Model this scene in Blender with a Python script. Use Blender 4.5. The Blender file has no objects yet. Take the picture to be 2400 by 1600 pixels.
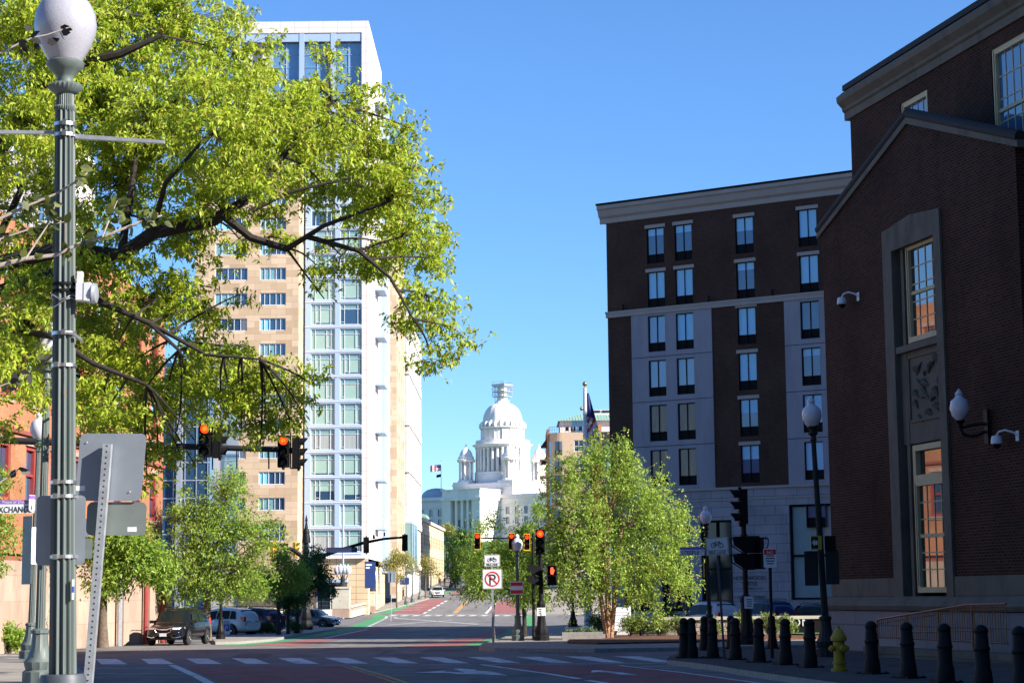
import bpy, bmesh, math, random
import numpy as np
from mathutils import Vector, Matrix, Quaternion
random.seed(7); rng = np.random.default_rng(7)
R = math.radians
S = bpy.context.scene
COL = S.collection
# ---------------------------------------------------------------- camera, sky, sun, exposure
F, PITCH, ROLL, CZ = 4500.0, math.atan(595/4500), 0.010, 1.75
cam = bpy.data.objects.new('camera', bpy.data.cameras.new('camera')); COL.objects.link(cam)
cam.data.sensor_width = 36; cam.data.lens = F/2400*36; cam.data.clip_end = 6000; cam.data.clip_start = .1
_U = Vector((0, -math.sin(PITCH), math.cos(PITCH))); _F = Vector((0, math.cos(PITCH), math.sin(PITCH))); _X = Vector((1, 0, 0))
_r = _X*math.cos(ROLL) - _U*math.sin(ROLL); _u = _X*math.sin(ROLL) + _U*math.cos(ROLL)
cam.matrix_world = Matrix(((_r.x, _u.x, -_F.x, 0), (_r.y, _u.y, -_F.y, 0), (_r.z, _u.z, -_F.z, CZ), (0, 0, 0, 1)))
cam.data.dof.use_dof = True; cam.data.dof.focus_distance = 28; cam.data.dof.aperture_fstop = 12
S.camera = cam
SUN_EL, SUN_AZ = 29.0, 115.5          # azimuth clockwise from +Y
W = bpy.data.worlds.new('World'); S.world = W; W.use_nodes = True
nt = W.node_tree; bg = nt.nodes['Background']
sky = nt.nodes.new('ShaderNodeTexSky'); sky.sky_type = 'NISHITA'; sky.sun_disc = False
sky.sun_elevation = R(SUN_EL); sky.sun_rotation = R(SUN_AZ)
sky.air_density = 1.0; sky.dust_density = 0.0; sky.ozone_density = 10.0
nt.links.new(sky.outputs[0], bg.inputs[0]); bg.inputs[1].default_value = 0.089
sun = bpy.data.objects.new('sun', bpy.data.lights.new('sun', 'SUN')); COL.objects.link(sun)
sun.data.energy = 5.0; sun.data.angle = R(.5); sun.data.color = (1, .93, .82)
_az, _el = R(SUN_AZ), R(SUN_EL)
_sd = Vector((math.sin(_az)*math.cos(_el), math.cos(_az)*math.cos(_el), math.sin(_el)))
sun.rotation_euler = (-_sd).to_track_quat('-Z', 'Y').to_euler()
S.view_settings.view_transform = 'Standard'; S.view_settings.look = 'None'
S.view_settings.gamma = 1; S.view_settings.exposure = 1.3
S.cycles.max_bounces = 6; S.cycles.diffuse_bounces = 2; S.cycles.transparent_max_bounces = 8; S.cycles.use_denoising = True

# ---------------------------------------------------------------- measuring helpers (photo pixel -> place)
def ray(x, y):
    u = (x-1200)/F; v = (800-y)/F
    return _r*u + _u*v + _F
def at(x, y, Y):
    d = ray(x, y); return Vector((0, 0, CZ)) + d*(Y/d.y)
KN = [(-200, 0), (45, -.05), (87, -.33), (167, -.8), (225, -.7), (294, 1.7), (360, 3.4), (500, 10), (700, 22), (3000, 30)]
def gz(Y):
    for (a, za), (b, zb) in zip(KN, KN[1:]):
        if Y <= b: return za + (zb-za)*(Y-a)/(b-a)
    return KN[-1][1]
def G(x, y, dz=0):
    d = ray(x, y); m = d.z/d.y; lo = 5.0
    while lo < 900 and CZ + m*lo > gz(lo) + dz: lo += .5
    a, b = lo-.5, lo
    for _ in range(25):
        c = (a+b)/2
        if CZ + m*c < gz(c)+dz: b = c
        else: a = c
    return Vector((d.x/d.y*b, b, gz(b)+dz))

# ---------------------------------------------------------------- materials
MATS = {}
def nodes(name):
    m = bpy.data.materials.new(name); m.use_nodes = True; MATS[name] = m
    return m, m.node_tree, m.node_tree.nodes['Principled BSDF']
def mat(name, col, rough=.7, var=.12, scale=3.0, bump=0.0, metal=0.0, spec=.4, emit=0, coord='Object', coat=0, stretch=(1, 1, 1)):
    m, t, p = nodes(name)
    p.inputs['Roughness'].default_value = rough; p.inputs['Metallic'].default_value = metal
    p.inputs['Specular IOR Level'].default_value = spec; p.inputs['Coat Weight'].default_value = coat
    p.inputs['Base Color'].default_value = (*col, 1)
    if emit:
        p.inputs['Emission Color'].default_value = (*col, 1); p.inputs['Emission Strength'].default_value = emit
    if var or bump:
        tc = t.nodes.new('ShaderNodeTexCoord'); mp = t.nodes.new('ShaderNodeMapping'); mp.inputs['Scale'].default_value = stretch
        t.links.new(tc.outputs[coord], mp.inputs[0])
        n = t.nodes.new('ShaderNodeTexNoise'); n.inputs['Scale'].default_value = scale; n.inputs['Detail'].default_value = 6; n.inputs['Roughness'].default_value = .65
        t.links.new(mp.outputs[0], n.inputs[0])
        mr = t.nodes.new('ShaderNodeMapRange'); mr.inputs[1].default_value = .3; mr.inputs[2].default_value = .7
        mr.inputs[3].default_value = 1-var; mr.inputs[4].default_value = 1+var
        t.links.new(n.outputs[0], mr.inputs[0])
        mx = t.nodes.new('ShaderNodeVectorMath'); mx.operation = 'SCALE'; mx.inputs[0].default_value = col
        t.links.new(mr.outputs[0], mx.inputs['Scale']); t.links.new(mx.outputs[0], p.inputs['Base Color'])
        if bump:
            b = t.nodes.new('ShaderNodeBump'); b.inputs['Strength'].default_value = bump; b.inputs['Distance'].default_value = .02
            t.links.new(n.outputs[0], b.inputs['Height']); t.links.new(b.outputs[0], p.inputs['Normal'])
    return m
def brick(name, c1, c2, mortar, w=.21, h=.07, ms=.012, rough=.85, bias=0, big=.12, off=.5, bump=.4):
    m, t, p = nodes(name); p.inputs['Roughness'].default_value = rough; p.inputs['Specular IOR Level'].default_value = .1
    uv = t.nodes.new('ShaderNodeUVMap'); uv.uv_map = 'UVMap'
    b = t.nodes.new('ShaderNodeTexBrick'); b.offset = off; b.inputs['Scale'].default_value = 1
    b.inputs['Color1'].default_value = (*c1, 1); b.inputs['Color2'].default_value = (*c2, 1); b.inputs['Mortar'].default_value = (*mortar, 1)
    b.inputs['Brick Width'].default_value = w; b.inputs['Row Height'].default_value = h; b.inputs['Mortar Size'].default_value = ms; b.inputs['Bias'].default_value = bias
    t.links.new(uv.outputs[0], b.inputs[0])
    n = t.nodes.new('ShaderNodeTexNoise'); n.inputs['Scale'].default_value = .35; n.inputs['Detail'].default_value = 8; t.links.new(uv.outputs[0], n.inputs[0])
    mr = t.nodes.new('ShaderNodeMapRange'); mr.inputs[1].default_value = .3; mr.inputs[2].default_value = .7; mr.inputs[3].default_value = 1-big; mr.inputs[4].default_value = 1+big
    t.links.new(n.outputs[0], mr.inputs[0])
    mx = t.nodes.new('ShaderNodeVectorMath'); mx.operation = 'SCALE'
    t.links.new(b.outputs[0], mx.inputs[0]); t.links.new(mr.outputs[0], mx.inputs['Scale']); t.links.new(mx.outputs[0], p.inputs['Base Color'])
    if bump:
        bp = t.nodes.new('ShaderNodeBump'); bp.inputs['Strength'].default_value = bump; bp.inputs['Distance'].default_value = .01; bp.invert = True
        t.links.new(b.outputs['Fac'], bp.inputs['Height']); t.links.new(bp.outputs[0], p.inputs['Normal'])
    return m
def leafmat(name, cols, trans=.4, rough=.5):
    m = bpy.data.materials.new(name); m.use_nodes = True; t = m.node_tree; t.nodes.clear(); MATS[name] = m
    o = t.nodes.new('ShaderNodeOutputMaterial'); g = t.nodes.new('ShaderNodeNewGeometry')
    cr = t.nodes.new('ShaderNodeValToRGB'); e = cr.color_ramp
    for i, c in enumerate(cols):
        if i > 1: e.elements.new(i/(len(cols)-1))
    for i, c in enumerate(cols):
        e.elements[i].position = i/(len(cols)-1); e.elements[i].color = (*c, 1)
    t.links.new(g.outputs['Random Per Island'], cr.inputs[0])
    d = t.nodes.new('ShaderNodeBsdfPrincipled'); d.inputs['Roughness'].default_value = rough; d.inputs['Specular IOR Level'].default_value = .35
    tr = t.nodes.new('ShaderNodeBsdfTranslucent'); mx = t.nodes.new('ShaderNodeMixShader'); mx.inputs[0].default_value = trans
    t.links.new(cr.outputs[0], d.inputs['Base Color']); t.links.new(cr.outputs[0], tr.inputs[0])
    t.links.new(d.outputs[0], mx.inputs[1]); t.links.new(tr.outputs[0], mx.inputs[2]); t.links.new(mx.outputs[0], o.inputs[0])
    return m
asphalt = mat('asphalt', (.175, .168, .165), .95, .25, .9, .15, spec=.06)
ground_m = mat('paving ground', (.22, .20, .18), .9, .2, .3)
concrete = mat('sidewalk concrete', (.27, .245, .215), .95, .18, .7, .1, spec=.08)
shaded_concrete = mat('shaded sidewalk concrete', (.085, .08, .078), .95, .2, 2.5, .15, spec=.06)  # sidewalk concrete with the building's shade put into its darker colour
curb_m = mat('granite curb', (.26, .25, .235), .9, .2, 6, spec=.1)
white_paint = mat('road paint white', (.55, .56, .57), .85, .22, 4, spec=.1)
yellow_paint = mat('road paint orange', (.5, .26, .06), .8, .2, 4)
red_lane = mat('red lane paint', (.26, .10, .10), .9, .3, 1.3, spec=.06)
green_lane = mat('green lane paint', (.07, .27, .11), .9, .25, 1.3, spec=.06)
mulch_m = mat('bark mulch', (.10, .042, .022), 1, .5, 9, .8)
lawn_m = mat('lawn', (.05, .12, .02), 1, .35, 3)
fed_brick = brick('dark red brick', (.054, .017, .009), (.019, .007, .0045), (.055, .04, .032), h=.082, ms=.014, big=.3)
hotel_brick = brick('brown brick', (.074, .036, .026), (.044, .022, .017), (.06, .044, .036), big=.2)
red_brick = brick('orange brick', (.42, .165, .08), (.33, .12, .058), (.33, .17, .11), bump=.2, big=.2)
tan_panel = brick('tan stone panels', (.58, .44, .31), (.42, .295, .19), (.36, .25, .17), w=1.9, h=.776, ms=.02, big=.05, off=.37, bump=0)
beige_panel = brick('beige stone panels', (.60, .45, .29), (.56, .42, .27), (.25, .18, .12), w=2.4, h=.75, ms=.03, big=.05, off=0, bump=0)
granite_blk = brick('granite blocks', (.21, .21, .215), (.17, .17, .175), (.12, .12, .12), w=1.9, h=.78, ms=.02, bump=.2)
hotel_stone = brick('grey stone cladding', (.29, .29, .315), (.265, .265, .29), (.12, .12, .13), w=1.55, h=.62, ms=.018, bump=.2)
white_panel = brick('white metal panels', (.60, .54, .525), (.62, .56, .545), (.42, .38, .37), w=1.8, h=1.55, ms=.03, big=.03, off=0, bump=0)
pink_stone = brick('pink sandstone', (.40, .285, .225), (.34, .24, .19), (.3, .22, .18), w=1.4, h=1.0, ms=.02, big=.15, bump=.1)
field_stone = brick('field stone', (.42, .36, .30), (.26, .22, .19), (.16, .14, .12), w=.34, h=.2, ms=.03, big=.3, bump=.6)
marble = mat('white marble', (.80, .745, .71), .7, .12, .22)
marble_roof = mat('grey marble roof', (.42, .47, .50), .7, .1, .3)
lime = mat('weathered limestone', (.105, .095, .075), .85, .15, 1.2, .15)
hotel_trim = mat('pale hotel trim', (.30, .275, .25), .8, .08, 1)
hotel_panel = mat('lavender grey panel', (.25, .25, .285), .8, .06, .6)
lightblue = mat('pale blue metal', (.30, .40, .56), .5, .04, .5)
whiteframe = mat('white window frame', (.52, .54, .58), .5, .03, 2)
cream = mat('cream sash paint', (.42, .36, .21), .6, .1, 3)
redframe = mat('red painted frame', (.27, .04, .035), .6, .1, 3)
black = mat('black painted metal', (.008, .008, .009), .55, .3, 6, spec=.2)
blackmatte = mat('black matte', (.008, .008, .009), .8, .2, 6, spec=.12)
brown_refl = mat('painted brown reflection', (.17, .10, .065), .12, .35, 1.2, spec=.6, stretch=(3, 3, .5))  # warm reflection painted into the pane colour
bollard_m = mat('cast iron black', (.006, .006, .007), .6, .3, 8, .1, spec=.18)
darkgreen = mat('dark lamp iron', (.014, .018, .018), .55, .2, 5, spec=.25)
darkgalv = mat('dull dark steel', (.07, .075, .085), .6, .2, 8, metal=.3)
globe_big = mat('prismatic frosted globe', (.32, .32, .37), .18, .10, 60, .15, spec=.6)
lampgreen = mat('weathered green lamp paint', (.095, .118, .114), .5, .22, 3.0, .08, stretch=(3, 3, .35))
rustband = mat('brown flute stain', (.16, .11, .085), .7, .4, 4, stretch=(4, 4, .3))
lampbase_m = mat('dark blue grey drum', (.055, .065, .08), .5, .2, 5)
steel = mat('brushed steel', (.5, .5, .5), .32, .15, 9, metal=.9)
galv = mat('galvanized steel', (.45, .48, .52), .42, .18, 12, metal=.6)
signback = mat('aluminium sign back', (.27, .305, .35), .45, .10, 2.5, metal=.45)
signback2 = mat('greenish sign back', (.20, .23, .22), .5, .14, 2.5, metal=.4)
signwhite = mat('white sign face', (.66, .67, .68), .5, .04, 3)
signblack = mat('sign black', (.012, .012, .014), .6, 0)
signred = mat('sign red', (.55, .022, .03), .5, 0)
signpurple = mat('sign purple', (.20, .10, .48), .5, .03)
signnavy = mat('sign navy', (.022, .045, .16), .5, .05)
signblue = mat('sign blue', (.03, .07, .35), .5, .03)
signgreen = mat('sign green', (.02, .2, .1), .5, .03)
signyellow = mat('sign yellow', (.55, .42, .05), .5, .03)
yellow_sig = mat('yellow signal paint', (.75, .36, .01), .5, .05)
hydrant_m = mat('hydrant yellow paint', (.32, .21, .01), .6, .2, 8)
copper = mat('bronze handrail', (.22, .085, .035), .4, .3, 9, metal=.4)
globe_m = mat('frosted globe', (.54, .53, .57), .25, .02, 3, spec=.5)
redlens = mat('lit red lens', (1, .045, .008), .4, 0, emit=1.0)
redcore = mat('lit red lens core', (1, .17, .012), .4, 0, emit=.9)
darklens = mat('unlit lens', (.02, .022, .02), .2, 0)
handlens = mat('lit hand symbol', (1, .12, .05), .4, 0, emit=.8)
bark = mat('dark oak bark', (.028, .022, .019), .95, .5, 7, .6)
bark2 = mat('grey brown bark', (.12, .09, .068), .95, .4, 7, .5)
birchbark = mat('peeling birch bark', (.34, .19, .11), .9, .5, 6, .6, stretch=(1, 1, 2.5))
twig_m = mat('grey twig bark', (.34, .29, .26), .9, .2, 9)
glass_dark = mat('dark glass', (.012, .022, .03), .05, 0, spec=.5)
glass_blue = mat('blue glass', (.022, .06, .12), .04, .15, .3, spec=1.0, coat=.6)
glass_sky = mat('sky glass', (.10, .21, .36), .05, .15, .3, spec=1.0, coat=1)
blind_green = mat('pale green blinds', (.27, .40, .355), .35, .06, .8, spec=.8)
blind_teal = mat('teal tinted glass', (.16, .30, .32), .12, .1, .8, spec=.9)
blind_sky = mat('sky tinted blinds', (.22, .52, .76), .3, .05, .8, spec=.6)  # window blinds, with the blue sky reflection put into their colour
curtain = mat('curtain', (.30, .33, .33), .4, .25, 2.0, spec=.7, stretch=(9, 9, .1))
tint_blue = mat('blue tinted pane', (.045, .11, .21), .08, .12, .8, spec=.9, coat=.5)
rubber = mat('tyre rubber', (.014, .014, .015), .8, .1, 9)
alloy = mat('alloy wheel', (.55, .55, .56), .3, .05, 4, metal=.7)
chrome = mat('chrome', (.75, .76, .78), .12, 0, metal=1)
headlamp = mat('headlamp glass', (.62, .66, .70), .08, .1, 20, spec=1, coat=1)
taillamp = mat('tail lamp', (.4, .012, .012), .2, 0, coat=1)
plate_m = mat('licence plate', (.6, .62, .66), .5, .05)
green_roof = mat('green metal roof', (.27, .42, .33), .5, .06, 1)
awning_m = mat('black awning', (.008, .008, .010), .8, 0)
apt_tan = mat('tan stucco', (.42, .31, .215), .9, .05, .8)
grey_metal = mat('grey roof metal', (.022, .023, .026), .75, .12, 2, spec=.2)
flag_red = mat('flag red', (.48, .03, .05), .8, .05)
flag_white = mat('flag white', (.66, .66, .68), .8, .05)
flag_blue = mat('flag blue', (.02, .035, .14), .8, .05)
polewhite = mat('white pole', (.55, .56, .60), .4, .03, 2)
gold = mat('gilded ball', (.42, .30, .10), .3, .1, 5, metal=.8)
skin_m = mat('skin', (.42, .26, .19), .6, .05); cloth_m = mat('dark clothing', (.02, .022, .028), .9, .1)

def worn(m, under, amount, scale):       # paint scuffed through to the asphalt in patches, plus tyre streaks
    t = m.node_tree; p = t.nodes['Principled BSDF']; src = p.inputs['Base Color'].links[0].from_socket
    tc = t.nodes.new('ShaderNodeTexCoord'); n = t.nodes.new('ShaderNodeTexNoise'); n.inputs['Scale'].default_value = scale; n.inputs['Detail'].default_value = 9; n.inputs['Roughness'].default_value = .75
    t.links.new(tc.outputs['Object'], n.inputs[0]); mr = t.nodes.new('ShaderNodeMapRange'); mr.inputs[1].default_value = 1-amount-.06; mr.inputs[2].default_value = 1-amount+.06
    t.links.new(n.outputs[0], mr.inputs[0]); mx = t.nodes.new('ShaderNodeMix'); mx.data_type = 'RGBA'; mx.inputs[7].default_value = (*under, 1)
    t.links.new(mr.outputs[0], mx.inputs[0]); t.links.new(src, mx.inputs[6]); t.links.new(mx.outputs[2], p.inputs['Base Color'])
for _m, _a, _s in ((white_paint, .42, 1.6), (yellow_paint, .45, 1.6), (red_lane, .44, .8), (green_lane, .42, .8)): worn(_m, (.15, .145, .142), _a, _s)
def stains(m, dark, scale, lo, hi, stretch=(1, 1, 1)):
    t = m.node_tree; p = t.nodes['Principled BSDF']; src = p.inputs['Base Color'].links[0].from_socket
    tc = t.nodes.new('ShaderNodeTexCoord'); mp = t.nodes.new('ShaderNodeMapping'); mp.inputs['Scale'].default_value = stretch; t.links.new(tc.outputs['Object'], mp.inputs[0])
    n = t.nodes.new('ShaderNodeTexNoise'); n.inputs['Scale'].default_value = scale; n.inputs['Detail'].default_value = 10; n.inputs['Roughness'].default_value = .7; t.links.new(mp.outputs[0], n.inputs[0])
    mr = t.nodes.new('ShaderNodeMapRange'); mr.inputs[1].default_value = lo; mr.inputs[2].default_value = hi; mr.inputs[3].default_value = 1; mr.inputs[4].default_value = dark; t.links.new(n.outputs[0], mr.inputs[0])
    v = t.nodes.new('ShaderNodeVectorMath'); v.operation = 'SCALE'; t.links.new(src, v.inputs[0]); t.links.new(mr.outputs[0], v.inputs['Scale']); t.links.new(v.outputs[0], p.inputs['Base Color'])
stains(asphalt, .62, .35, .50, .66, (1, .25, 1)); stains(asphalt, .8, 25, .5, .7); stains(concrete, .7, .8, .52, .68); stains(shaded_concrete, .6, 1.2, .5, .66)
stains(fed_brick, .6, .5, .5, .7, (1, 1, .35)); stains(hotel_brick, .75, .4, .5, .7, (1, 1, .3)); stains(hotel_panel, .8, .7, .5, .68, (1.5, 1.5, .2)); stains(lime, .6, 1.5, .5, .68, (1, 1, .3)); stains(marble, .86, .35, .52, .66, (1.5, 1.5, .3)); stains(red_brick, .75, .5, .5, .7, (1, 1, .4)); stains(pink_stone, .72, 1.0, .5, .68, (1, 1, .35)); stains(hotel_stone, .75, .8, .5, .68, (1, 1, .3)); stains(tan_panel, .88, .25, .5, .66, (1.5, 1.5, .2))

# ---------------------------------------------------------------- mesh helpers
class MB:
    def __init__(s): s.v = []; s.f = []; s.m = []; s.k = 0
    def add(s, vs, fs):
        b = len(s.v); s.v += [tuple(p) for p in vs]; s.f += [tuple(b+i for i in f) for f in fs]; s.m += [s.k]*len(fs); return s
    def box(s, x0, x1, y0, y1, z0, z1):
        return s.add([(x0, y0, z0), (x1, y0, z0), (x1, y1, z0), (x0, y1, z0), (x0, y0, z1), (x1, y0, z1), (x1, y1, z1), (x0, y1, z1)],
                     [(0, 3, 2, 1), (4, 5, 6, 7), (0, 1, 5, 4), (1, 2, 6, 5), (2, 3, 7, 6), (3, 0, 4, 7)])
    def quad(s, a, b, c, d): return s.add([a, b, c, d], [(0, 1, 2, 3)])
    def prism(s, pts, axis, a, b):
        def P(p, t): return (t, p[0], p[1]) if axis == 0 else (p[0], t, p[1]) if axis == 1 else (p[0], p[1], t)
        n = len(pts); vs = [P(p, a) for p in pts]+[P(p, b) for p in pts]
        fs = [tuple(range(n))[::-1], tuple(range(n, 2*n))]+[(i, (i+1) % n, n+(i+1) % n, n+i) for i in range(n)]
        return s.add(vs, fs)
    def lathe(s, prof, n=16, c=(0, 0, 0), cap=True, flute=0, nf=0):
        vs = []
        for r, z in prof:
            for i in range(n):
                t = 2*math.pi*i/n; q = r*(1-flute*(.5+.5*math.cos(nf*t))) if nf else r
                vs.append((c[0]+q*math.cos(t), c[1]+q*math.sin(t), c[2]+z))
        fs = [(j*n+i, j*n+(i+1) % n, (j+1)*n+(i+1) % n, (j+1)*n+i) for j in range(len(prof)-1) for i in range(n)]
        if cap: fs += [tuple(range(n))[::-1], tuple(range((len(prof)-1)*n, len(prof)*n))]
        return s.add(vs, fs)
    def tube(s, pts, rad, n=6, cap=True):
        pts = [Vector(p) for p in pts]; k = len(pts)
        if not hasattr(rad, '__len__'): rad = [rad]*k
        vs = []; up = None
        for i in range(k):
            d = (pts[min(i+1, k-1)]-pts[max(i-1, 0)])
            d = d.normalized() if d.length > 1e-9 else Vector((0, 0, 1))
            if up is None: up = d.orthogonal().normalized()
            up = (up - d*up.dot(d)); up = up.normalized() if up.length > 1e-6 else d.orthogonal().normalized()
            w = d.cross(up)
            for j in range(n):
                t = 2*math.pi*j/n; vs.append(pts[i]+(up*math.cos(t)+w*math.sin(t))*rad[i])
        fs = [(i*n+j, i*n+(j+1) % n, (i+1)*n+(j+1) % n, (i+1)*n+j) for i in range(k-1) for j in range(n)]
        if cap: fs += [tuple(range(n))[::-1], tuple(range((k-1)*n, k*n))]
        return s.add(vs, fs)
    def sphere(s, c, r, n=10, sz=1):
        k = n//2+1; return s.lathe([(max(r*math.sin(math.pi*i/k), 1e-4), -r*sz*math.cos(math.pi*i/k)) for i in range(k+1)], n, c, False)
    def wall(s, x0, x1, z0, z1, holes, y=0.0, rev=.15):
        xs = sorted({x0, x1, *[h[0] for h in holes], *[h[1] for h in holes]}); zs = sorted({z0, z1, *[h[2] for h in holes], *[h[3] for h in holes]})
        xs = [x for x in xs if x0 <= x <= x1]; zs = [z for z in zs if z0 <= z <= z1]
        for i in range(len(xs)-1):
            for j in range(len(zs)-1):
                cx, cz = (xs[i]+xs[i+1])/2, (zs[j]+zs[j+1])/2
                if not any(h[0] < cx < h[1] and h[2] < cz < h[3] for h in holes):
                    s.quad((xs[i], y, zs[j]), (xs[i+1], y, zs[j]), (xs[i+1], y, zs[j+1]), (xs[i], y, zs[j+1]))
        for a, b, c, d in holes:
            s.quad((a, y, c), (b, y, c), (b, y+rev, c), (a, y+rev, c)); s.quad((a, y, d), (a, y+rev, d), (b, y+rev, d), (b, y, d))
            s.quad((a, y, c), (a, y+rev, c), (a, y+rev, d), (a, y, d)); s.quad((b, y, c), (b, y, d), (b, y+rev, d), (b, y+rev, c))
        return s
    def mesh(s, name, mats, smooth=False):
        me = bpy.data.meshes.new(name); me.from_pydata(s.v, [], s.f)
        for m in (mats if isinstance(mats, (list, tuple)) else [mats]): me.materials.append(m)
        me.polygons.foreach_set('material_index', s.m)
        if smooth: me.polygons.foreach_set('use_smooth', [True]*len(s.f))
        uv = me.uv_layers.new(name='UVMap').data; k = 0
        for f in s.f:
            a, b, c = Vector(s.v[f[0]]), Vector(s.v[f[1]]), Vector(s.v[f[2]]); n = (b-a).cross(c-a)
            if n.length > 1e-12: n.normalize()
            if abs(n.z) > .8:
                for i in f: uv[k].uv = s.v[i][:2]; k += 1
            else:
                t = Vector((-n.y, n.x, 0)); t = t.normalized() if t.length > 1e-6 else Vector((1, 0, 0))
                for i in f: p = s.v[i]; uv[k].uv = (p[0]*t.x+p[1]*t.y, p[2]); k += 1
        me.update(); return me
    def obj(s, name, mats, parent=None, smooth=False, loc=(0, 0, 0), rz=0):
        o = put(s.mesh(name, mats, smooth), name, parent, loc, rz)
        if smooth and len(s.f) < 60000: autosmooth(o)
        return o
def autosmooth(o, ang=38):
    me = o.data; bm = bmesh.new(); bm.from_mesh(me); a = R(ang)
    for e in bm.edges:
        if len(e.link_faces) == 2 and e.calc_face_angle(0) > a: e.smooth = False
    bm.to_mesh(me); bm.free()
def put(me, name, parent=None, loc=(0, 0, 0), rz=0):
    o = bpy.data.objects.new(name, me); COL.objects.link(o); o.parent = parent; o.location = loc; o.rotation_euler = (0, 0, rz); return o
def tag(o, label, cat, group=None):
    o['label'] = label; o['category'] = cat
    if group: o['group'] = group
    return o
def thing(name, label, cat, loc=(0, 0, 0), rz=0, group=None):
    o = bpy.data.objects.new(name, None); COL.objects.link(o); o.location = loc; o.rotation_euler = (0, 0, rz); o.empty_display_size = .2
    return tag(o, label, cat, group)
KIDS = {}
def copy_tree(o, parent=None):
    c = o.copy(); COL.objects.link(c); c.parent = parent
    for ch in [x for x in list(COL.objects) if x.parent == o]: copy_tree(ch, c)
    return c
def struct(o, kind='structure'): o['kind'] = kind; return o
def text_obj(s, name, m, parent, loc, size, ext=.004, sx=1.0, align='CENTER', rz=0, sp=1.0):
    cu = bpy.data.curves.new(name, 'FONT'); cu.body = s; cu.size = size; cu.extrude = ext; cu.align_x = align; cu.space_character = sp
    tmp = bpy.data.objects.new(name, cu); COL.objects.link(tmp)
    bpy.context.view_layer.update()
    me = bpy.data.meshes.new_from_object(tmp.evaluated_get(bpy.context.evaluated_depsgraph_get()))
    bpy.data.objects.remove(tmp); me.materials.clear(); me.materials.append(m)
    me.transform(Matrix.Scale(sx, 4, (1, 0, 0))); me.transform(Matrix.Rotation(R(90), 4, 'X'))
    return put(me, name, parent, loc, rz)
def np_quads(name, V, m, parent=None):
    n = len(V)//4; me = bpy.data.meshes.new(name); me.vertices.add(n*4); me.loops.add(n*4); me.polygons.add(n)
    me.vertices.foreach_set('co', V.astype(np.float32).ravel()); me.loops.foreach_set('vertex_index', np.arange(n*4, dtype=np.int32))
    me.polygons.foreach_set('loop_start', np.arange(0, n*4, 4, dtype=np.int32)); me.polygons.foreach_set('loop_total', np.full(n, 4, np.int32))
    me.materials.append(m); me.update(); return put(me, name, parent)
# flat sheets that follow the ground profile
def sheet(name, pts, dz, m, kind='structure', skirt=0, skirt_m=None):
    bm = bmesh.new(); vs = [bm.verts.new((p[0], p[1], 0)) for p in pts]; f = bm.faces.new(vs)
    if f.normal.z < 0: f.normal_flip()
    bm.normal_update()
    if bm.faces[:][0].normal.z < 0: bmesh.ops.reverse_faces(bm, faces=bm.faces[:])
    ys = [p[1] for p in pts]
    for k, _ in KN:
        if min(ys) < k < max(ys): bmesh.ops.bisect_plane(bm, geom=bm.verts[:]+bm.edges[:]+bm.faces[:], plane_co=(0, k, 0), plane_no=(0, 1, 0))
    bmesh.ops.triangulate(bm, faces=bm.faces[:])
    if skirt:
        r = bmesh.ops.extrude_edge_only(bm, edges=[e for e in bm.edges if len(e.link_faces) == 1])
        low = {v for v in r['geom'] if isinstance(v, bmesh.types.BMVert)}
        for fc in r['geom']:
            if isinstance(fc, bmesh.types.BMFace): fc.material_index = 1
    else: low = set()
    for v in bm.verts: v.co.z = gz(v.co.y) + dz - (skirt if v in low else 0)
    me = bpy.data.meshes.new(name); bm.to_mesh(me); bm.free(); me.materials.append(m)
    if skirt: me.materials.append(skirt_m or curb_m)
    return struct(put(me, name), kind)
def px(L, dz=0): return [tuple(G(x, y, dz)[:2]) for x, y in L]

# ================================================================ SETTING: ground, streets, markings
sheet('ground', [(-1500, -120), (1500, -120), (1500, 2600), (-1500, 2600)], -.03, ground_m)
sheet('road', [(-90, -60), (60, -60), (90, 130), (120, 235), (22, 240), (14, 470), (-40, 470), (-22, 240), (-120, 235), (-90, 130)], 0, asphalt)
sheet('hill_lawn', [(-300, 470), (300, 470), (300, 900), (-300, 900)], .05, lawn_m)
# near left sidewalk (lamp posts stand on it), bollard sidewalk on the right
sheet('sidewalk', px([(-200, 1549), (60, 1552), (140, 1556), (178, 1560), (196, 1574), (206, 1604)], .13)+[(-4.2, 20), (-1.6, 9), (0, -30), (-40, -30), (-40, 60)], .13, concrete, skirt=.2)
cs = px([(1563, 1542), (1572, 1535), (1611, 1526), (1700, 1522)], .13)
sheet('sidewalk', px([(1563, 1545), (1600, 1549), (1660, 1556), (1730, 1567), (1845, 1583), (1960, 1598), (2150, 1627)], .13)+[(9.5, 20), (11.5, 0), (60, 0), (60, 66)]+[(13, 66.5)]+cs[::-1], .13, shaded_concrete, skirt=.2)
# far right corner with the planting bed
sheet('sidewalk', px([(1122, 1515), (1160, 1518), (1394, 1519), (1640, 1515), (2000, 1508)], .13)+[(60, 88), (80, 128), (14, 133)]+px([(1500, 1471), (1330, 1463), (1225, 1468), (1207, 1482), (1165, 1498), (1130, 1507)], .13), .13, concrete, skirt=.2)
sheet('planting_bed', px([(1330, 1503), (1400, 1505), (1560, 1502), (1900, 1493)], .2)+[(28, 97), (30, 106)]+px([(1900, 1478), (1560, 1483), (1420, 1484), (1340, 1492)], .2), .2, mulch_m, skirt=.1, skirt_m=mulch_m)
sheet('lawn', px([(1835, 1484), (1900, 1486), (1960, 1484), (1960, 1476), (1835, 1476)], .24), .26, lawn_m)
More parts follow.
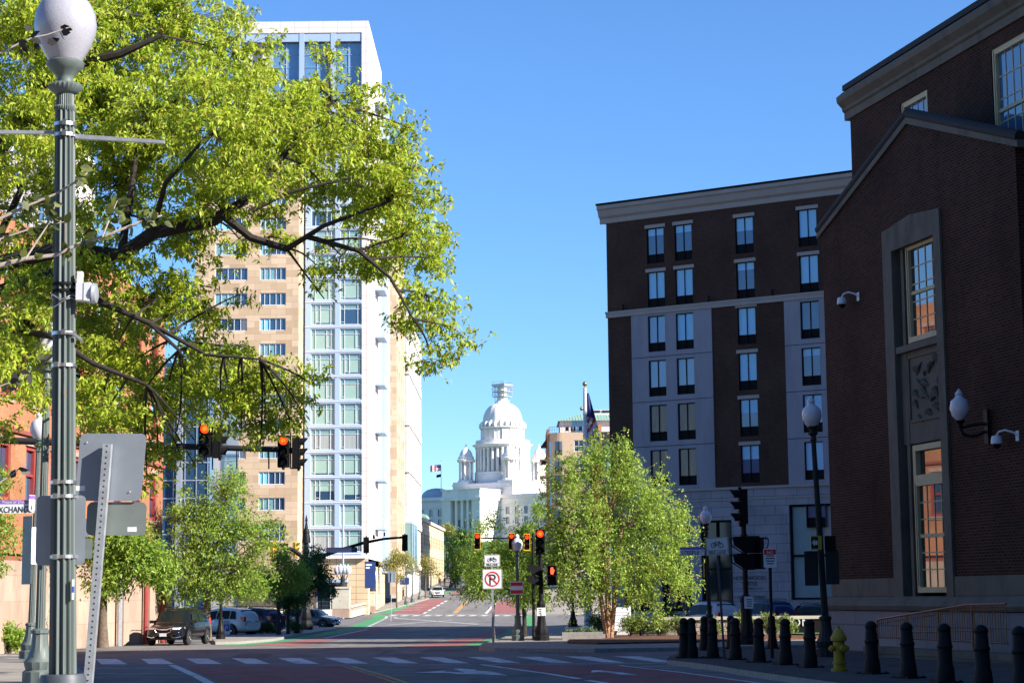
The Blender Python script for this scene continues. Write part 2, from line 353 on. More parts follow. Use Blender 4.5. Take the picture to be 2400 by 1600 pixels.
# island left, bridge sidewalk, red building sidewalk
sheet('sidewalk', px([(505, 1503), (560, 1502), (600, 1499), (640, 1496), (700, 1485), (789, 1472), (772, 1463), (640, 1467), (480, 1481)], .13), .13, concrete, skirt=.2)
sheet('sidewalk', px([(690, 1452), (800, 1438), (880, 1433), (960, 1414), (1006, 1401)], .13)+[(-16.5, 345), (-17.4, 345), (-17.4, 240), (-45, 240), (-60, 190)], .13, concrete, skirt=.2)
sheet('sidewalk', [tuple(G(1235, 1441)[:2]), tuple(G(1330, 1440)[:2]), (20, 240), (13.5, 340), (7, 350), tuple(G(1222, 1405)[:2])], .13, concrete, skirt=.2)
sheet('sidewalk', [(-17.6, 99), (-19.3, 79), (-60, 92), (-60, 140), (-26, 140), (-19, 104)], .13, concrete, skirt=.2)
# ---- painted markings
def mark(name, L, m, lay=1): return sheet(name, px(L), .004*lay+.002, m)
def lerp(a, b, t): return a+(b-a)*t
A = [(-13.71, 63.52), (-12.02, 63.6), (-9.85, 56.95), (-11.35, 56.88)]
q0 = px([(224, 1543.5), (274, 1543.5), (299, 1556), (238, 1556)]); q1 = px([(1438, 1537), (1500, 1537.5), (1592, 1552), (1540, 1551)])
for i in range(12):
    t = i/11; sheet('crosswalk_bar', [(lerp(a[0], b[0], t), lerp(a[1], b[1], t)) for a, b in zip(q0, q1)], .006, white_paint)
def line(name, a, b, w, m, lay=1, n=1, gap=.5):
    a, b = Vector(G(*a)[:2]), Vector(G(*b)[:2]); d = (b-a); L = d.length; d.normalize(); nn = Vector((-d.y, d.x))*w/2
    for i in range(n):
        s = L*i/n; e = L*(i+(1-gap if n > 1 else 1))/n; p, q = a+d*s, a+d*e
        sheet(name, [p-nn, q-nn, q+nn, p+nn], .004*lay+.002, m)
line('stop_line', (740, 1558.5), (1690, 1553), .14, white_paint)
mark('red_lane', [(432, 1559), (800, 1560), (930, 1602), (520, 1602)], red_lane)
mark('red_lane', [(1135, 1558), (1450, 1557.5), (1800, 1601), (1440, 1602)], red_lane)
line('lane_line', (403, 1558), (497, 1604), .22, white_paint, 2)
line('lane_line', (1128, 1557), (1432, 1603), .18, white_paint, 2)
line('lane_line', (1452, 1559), (1790, 1602), .12, white_paint, 2)
line('lane_line', (225, 1566), (435, 1566), .12, white_paint)
line('lane_line', (225, 1578), (440, 1577), .12, white_paint)
line('lane_line', (1500, 1561), (1670, 1562), .12, white_paint)
line('lane_line', (1545, 1566), (1720, 1568), .12, white_paint)
line('center_line', (802, 1561), (938, 1604), .13, yellow_paint)
line('center_line', (825, 1561), (966, 1604), .13, yellow_paint)
line('lane_line', (935, 1527), (985, 1528), .3, white_paint)
mark('turn_arrow', [(972, 1576), (1045, 1571), (1038, 1573.5), (1090, 1576), (1062, 1567), (1078, 1566), (1118, 1569), (1112, 1571), (1155, 1574), (1190, 1583), (1130, 1580), (1070, 1579.5), (1056, 1577)], white_paint, 2)
mark('turn_arrow', [(1385, 1576), (1388, 1571), (1400, 1570.5), (1450, 1575), (1494, 1582), (1455, 1581), (1420, 1575.5), (1402, 1575)], white_paint, 3)
# bike lanes and bus lanes beyond the crossing
mark('bike_lane', [(500, 1511), (560, 1507), (640, 1500), (720, 1489), (800, 1475), (850, 1473), (760, 1490), (640, 1506), (560, 1512)], green_lane)
mark('red_lane', [(575, 1512.5), (660, 1505.5), (770, 1490.5), (860, 1473.5), (940, 1473), (800, 1497), (700, 1513)], red_lane)
mark('red_lane', [(925, 1517), (1040, 1503), (1110, 1488), (1170, 1472), (1195, 1472), (1180, 1483), (1130, 1500), (1085, 1511), (1010, 1518)], red_lane)
mark('bike_lane', [(1090, 1511.5), (1136, 1500), (1185, 1483), (1198, 1472.5), (1214, 1472), (1203, 1483), (1160, 1497), (1121, 1512), (1040, 1518)], green_lane, 2)
mark('bike_lane', [(810, 1470), (857, 1470), (905, 1441), (878, 1439)], green_lane)
mark('bike_lane', [(882, 1434), (912, 1437), (995, 1405.5), (965, 1405.5), (960, 1410)], green_lane)
mark('red_lane', [(914, 1437), (990, 1437.5), (1048, 1404), (1000, 1404.5)], red_lane)
mark('red_lane', [(1143, 1437.5), (1222, 1437.5), (1208, 1404), (1172, 1404)], red_lane)
mark('bike_lane', [(1232, 1437), (1247, 1437), (1222, 1411), (1212, 1411)], green_lane)
mark('bike_lane', [(1231, 1441.5), (1249, 1441.5), (1254, 1470), (1222, 1470)], green_lane)
mark('bike_lane', [(1040, 1392), (1060, 1384), (1061, 1379), (1052, 1381), (1041, 1388)], green_lane)
mark('red_lane', [(1055, 1392), (1082, 1378), (1090, 1378), (1080, 1392)], red_lane)
line('center_line', (1063, 1436.5), (1090, 1410), .3, yellow_paint, 1)
line('center_line', (1068, 1436.5), (1093, 1410), .3, yellow_paint, 1)
line('crosswalk_edge', (915, 1438.7), (1235, 1438.7), .35, white_paint)
line('crosswalk_bars', (915, 1441.5), (1235, 1441.5), 2.2, white_paint, 1, 12, .45)
line('crosswalk_bars', (905, 1470.5), (1200, 1470.5), 1.5, white_paint, 2, 9, .45)
line('lane_line', (925, 1446), (1120, 1462), .35, white_paint)
line('lane_line', (905, 1464), (1060, 1452), .3, white_paint)
line('lane_line', (993, 1437), (1050, 1405), .35, white_paint, 2, 6, .4)
line('lane_line', (1139, 1437), (1160, 1413), .35, white_paint, 2)
line('lane_line', (857, 1470), (908, 1441), .3, white_paint, 2, 9, .4)
line('lane_line', (862, 1474), (760, 1495), .2, white_paint, 2)
for a in ((980, 1485), (1020, 1483), (1035, 1494), (1060, 1486), (1090, 1487)): line('lane_dash', (a[0]-9, a[1]), (a[0]+9, a[1]), .35, white_paint, 2)
for i in range(7): line('crosswalk_bar', (-10, 1503+i*6.3), (72+i*3, 1504+i*6.5), .32, white_paint)
for i, (a, b) in enumerate((((925, 1430), (985, 1428)), ((935, 1424), (995, 1423)), ((950, 1418), (1005, 1417)))): line('lane_line', a, b, .35, white_paint, 3)

# ================================================================ BUILDINGS
# window = frame mesh + pane child; shared meshes
def frame_mesh(w, h, vs, hs, bw, d, m):
    b = MB(); b.box(0, w, -d, 0, 0, bw); b.box(0, w, -d, 0, h-bw, h); b.box(0, bw, -d, 0, bw, h-bw); b.box(w-bw, w, -d, 0, bw, h-bw)
    for x in vs: b.box(x-bw*.4, x+bw*.4, -d*.9, 0, bw, h-bw)
    for z in hs:
        z, x0, x1 = z if isinstance(z, tuple) else (z, bw, w-bw)
        b.box(x0, x1, -d*.8, 0, z-bw*.35, z+bw*.35)
    return b.mesh('window', m)
def pane_mesh(quads, mats):
    b = MB()
    for x0, x1, z0, z1, k in quads: b.k = k; b.quad((x0, -.02, z0), (x1, -.02, z0), (x1, -.02, z1), (x0, -.02, z1))
    return b.mesh('pane', mats)
def add_win(parent, fm, pm, x, y, z, rz=0):
    o = put(fm, 'window', parent, (x, y, z), rz); put(pm, 'pane', o); return o

# ---- tall apartment tower: front plane Y=235, faces the camera; right side runs along the street
def tower():
    z0 = -1.0; gl = gz(235)
    T = thing('apartment_tower', 'tall tan stone and pale blue glass apartment tower with white right side', 'tower', (0, 0, 0))
    FH = 3.095
    xl, xr = -25.55, -17.75; Yf = 235.0
    # glass bay (front)
    b = MB(); b.box(xl-8.5, xl, Yf+.7, Yf+24, 52, 72.2); b.box(-38, -17.8, Yf+.6, Yf+24, 5.6, 52); b.obj('core', white_panel, T)
    bay = MB(); pm = [blind_green, blind_teal, glass_blue, curtain]
    W1, HH = 3.0, 2.62
    fms = [frame_mesh(W1, HH, [.55, 2.2], [1.95, (.35, .1, .55)], .09, .12, whiteframe), frame_mesh(W1, HH, [.6, 1.15, 2.45], [1.95, (.35, .6, 1.15)], .09, .12, whiteframe), frame_mesh(W1, HH, [.55, 1.95, 2.5], [1.95, (.35, 1.95, 2.5)], .09, .12, whiteframe)]
    def pv(k, d):
        q = [(0, W1, 1.95, HH, 1)]
        if d: q += [(0, .55, 0, 1.95, 0), (.55, W1, 0, .9*d, 2), (.55, W1, .9*d, 1.95, k)]
        else: q += [(0, W1, 0, 1.95, k)]
        return pane_mesh(q, pm)
    pms = [pv(0, 0), pv(0, 0), pv(3, 0), pv(0, .8), pv(0, 1.3), pv(2, 0), pv(0, 0), pv(0, .3)]
    zb = at(780, 1292, Yf).z; holes = []; wins = []
    for f in range(16):
        for x in (-24.85, -21.25):
            z = zb+f*FH; holes.append((x, x+W1, z, z+HH)); wins.append((x, z))
    w = MB(); w.wall(xl, -18.55, zb-.55, zb+16*FH, holes, Yf, .25); w.obj('bay_wall', lightblue, T)
    r2 = random.Random(3)
    for x, z in wins: add_win(T, r2.choice(fms), r2.choice(pms), x, Yf+.24, z)
    b = MB()
    for f in range(17): b.box(xl, -18.55, Yf-.06, Yf-.003, zb+f*FH-.3, zb+f*FH-.19)
    b.obj('spandrel_trim', whiteframe, T)
    # crown: big glazed frame with deep blue glass
    ct = 73.7; cz0 = zb+16*FH
    b = MB(); b.box(-34.2, -17.7, Yf-.35, Yf+24, 72.2, ct); b.box(-18.55, -17.7, Yf-.35, Yf+3, cz0, 72.2); b.obj('crown_frame', white_panel, T)
    b = MB()
    for x in (-34.2, -30.3, -26.4, -22.45): b.box(x, x+.62 if x > -34 else x+.4, Yf-.3, Yf, cz0, 72.2)
    b.box(-34.2, -18.55, Yf-.25, Yf, 71.1, 72.2); b.obj('crown_mullion', lightblue, T)
    for x in (-29.65, -25.75, -21.8):
        g = MB(); g.box(x, x+3.2, Yf+.35, Yf+.45, cz0, 71.1); p = g.obj('crown_window', glass_sky, T)
        g = MB(); g.box(x+1.55, x+1.65, Yf+.25, Yf+.34, cz0, 71.1)
        for j in range(1, 9): g.box(x, x+3.2, Yf+.27, Yf+.34, cz0+j*(71.1-cz0)/9-.04, cz0+j*(71.1-cz0)/9)
        g.obj('frame', lightblue, p)
    # white corner strip and right side with small windows and balconies
    b = MB(); b.wall(-18.55, -17.75, 5.6, cz0, [], Yf); b.obj('corner_strip', white_panel, T)
    side = MB(); holes = []
    for f in range(21):
        z = zb+f*FH+.5
        for k in range(5): y = 3.2+k*4.1; holes.append((y, y+1.1, z, z+1.7))
    side.wall(0, 24, 5.6, 72.2, holes, 0, .04); so = side.obj('side_wall', white_panel, T, loc=(-17.75, Yf, 0), rz=R(90))
    pw = pane_mesh([(0, 1.1, 0, 1.7, 0)], [glass_blue])
    for h in holes[:34]: put(pw, 'window', T, (-17.80, Yf+h[0], h[2]), R(90))
    g = MB()
    for h in holes[34:]: g.quad((h[0], .03, h[2]), (h[1], .03, h[2]), (h[1], .03, h[3]), (h[0], .03, h[3]))
    struct(g.obj('window', glass_blue, T, loc=(-17.75, Yf, 0), rz=R(90)), 'stuff')
    for f in range(1, 20, 2):
        z = zb+f*FH-.1; g = MB(); g.box(-17.75, -16.5, Yf+11.5, Yf+17, z, z+.28); o = g.obj('balcony', lightblue, T)
        g = MB()
        for y in np.arange(0, 5.6, .55): g.box(-16.56, -16.52, Yf+11.5+y, Yf+11.54+y, z+.28, z+1.3)
        g.box(-17.75, -16.5, Yf+11.5, Yf+11.55, z+1.25, z+1.32); g.box(-16.55, -16.5, Yf+11.5, Yf+17, z+1.25, z+1.32); g.obj('balcony_rail', whiteframe, o)
    b = MB(); b.box(-18.3, -17.35, Yf+24, Yf+35, 5, 71); b.obj('blue_panel_strip', lightblue, T)
    b = MB(); b.wall(-17.35, -16.35, 2, 62, [], Yf+35); b.wall(-19, -17.35, 62, 62.01, [], Yf+35)
    hs = []
    for f in range(18):
        for k in range(4): hs.append((1.6+k*4.4, 3.3+k*4.4, zb+f*FH+.4, zb+f*FH+1.9))
    b.obj('street_wall_front', tan_panel, T)
    b = MB(); b.wall(0, 19, 1, 62, hs, 0, .05); b.box(0, 19, .01, 12, 61.9, 62); b.obj('street_wall', tan_panel, T, loc=(-16.35, Yf+35, 0), rz=R(90))
    g = MB()
    for h in hs: g.quad((h[0], .04, h[2]), (h[1], .04, h[2]), (h[1], .04, h[3]), (h[0], .04, h[3]))
    struct(g.obj('window', glass_blue, T, loc=(-16.35, Yf+35, 0), rz=R(90)), 'stuff')
    # tan wing in front: plane Y=230
    Yt = 230.0; xL, xR = -38.3, -25.8; top = at(600, 395, Yt).z; zt = at(630, 1135, Yt).z
    holes = []; wins = []
    cols = [(at(606, 1100, Yt).x, 3.15), (at(499, 1100, Yt).x, 3.95)]
    hh = 1.52
    for f in range(-2, 12):
        for x, w_ in cols:
            z = zt+f*FH; h = hh if f > -2 else 2.1
            if f == -2: z -= .55
            holes.append((x, x+w_, z, z+h)); wins.append((x, z, w_, h, f))
    zt_lo = 3.5
    b = MB(); b.wall(xL, xR, zt_lo, top, holes, Yt, .25); b.add([(xR, Yt, zt_lo), (xR, Yt+8, zt_lo), (xR, Yt+8, top), (xR, Yt, top), (xL, Yt, top), (xL, Yt+20, top), (xR, Yt+20, top), (xL, Yt, zt_lo), (xL, Yt+20, zt_lo)], [(0, 1, 2, 3), (4, 3, 6, 5), (7, 4, 5, 8)])
    b.obj('tan_wall', tan_panel, T)
    cache = {}
    for x, z, w_, h, f in wins:
        key = (w_, h)
        if key not in cache:
            vs = [w_*k/5 for k in (1, 2, 3, 4)] if w_ > 3.5 else [w_*k for k in (.18, .38, .62, .8)]
            cache[key] = (frame_mesh(w_, h, vs, [], .09, .12, whiteframe), [pane_mesh([(0, w_, 0, h, 0)], [glass_blue]), pane_mesh([(0, w_*.4, 0, h, 0), (w_*.4, w_, 0, h, 1)], [blind_sky, glass_blue]), pane_mesh([(0, w_*.62, 0, h, 1), (w_*.62, w_, 0, h, 0)], [glass_blue, blind_teal])])
        fm, ps = cache[key]; add_win(T, fm, r2.choice(ps) if f > 5 else ps[1+r2.randrange(2)], x, Yt+.2, z)
    # base storeys
    b = MB(); b.box(-38.3, -18.0, Yf-.9, Yf+.5, at(800, 1309, Yf).z+.02, zb-.56); b.obj('ledge', white_panel, T)
    zb2 = at(800, 1309, Yf).z
    b = MB(); b.box(-38.3, -17.75, Yf-.3, Yf+30, gl-1, zb2); b.obj('base_wall', beige_panel, T)
    b = MB(); b.box(-17.75, -17.6, Yf+3.5, Yf+11, gl, zb2-.9); b.obj('shop_window', glass_dark, T)
    dx = at(745, 1380, Yf).x
    b = MB(); b.box(dx, dx+3.2, Yf-.42, Yf-.31, gl, gl+3.6); d = b.obj('entrance_door', glass_dark, T)
    b = MB()
    for x in (dx-.1, dx+1.55, dx+3.2): b.box(x, x+.1, Yf-.52, Yf-.43, gl, gl+3.7)
    b.box(dx, dx+3.2, Yf-.5, Yf-.43, gl+2.5, gl+2.6); b.obj('door_frame', whiteframe, d)
    b = MB(); b.box(dx-2, dx+3.8, Yf-2.6, Yf-.32, gl+3.9, gl+4.3); b.obj('canopy', lightblue, T)
    return T
tower()
def banner():
    p = at(855, 1366, 233); T = thing('banner', 'navy blue banner hung on the beige base of the tall tower', 'banner', p)
    b = MB(); b.box(0, 1.3, -.04, 0, -.6, 2.6); b.obj('cloth', signnavy, T)
    b = MB(); b.box(.12, .85, -.06, -.045, 2.1, 2.3); b.box(.12, .6, -.06, -.045, 1.75, 1.95); b.obj('lettering', signwhite, T)
banner()
def fin_building():
    T = thing('office_building', 'white office building with tall vertical fins just beyond the tan tower', 'building')
    Y0, Y1 = 290.0, 328.0; zt = at(983, 730, Y0).z
    b = MB(); b.box(-30, -15.9, Y0, Y1, 1, zt); b.obj('wall', white_panel, T)
    tiers = [at(970, y, Y0).z for y in (1215, 1095, 985, 865, 765)]
    b = MB()
    for a in tiers: b.box(-16.5, -15.62, Y0-.2, Y1, a-.7, a+.35)
    b.obj('ledge', white_panel, T)
    for i in range(11):
        y = Y0+1+i*3.6; b = MB(); b.box(-15.9, -15.72, y, y+1.3, tiers[0]+.4, zt); b.obj('fin', white_panel, T)
    b = MB(); b.box(-15.9, -15.82, Y0+1.6, Y1-1, tiers[0]+.4, zt-1); b.obj('glazing', glass_sky, T)
    b = MB(); b.box(-17.3, -15.25, Y0-1, Y0+14, 5.5, tiers[0]-.75); b.obj('glass_box', blind_teal, T)
    b = MB(); b.box(-17.35, -15.2, Y0-1.05, Y0+14.05, tiers[0]-.75, tiers[0]-.45)
    for y in (Y0-1.08, Y0+6, Y0+13.9): b.box(-15.3, -15.18, y, y+.15, 5.5, tiers[0]-.75)
    b.obj('glass_box_frame', lightblue, T)
fin_building()
def low_stone():
    Y = 345.0; L = at(963, 1300, Y); Rr = at(1040, 1300, Y+45)
    T = thing('stone_office', 'low pale stone office with a round window beyond the finned building', 'building')
    zt = at(985, 1222, Y).z; x0, x1 = L.x-9, at(992, 1300, Y).x
    hs = [(x1-2.2, x1-.9, zt-4.6, zt-1.6)]
    b = MB(); b.wall(x0, x1, 2, zt, hs, Y, .3); b.obj('front_wall', beige_panel, T)
    b = MB(); b.quad((hs[0][0], Y+.28, hs[0][2]), (hs[0][1], Y+.28, hs[0][2]), (hs[0][1], Y+.28, hs[0][3]), (hs[0][0], Y+.28, hs[0][3])); b.obj('window', glass_dark, T)
    b = MB(); b.lathe([(1.15, -.12), (1.15, 0)], 20); o = b.obj('round_window', glass_dark, T, loc=(x1-4.6, Y-.01, zt-3.1)); o.rotation_euler = (R(90), 0, 0)
    b = MB(); b.box(x0, x1-1.2, Y-1.2, Y-.01, zt-9.6, zt-6.4); b.obj('sign_canopy', grey_metal, T)
    sx = x1; n = 52.0; ang = math.atan2(45, Rr.x-L.x+0.0)
    ang = math.atan2(n, at(1040, 1300, Y+n).x-sx); ln = math.hypot(n, at(1040, 1300, Y+n).x-sx)
    hs = [(1.5+k*4.2, 3.6+k*4.2, z, z+2.1) for k in range(int(ln/4.2)) for z in (zt-4.2, zt-8.0, zt-11.6)]
    b = MB(); b.wall(0, ln, 2, zt, hs, 0, .3); b.obj('side_wall', beige_panel, T, loc=(sx, Y, 0), rz=ang)
    for h in hs:
        g = MB(); g.quad((h[0], .28, h[2]), (h[1], .28, h[2]), (h[1], .28, h[3]), (h[0], .28, h[3])); g.obj('window', glass_dark, T, loc=(sx, Y, 0), rz=ang)
    b = MB(); b.box(-.3, ln, -.35, 0, zt, zt+.5); b.obj('cornice', white_panel, T, loc=(sx, Y, 0), rz=ang)
    b = MB(); b.box(x0, x1+.3, Y-.35, Y, zt, zt+.5); b.obj('cornice', white_panel, T)
    T2 = thing('green_roofed_building', 'building with a green metal roof peeking out behind the finned office', 'building')
    p = at(966, 1190, 400); b = MB(); b.prism([(-12, 3.4), (2.9, -1.4), (2.9, -1.9), (-12, -1.9)], 1, 0, 14); b.obj('roof', green_roof, T2, loc=p)
    b = MB(); b.box(-12, 1.9, .5, 13, -22, -1.92); b.obj('wall', beige_panel, T2, loc=p)
low_stone()
def glass_building():
    Y = 172.0; a, c = at(378, 1100, Y), at(452, 1100, Y); zt = at(400, 850, Y).z
    T = thing('glass_office', 'dark blue glass office block between the orange brick building and the tan tower', 'building')
    b = MB(); b.box(a.x-6, c.x+1.5, Y, Y+18, 0, zt); b.obj('curtain_wall', glass_blue, T)
    b = MB()
    for i in range(8): x = a.x-3+i*1.02; b.box(x, x+.07, Y-.08, Y-.003, 0, zt)
    for j in range(14): b.box(a.x-6, c.x+1.5, Y-.06, Y-.003, 1+j*1.6, 1.1+j*1.6)
    b.obj('mullion', galv, T)
    b = MB(); b.box(c.x-1.4, c.x-.9, Y-.5, Y-.1, 0, zt+.8); b.obj('steel_mast', galv, T)
glass_building()
def white_block():
    Y = 165.0; a, c = at(-60, 400, Y), at(134, 400, Y); zt = at(60, 292, Y).z
    T = thing('white_hotel_block', 'tall pinkish white building glimpsed through the oak behind the lamp post', 'building')
    hs = [(a.x+.9+k*2.35, a.x+2.1+k*2.35, zt-2.7-j*3.0, zt-1.0-j*3.0) for k in range(3) for j in range(9)]
    b = MB(); b.wall(a.x, c.x, 0, zt, hs, Y, .25); b.add([(c.x, Y, 0), (c.x, Y+15, 0), (c.x, Y+15, zt), (c.x, Y, zt), (a.x, Y, zt), (a.x, Y+15, zt)], [(0, 1, 2, 3), (4, 3, 2, 5)]); b.obj('wall', white_panel, T)
    fm = frame_mesh(1.2, 1.7, [.6], [.85], .1, .1, whiteframe); pm = pane_mesh([(0, 1.2, 0, 1.7, 0)], [glass_sky])
    for h in hs: add_win(T, fm, pm, h[0], Y+.22, h[2])
    b = MB(); b.box(a.x, c.x+.3, Y-.35, Y-.003, zt-.4, zt+.3); b.obj('cornice', white_panel, T)
white_block()
redmould = mat('dull red moulding', (.22, .06, .045), .8, .15, 2)
def red_building():
    A = at(378, 1400, 97); d = Vector((-math.sin(R(-5)), math.cos(R(-5)), 0))   # runs away to the right
    rz = math.atan2(d.y, d.x); Lw = 34.0; o = Vector((A.x, A.y, gz(97)))-d*Lw
    o.z = gz(80)
    T = thing('orange_brick_building', 'orange brick building with red window frames over a pink stone base', 'building', o, rz)
    def loc(x, y):  # px -> (s, z) on wall plane
        r = ray(x, y); p = Vector((0, 0, CZ)); den = r.x*d.y-r.y*d.x
        t = ((o.x)*d.y-(o.y)*d.x)/den; q = p+r*t; return (q-o).dot(d), q.z-o.z
    zt = loc(378, 705)[1]
    zb = loc(300, 1312)[1]
    holes = []; wins = []
    for (xa, xb, ya, yb) in ((945, 972, 530, 820), (1035, 1070, 585, 780), (788, 840, 935, 1065), (915, 950, 1010, 1130), (1028, 1065, 1020, 1110), (640, 672, 410, 560), (790, 838, 500, 640)):
        s = .319; p, q = loc(xa*s, 650+ya*s), loc(xb*s, 650+yb*s); w = 1.25
        holes.append((p[0], p[0]+w, q[1], q[1]+2.3)); wins.append(p[0])
    h2 = []
    rows = sorted({round(h[2], 1) for h in holes})
    for k in range(11):
        s0 = Lw-2.4-k*3.0
        for z in (zb+2.0, zb+6.0, zb+9.6): h2.append((s0, s0+1.25, z, z+2.3))
    b = MB(); b.wall(0, Lw, zb, zt, h2, 0, .22); b.quad((0, 0, zt), (Lw, 0, zt), (Lw, 16, zt), (0, 16, zt)); b.quad((Lw, 0, -1), (Lw, 16, -1), (Lw, 16, zt), (Lw, 0, zt)); b.obj('wall', red_brick, T)
    fm = frame_mesh(1.25, 2.3, [], [1.15], .16, .16, redframe); p1 = pane_mesh([(0, 1.25, 0, 1.1, 0), (0, 1.25, 1.1, 2.3, 1)], [glass_dark, blind_sky]); p2 = pane_mesh([(0, 1.25, 0, 2.3, 0)], [glass_blue])
    for i, h in enumerate(h2):
        w = add_win(T, fm, p1 if i % 3 else p2, h[0], .2, h[2])
        if i == 0:
            b = MB(); b.box(-.12, 1.37, -.29, -.203, -.16, -.003); s_me = b.mesh('sill', pink_stone); b = MB(); b.box(-.12, 1.37, -.26, -.203, 2.303, 2.5); l_me = b.mesh('lintel', pink_stone)
        put(s_me, 'sill', w); put(l_me, 'lintel', w)
    b = MB(); b.box(-.1, Lw+.1, -.2, -.003, zb-.3, zb-.12); b.box(-.1, Lw+.1, -.12, -.003, zb+4.7, zb+4.85); b.obj('moulding', redmould, T)
    b = MB(); b.box(0, Lw, -.35, .1, -1.5, zb-.303); b.obj('stone_base', pink_stone, T)
    for s in (Lw-1.2, Lw-4.2, Lw-8.5):
        b = MB(); b.box(s, s+.9, -.6, -.353, -1.5, zb-.31); b.obj('pier', pink_stone, T)
        b = MB(); b.tube([(s-.5, -.55, -.5), (s-.5, -.55, zb-.4)], .12, 8); b.obj('downspout', redframe if s > Lw-6 else galv, T)
red_building()
# road wear: manhole covers, tar seams and a utility patch
manhole = mat('cast iron cover', (.05, .048, .046), .7, .3, 30, .4); tar = mat('tar seam', (.035, .034, .035), .7, .2, 5)
def cover(x, y, r, m): p = G(x, y); struct(sheet('manhole_cover', [(p.x+r*math.cos(a), p.y+r*math.sin(a)) for a in np.linspace(0, 2*math.pi, 20, endpoint=False)], .011, m))
for x, y in ((700, 1535), (1260, 1528), (1010, 1568), (1380, 1592), (620, 1574), (1040, 1478)): cover(x, y, .38, manhole)
rr = random.Random(11)
for x0, y0, x1, y1 in ((300, 1533, 900, 1522), (900, 1522, 1500, 1531), (560, 1574, 700, 1601), (1000, 1601, 1120, 1561), (880, 1536, 930, 1519), (1250, 1575, 1600, 1590), (240, 1586, 470, 1592)):
    n = 12; P = [G(lerp(x0, x1, i/n), lerp(y0, y1, i/n)+rr.uniform(-1.2, 1.2)) for i in range(n+1)]; L_ = [(p.x, p.y+.035) for p in P]+[(p.x, p.y-.035) for p in P[::-1]]; sheet('tar_seam', L_, .0125, tar)
asphalt2 = mat('newer asphalt patch', (.115, .112, .112), .95, .2, 2, .15, spec=.06)
for L_ in ([(1010, 1519.5), (1100, 1520), (1085, 1527), (985, 1526.5)], [(560, 1532), (640, 1532), (622, 1541), (535, 1541)], [(1290, 1560.5), (1400, 1559.5), (1420, 1566), (1310, 1567)]): sheet('road_patch', px(L_), .0035, asphalt2)

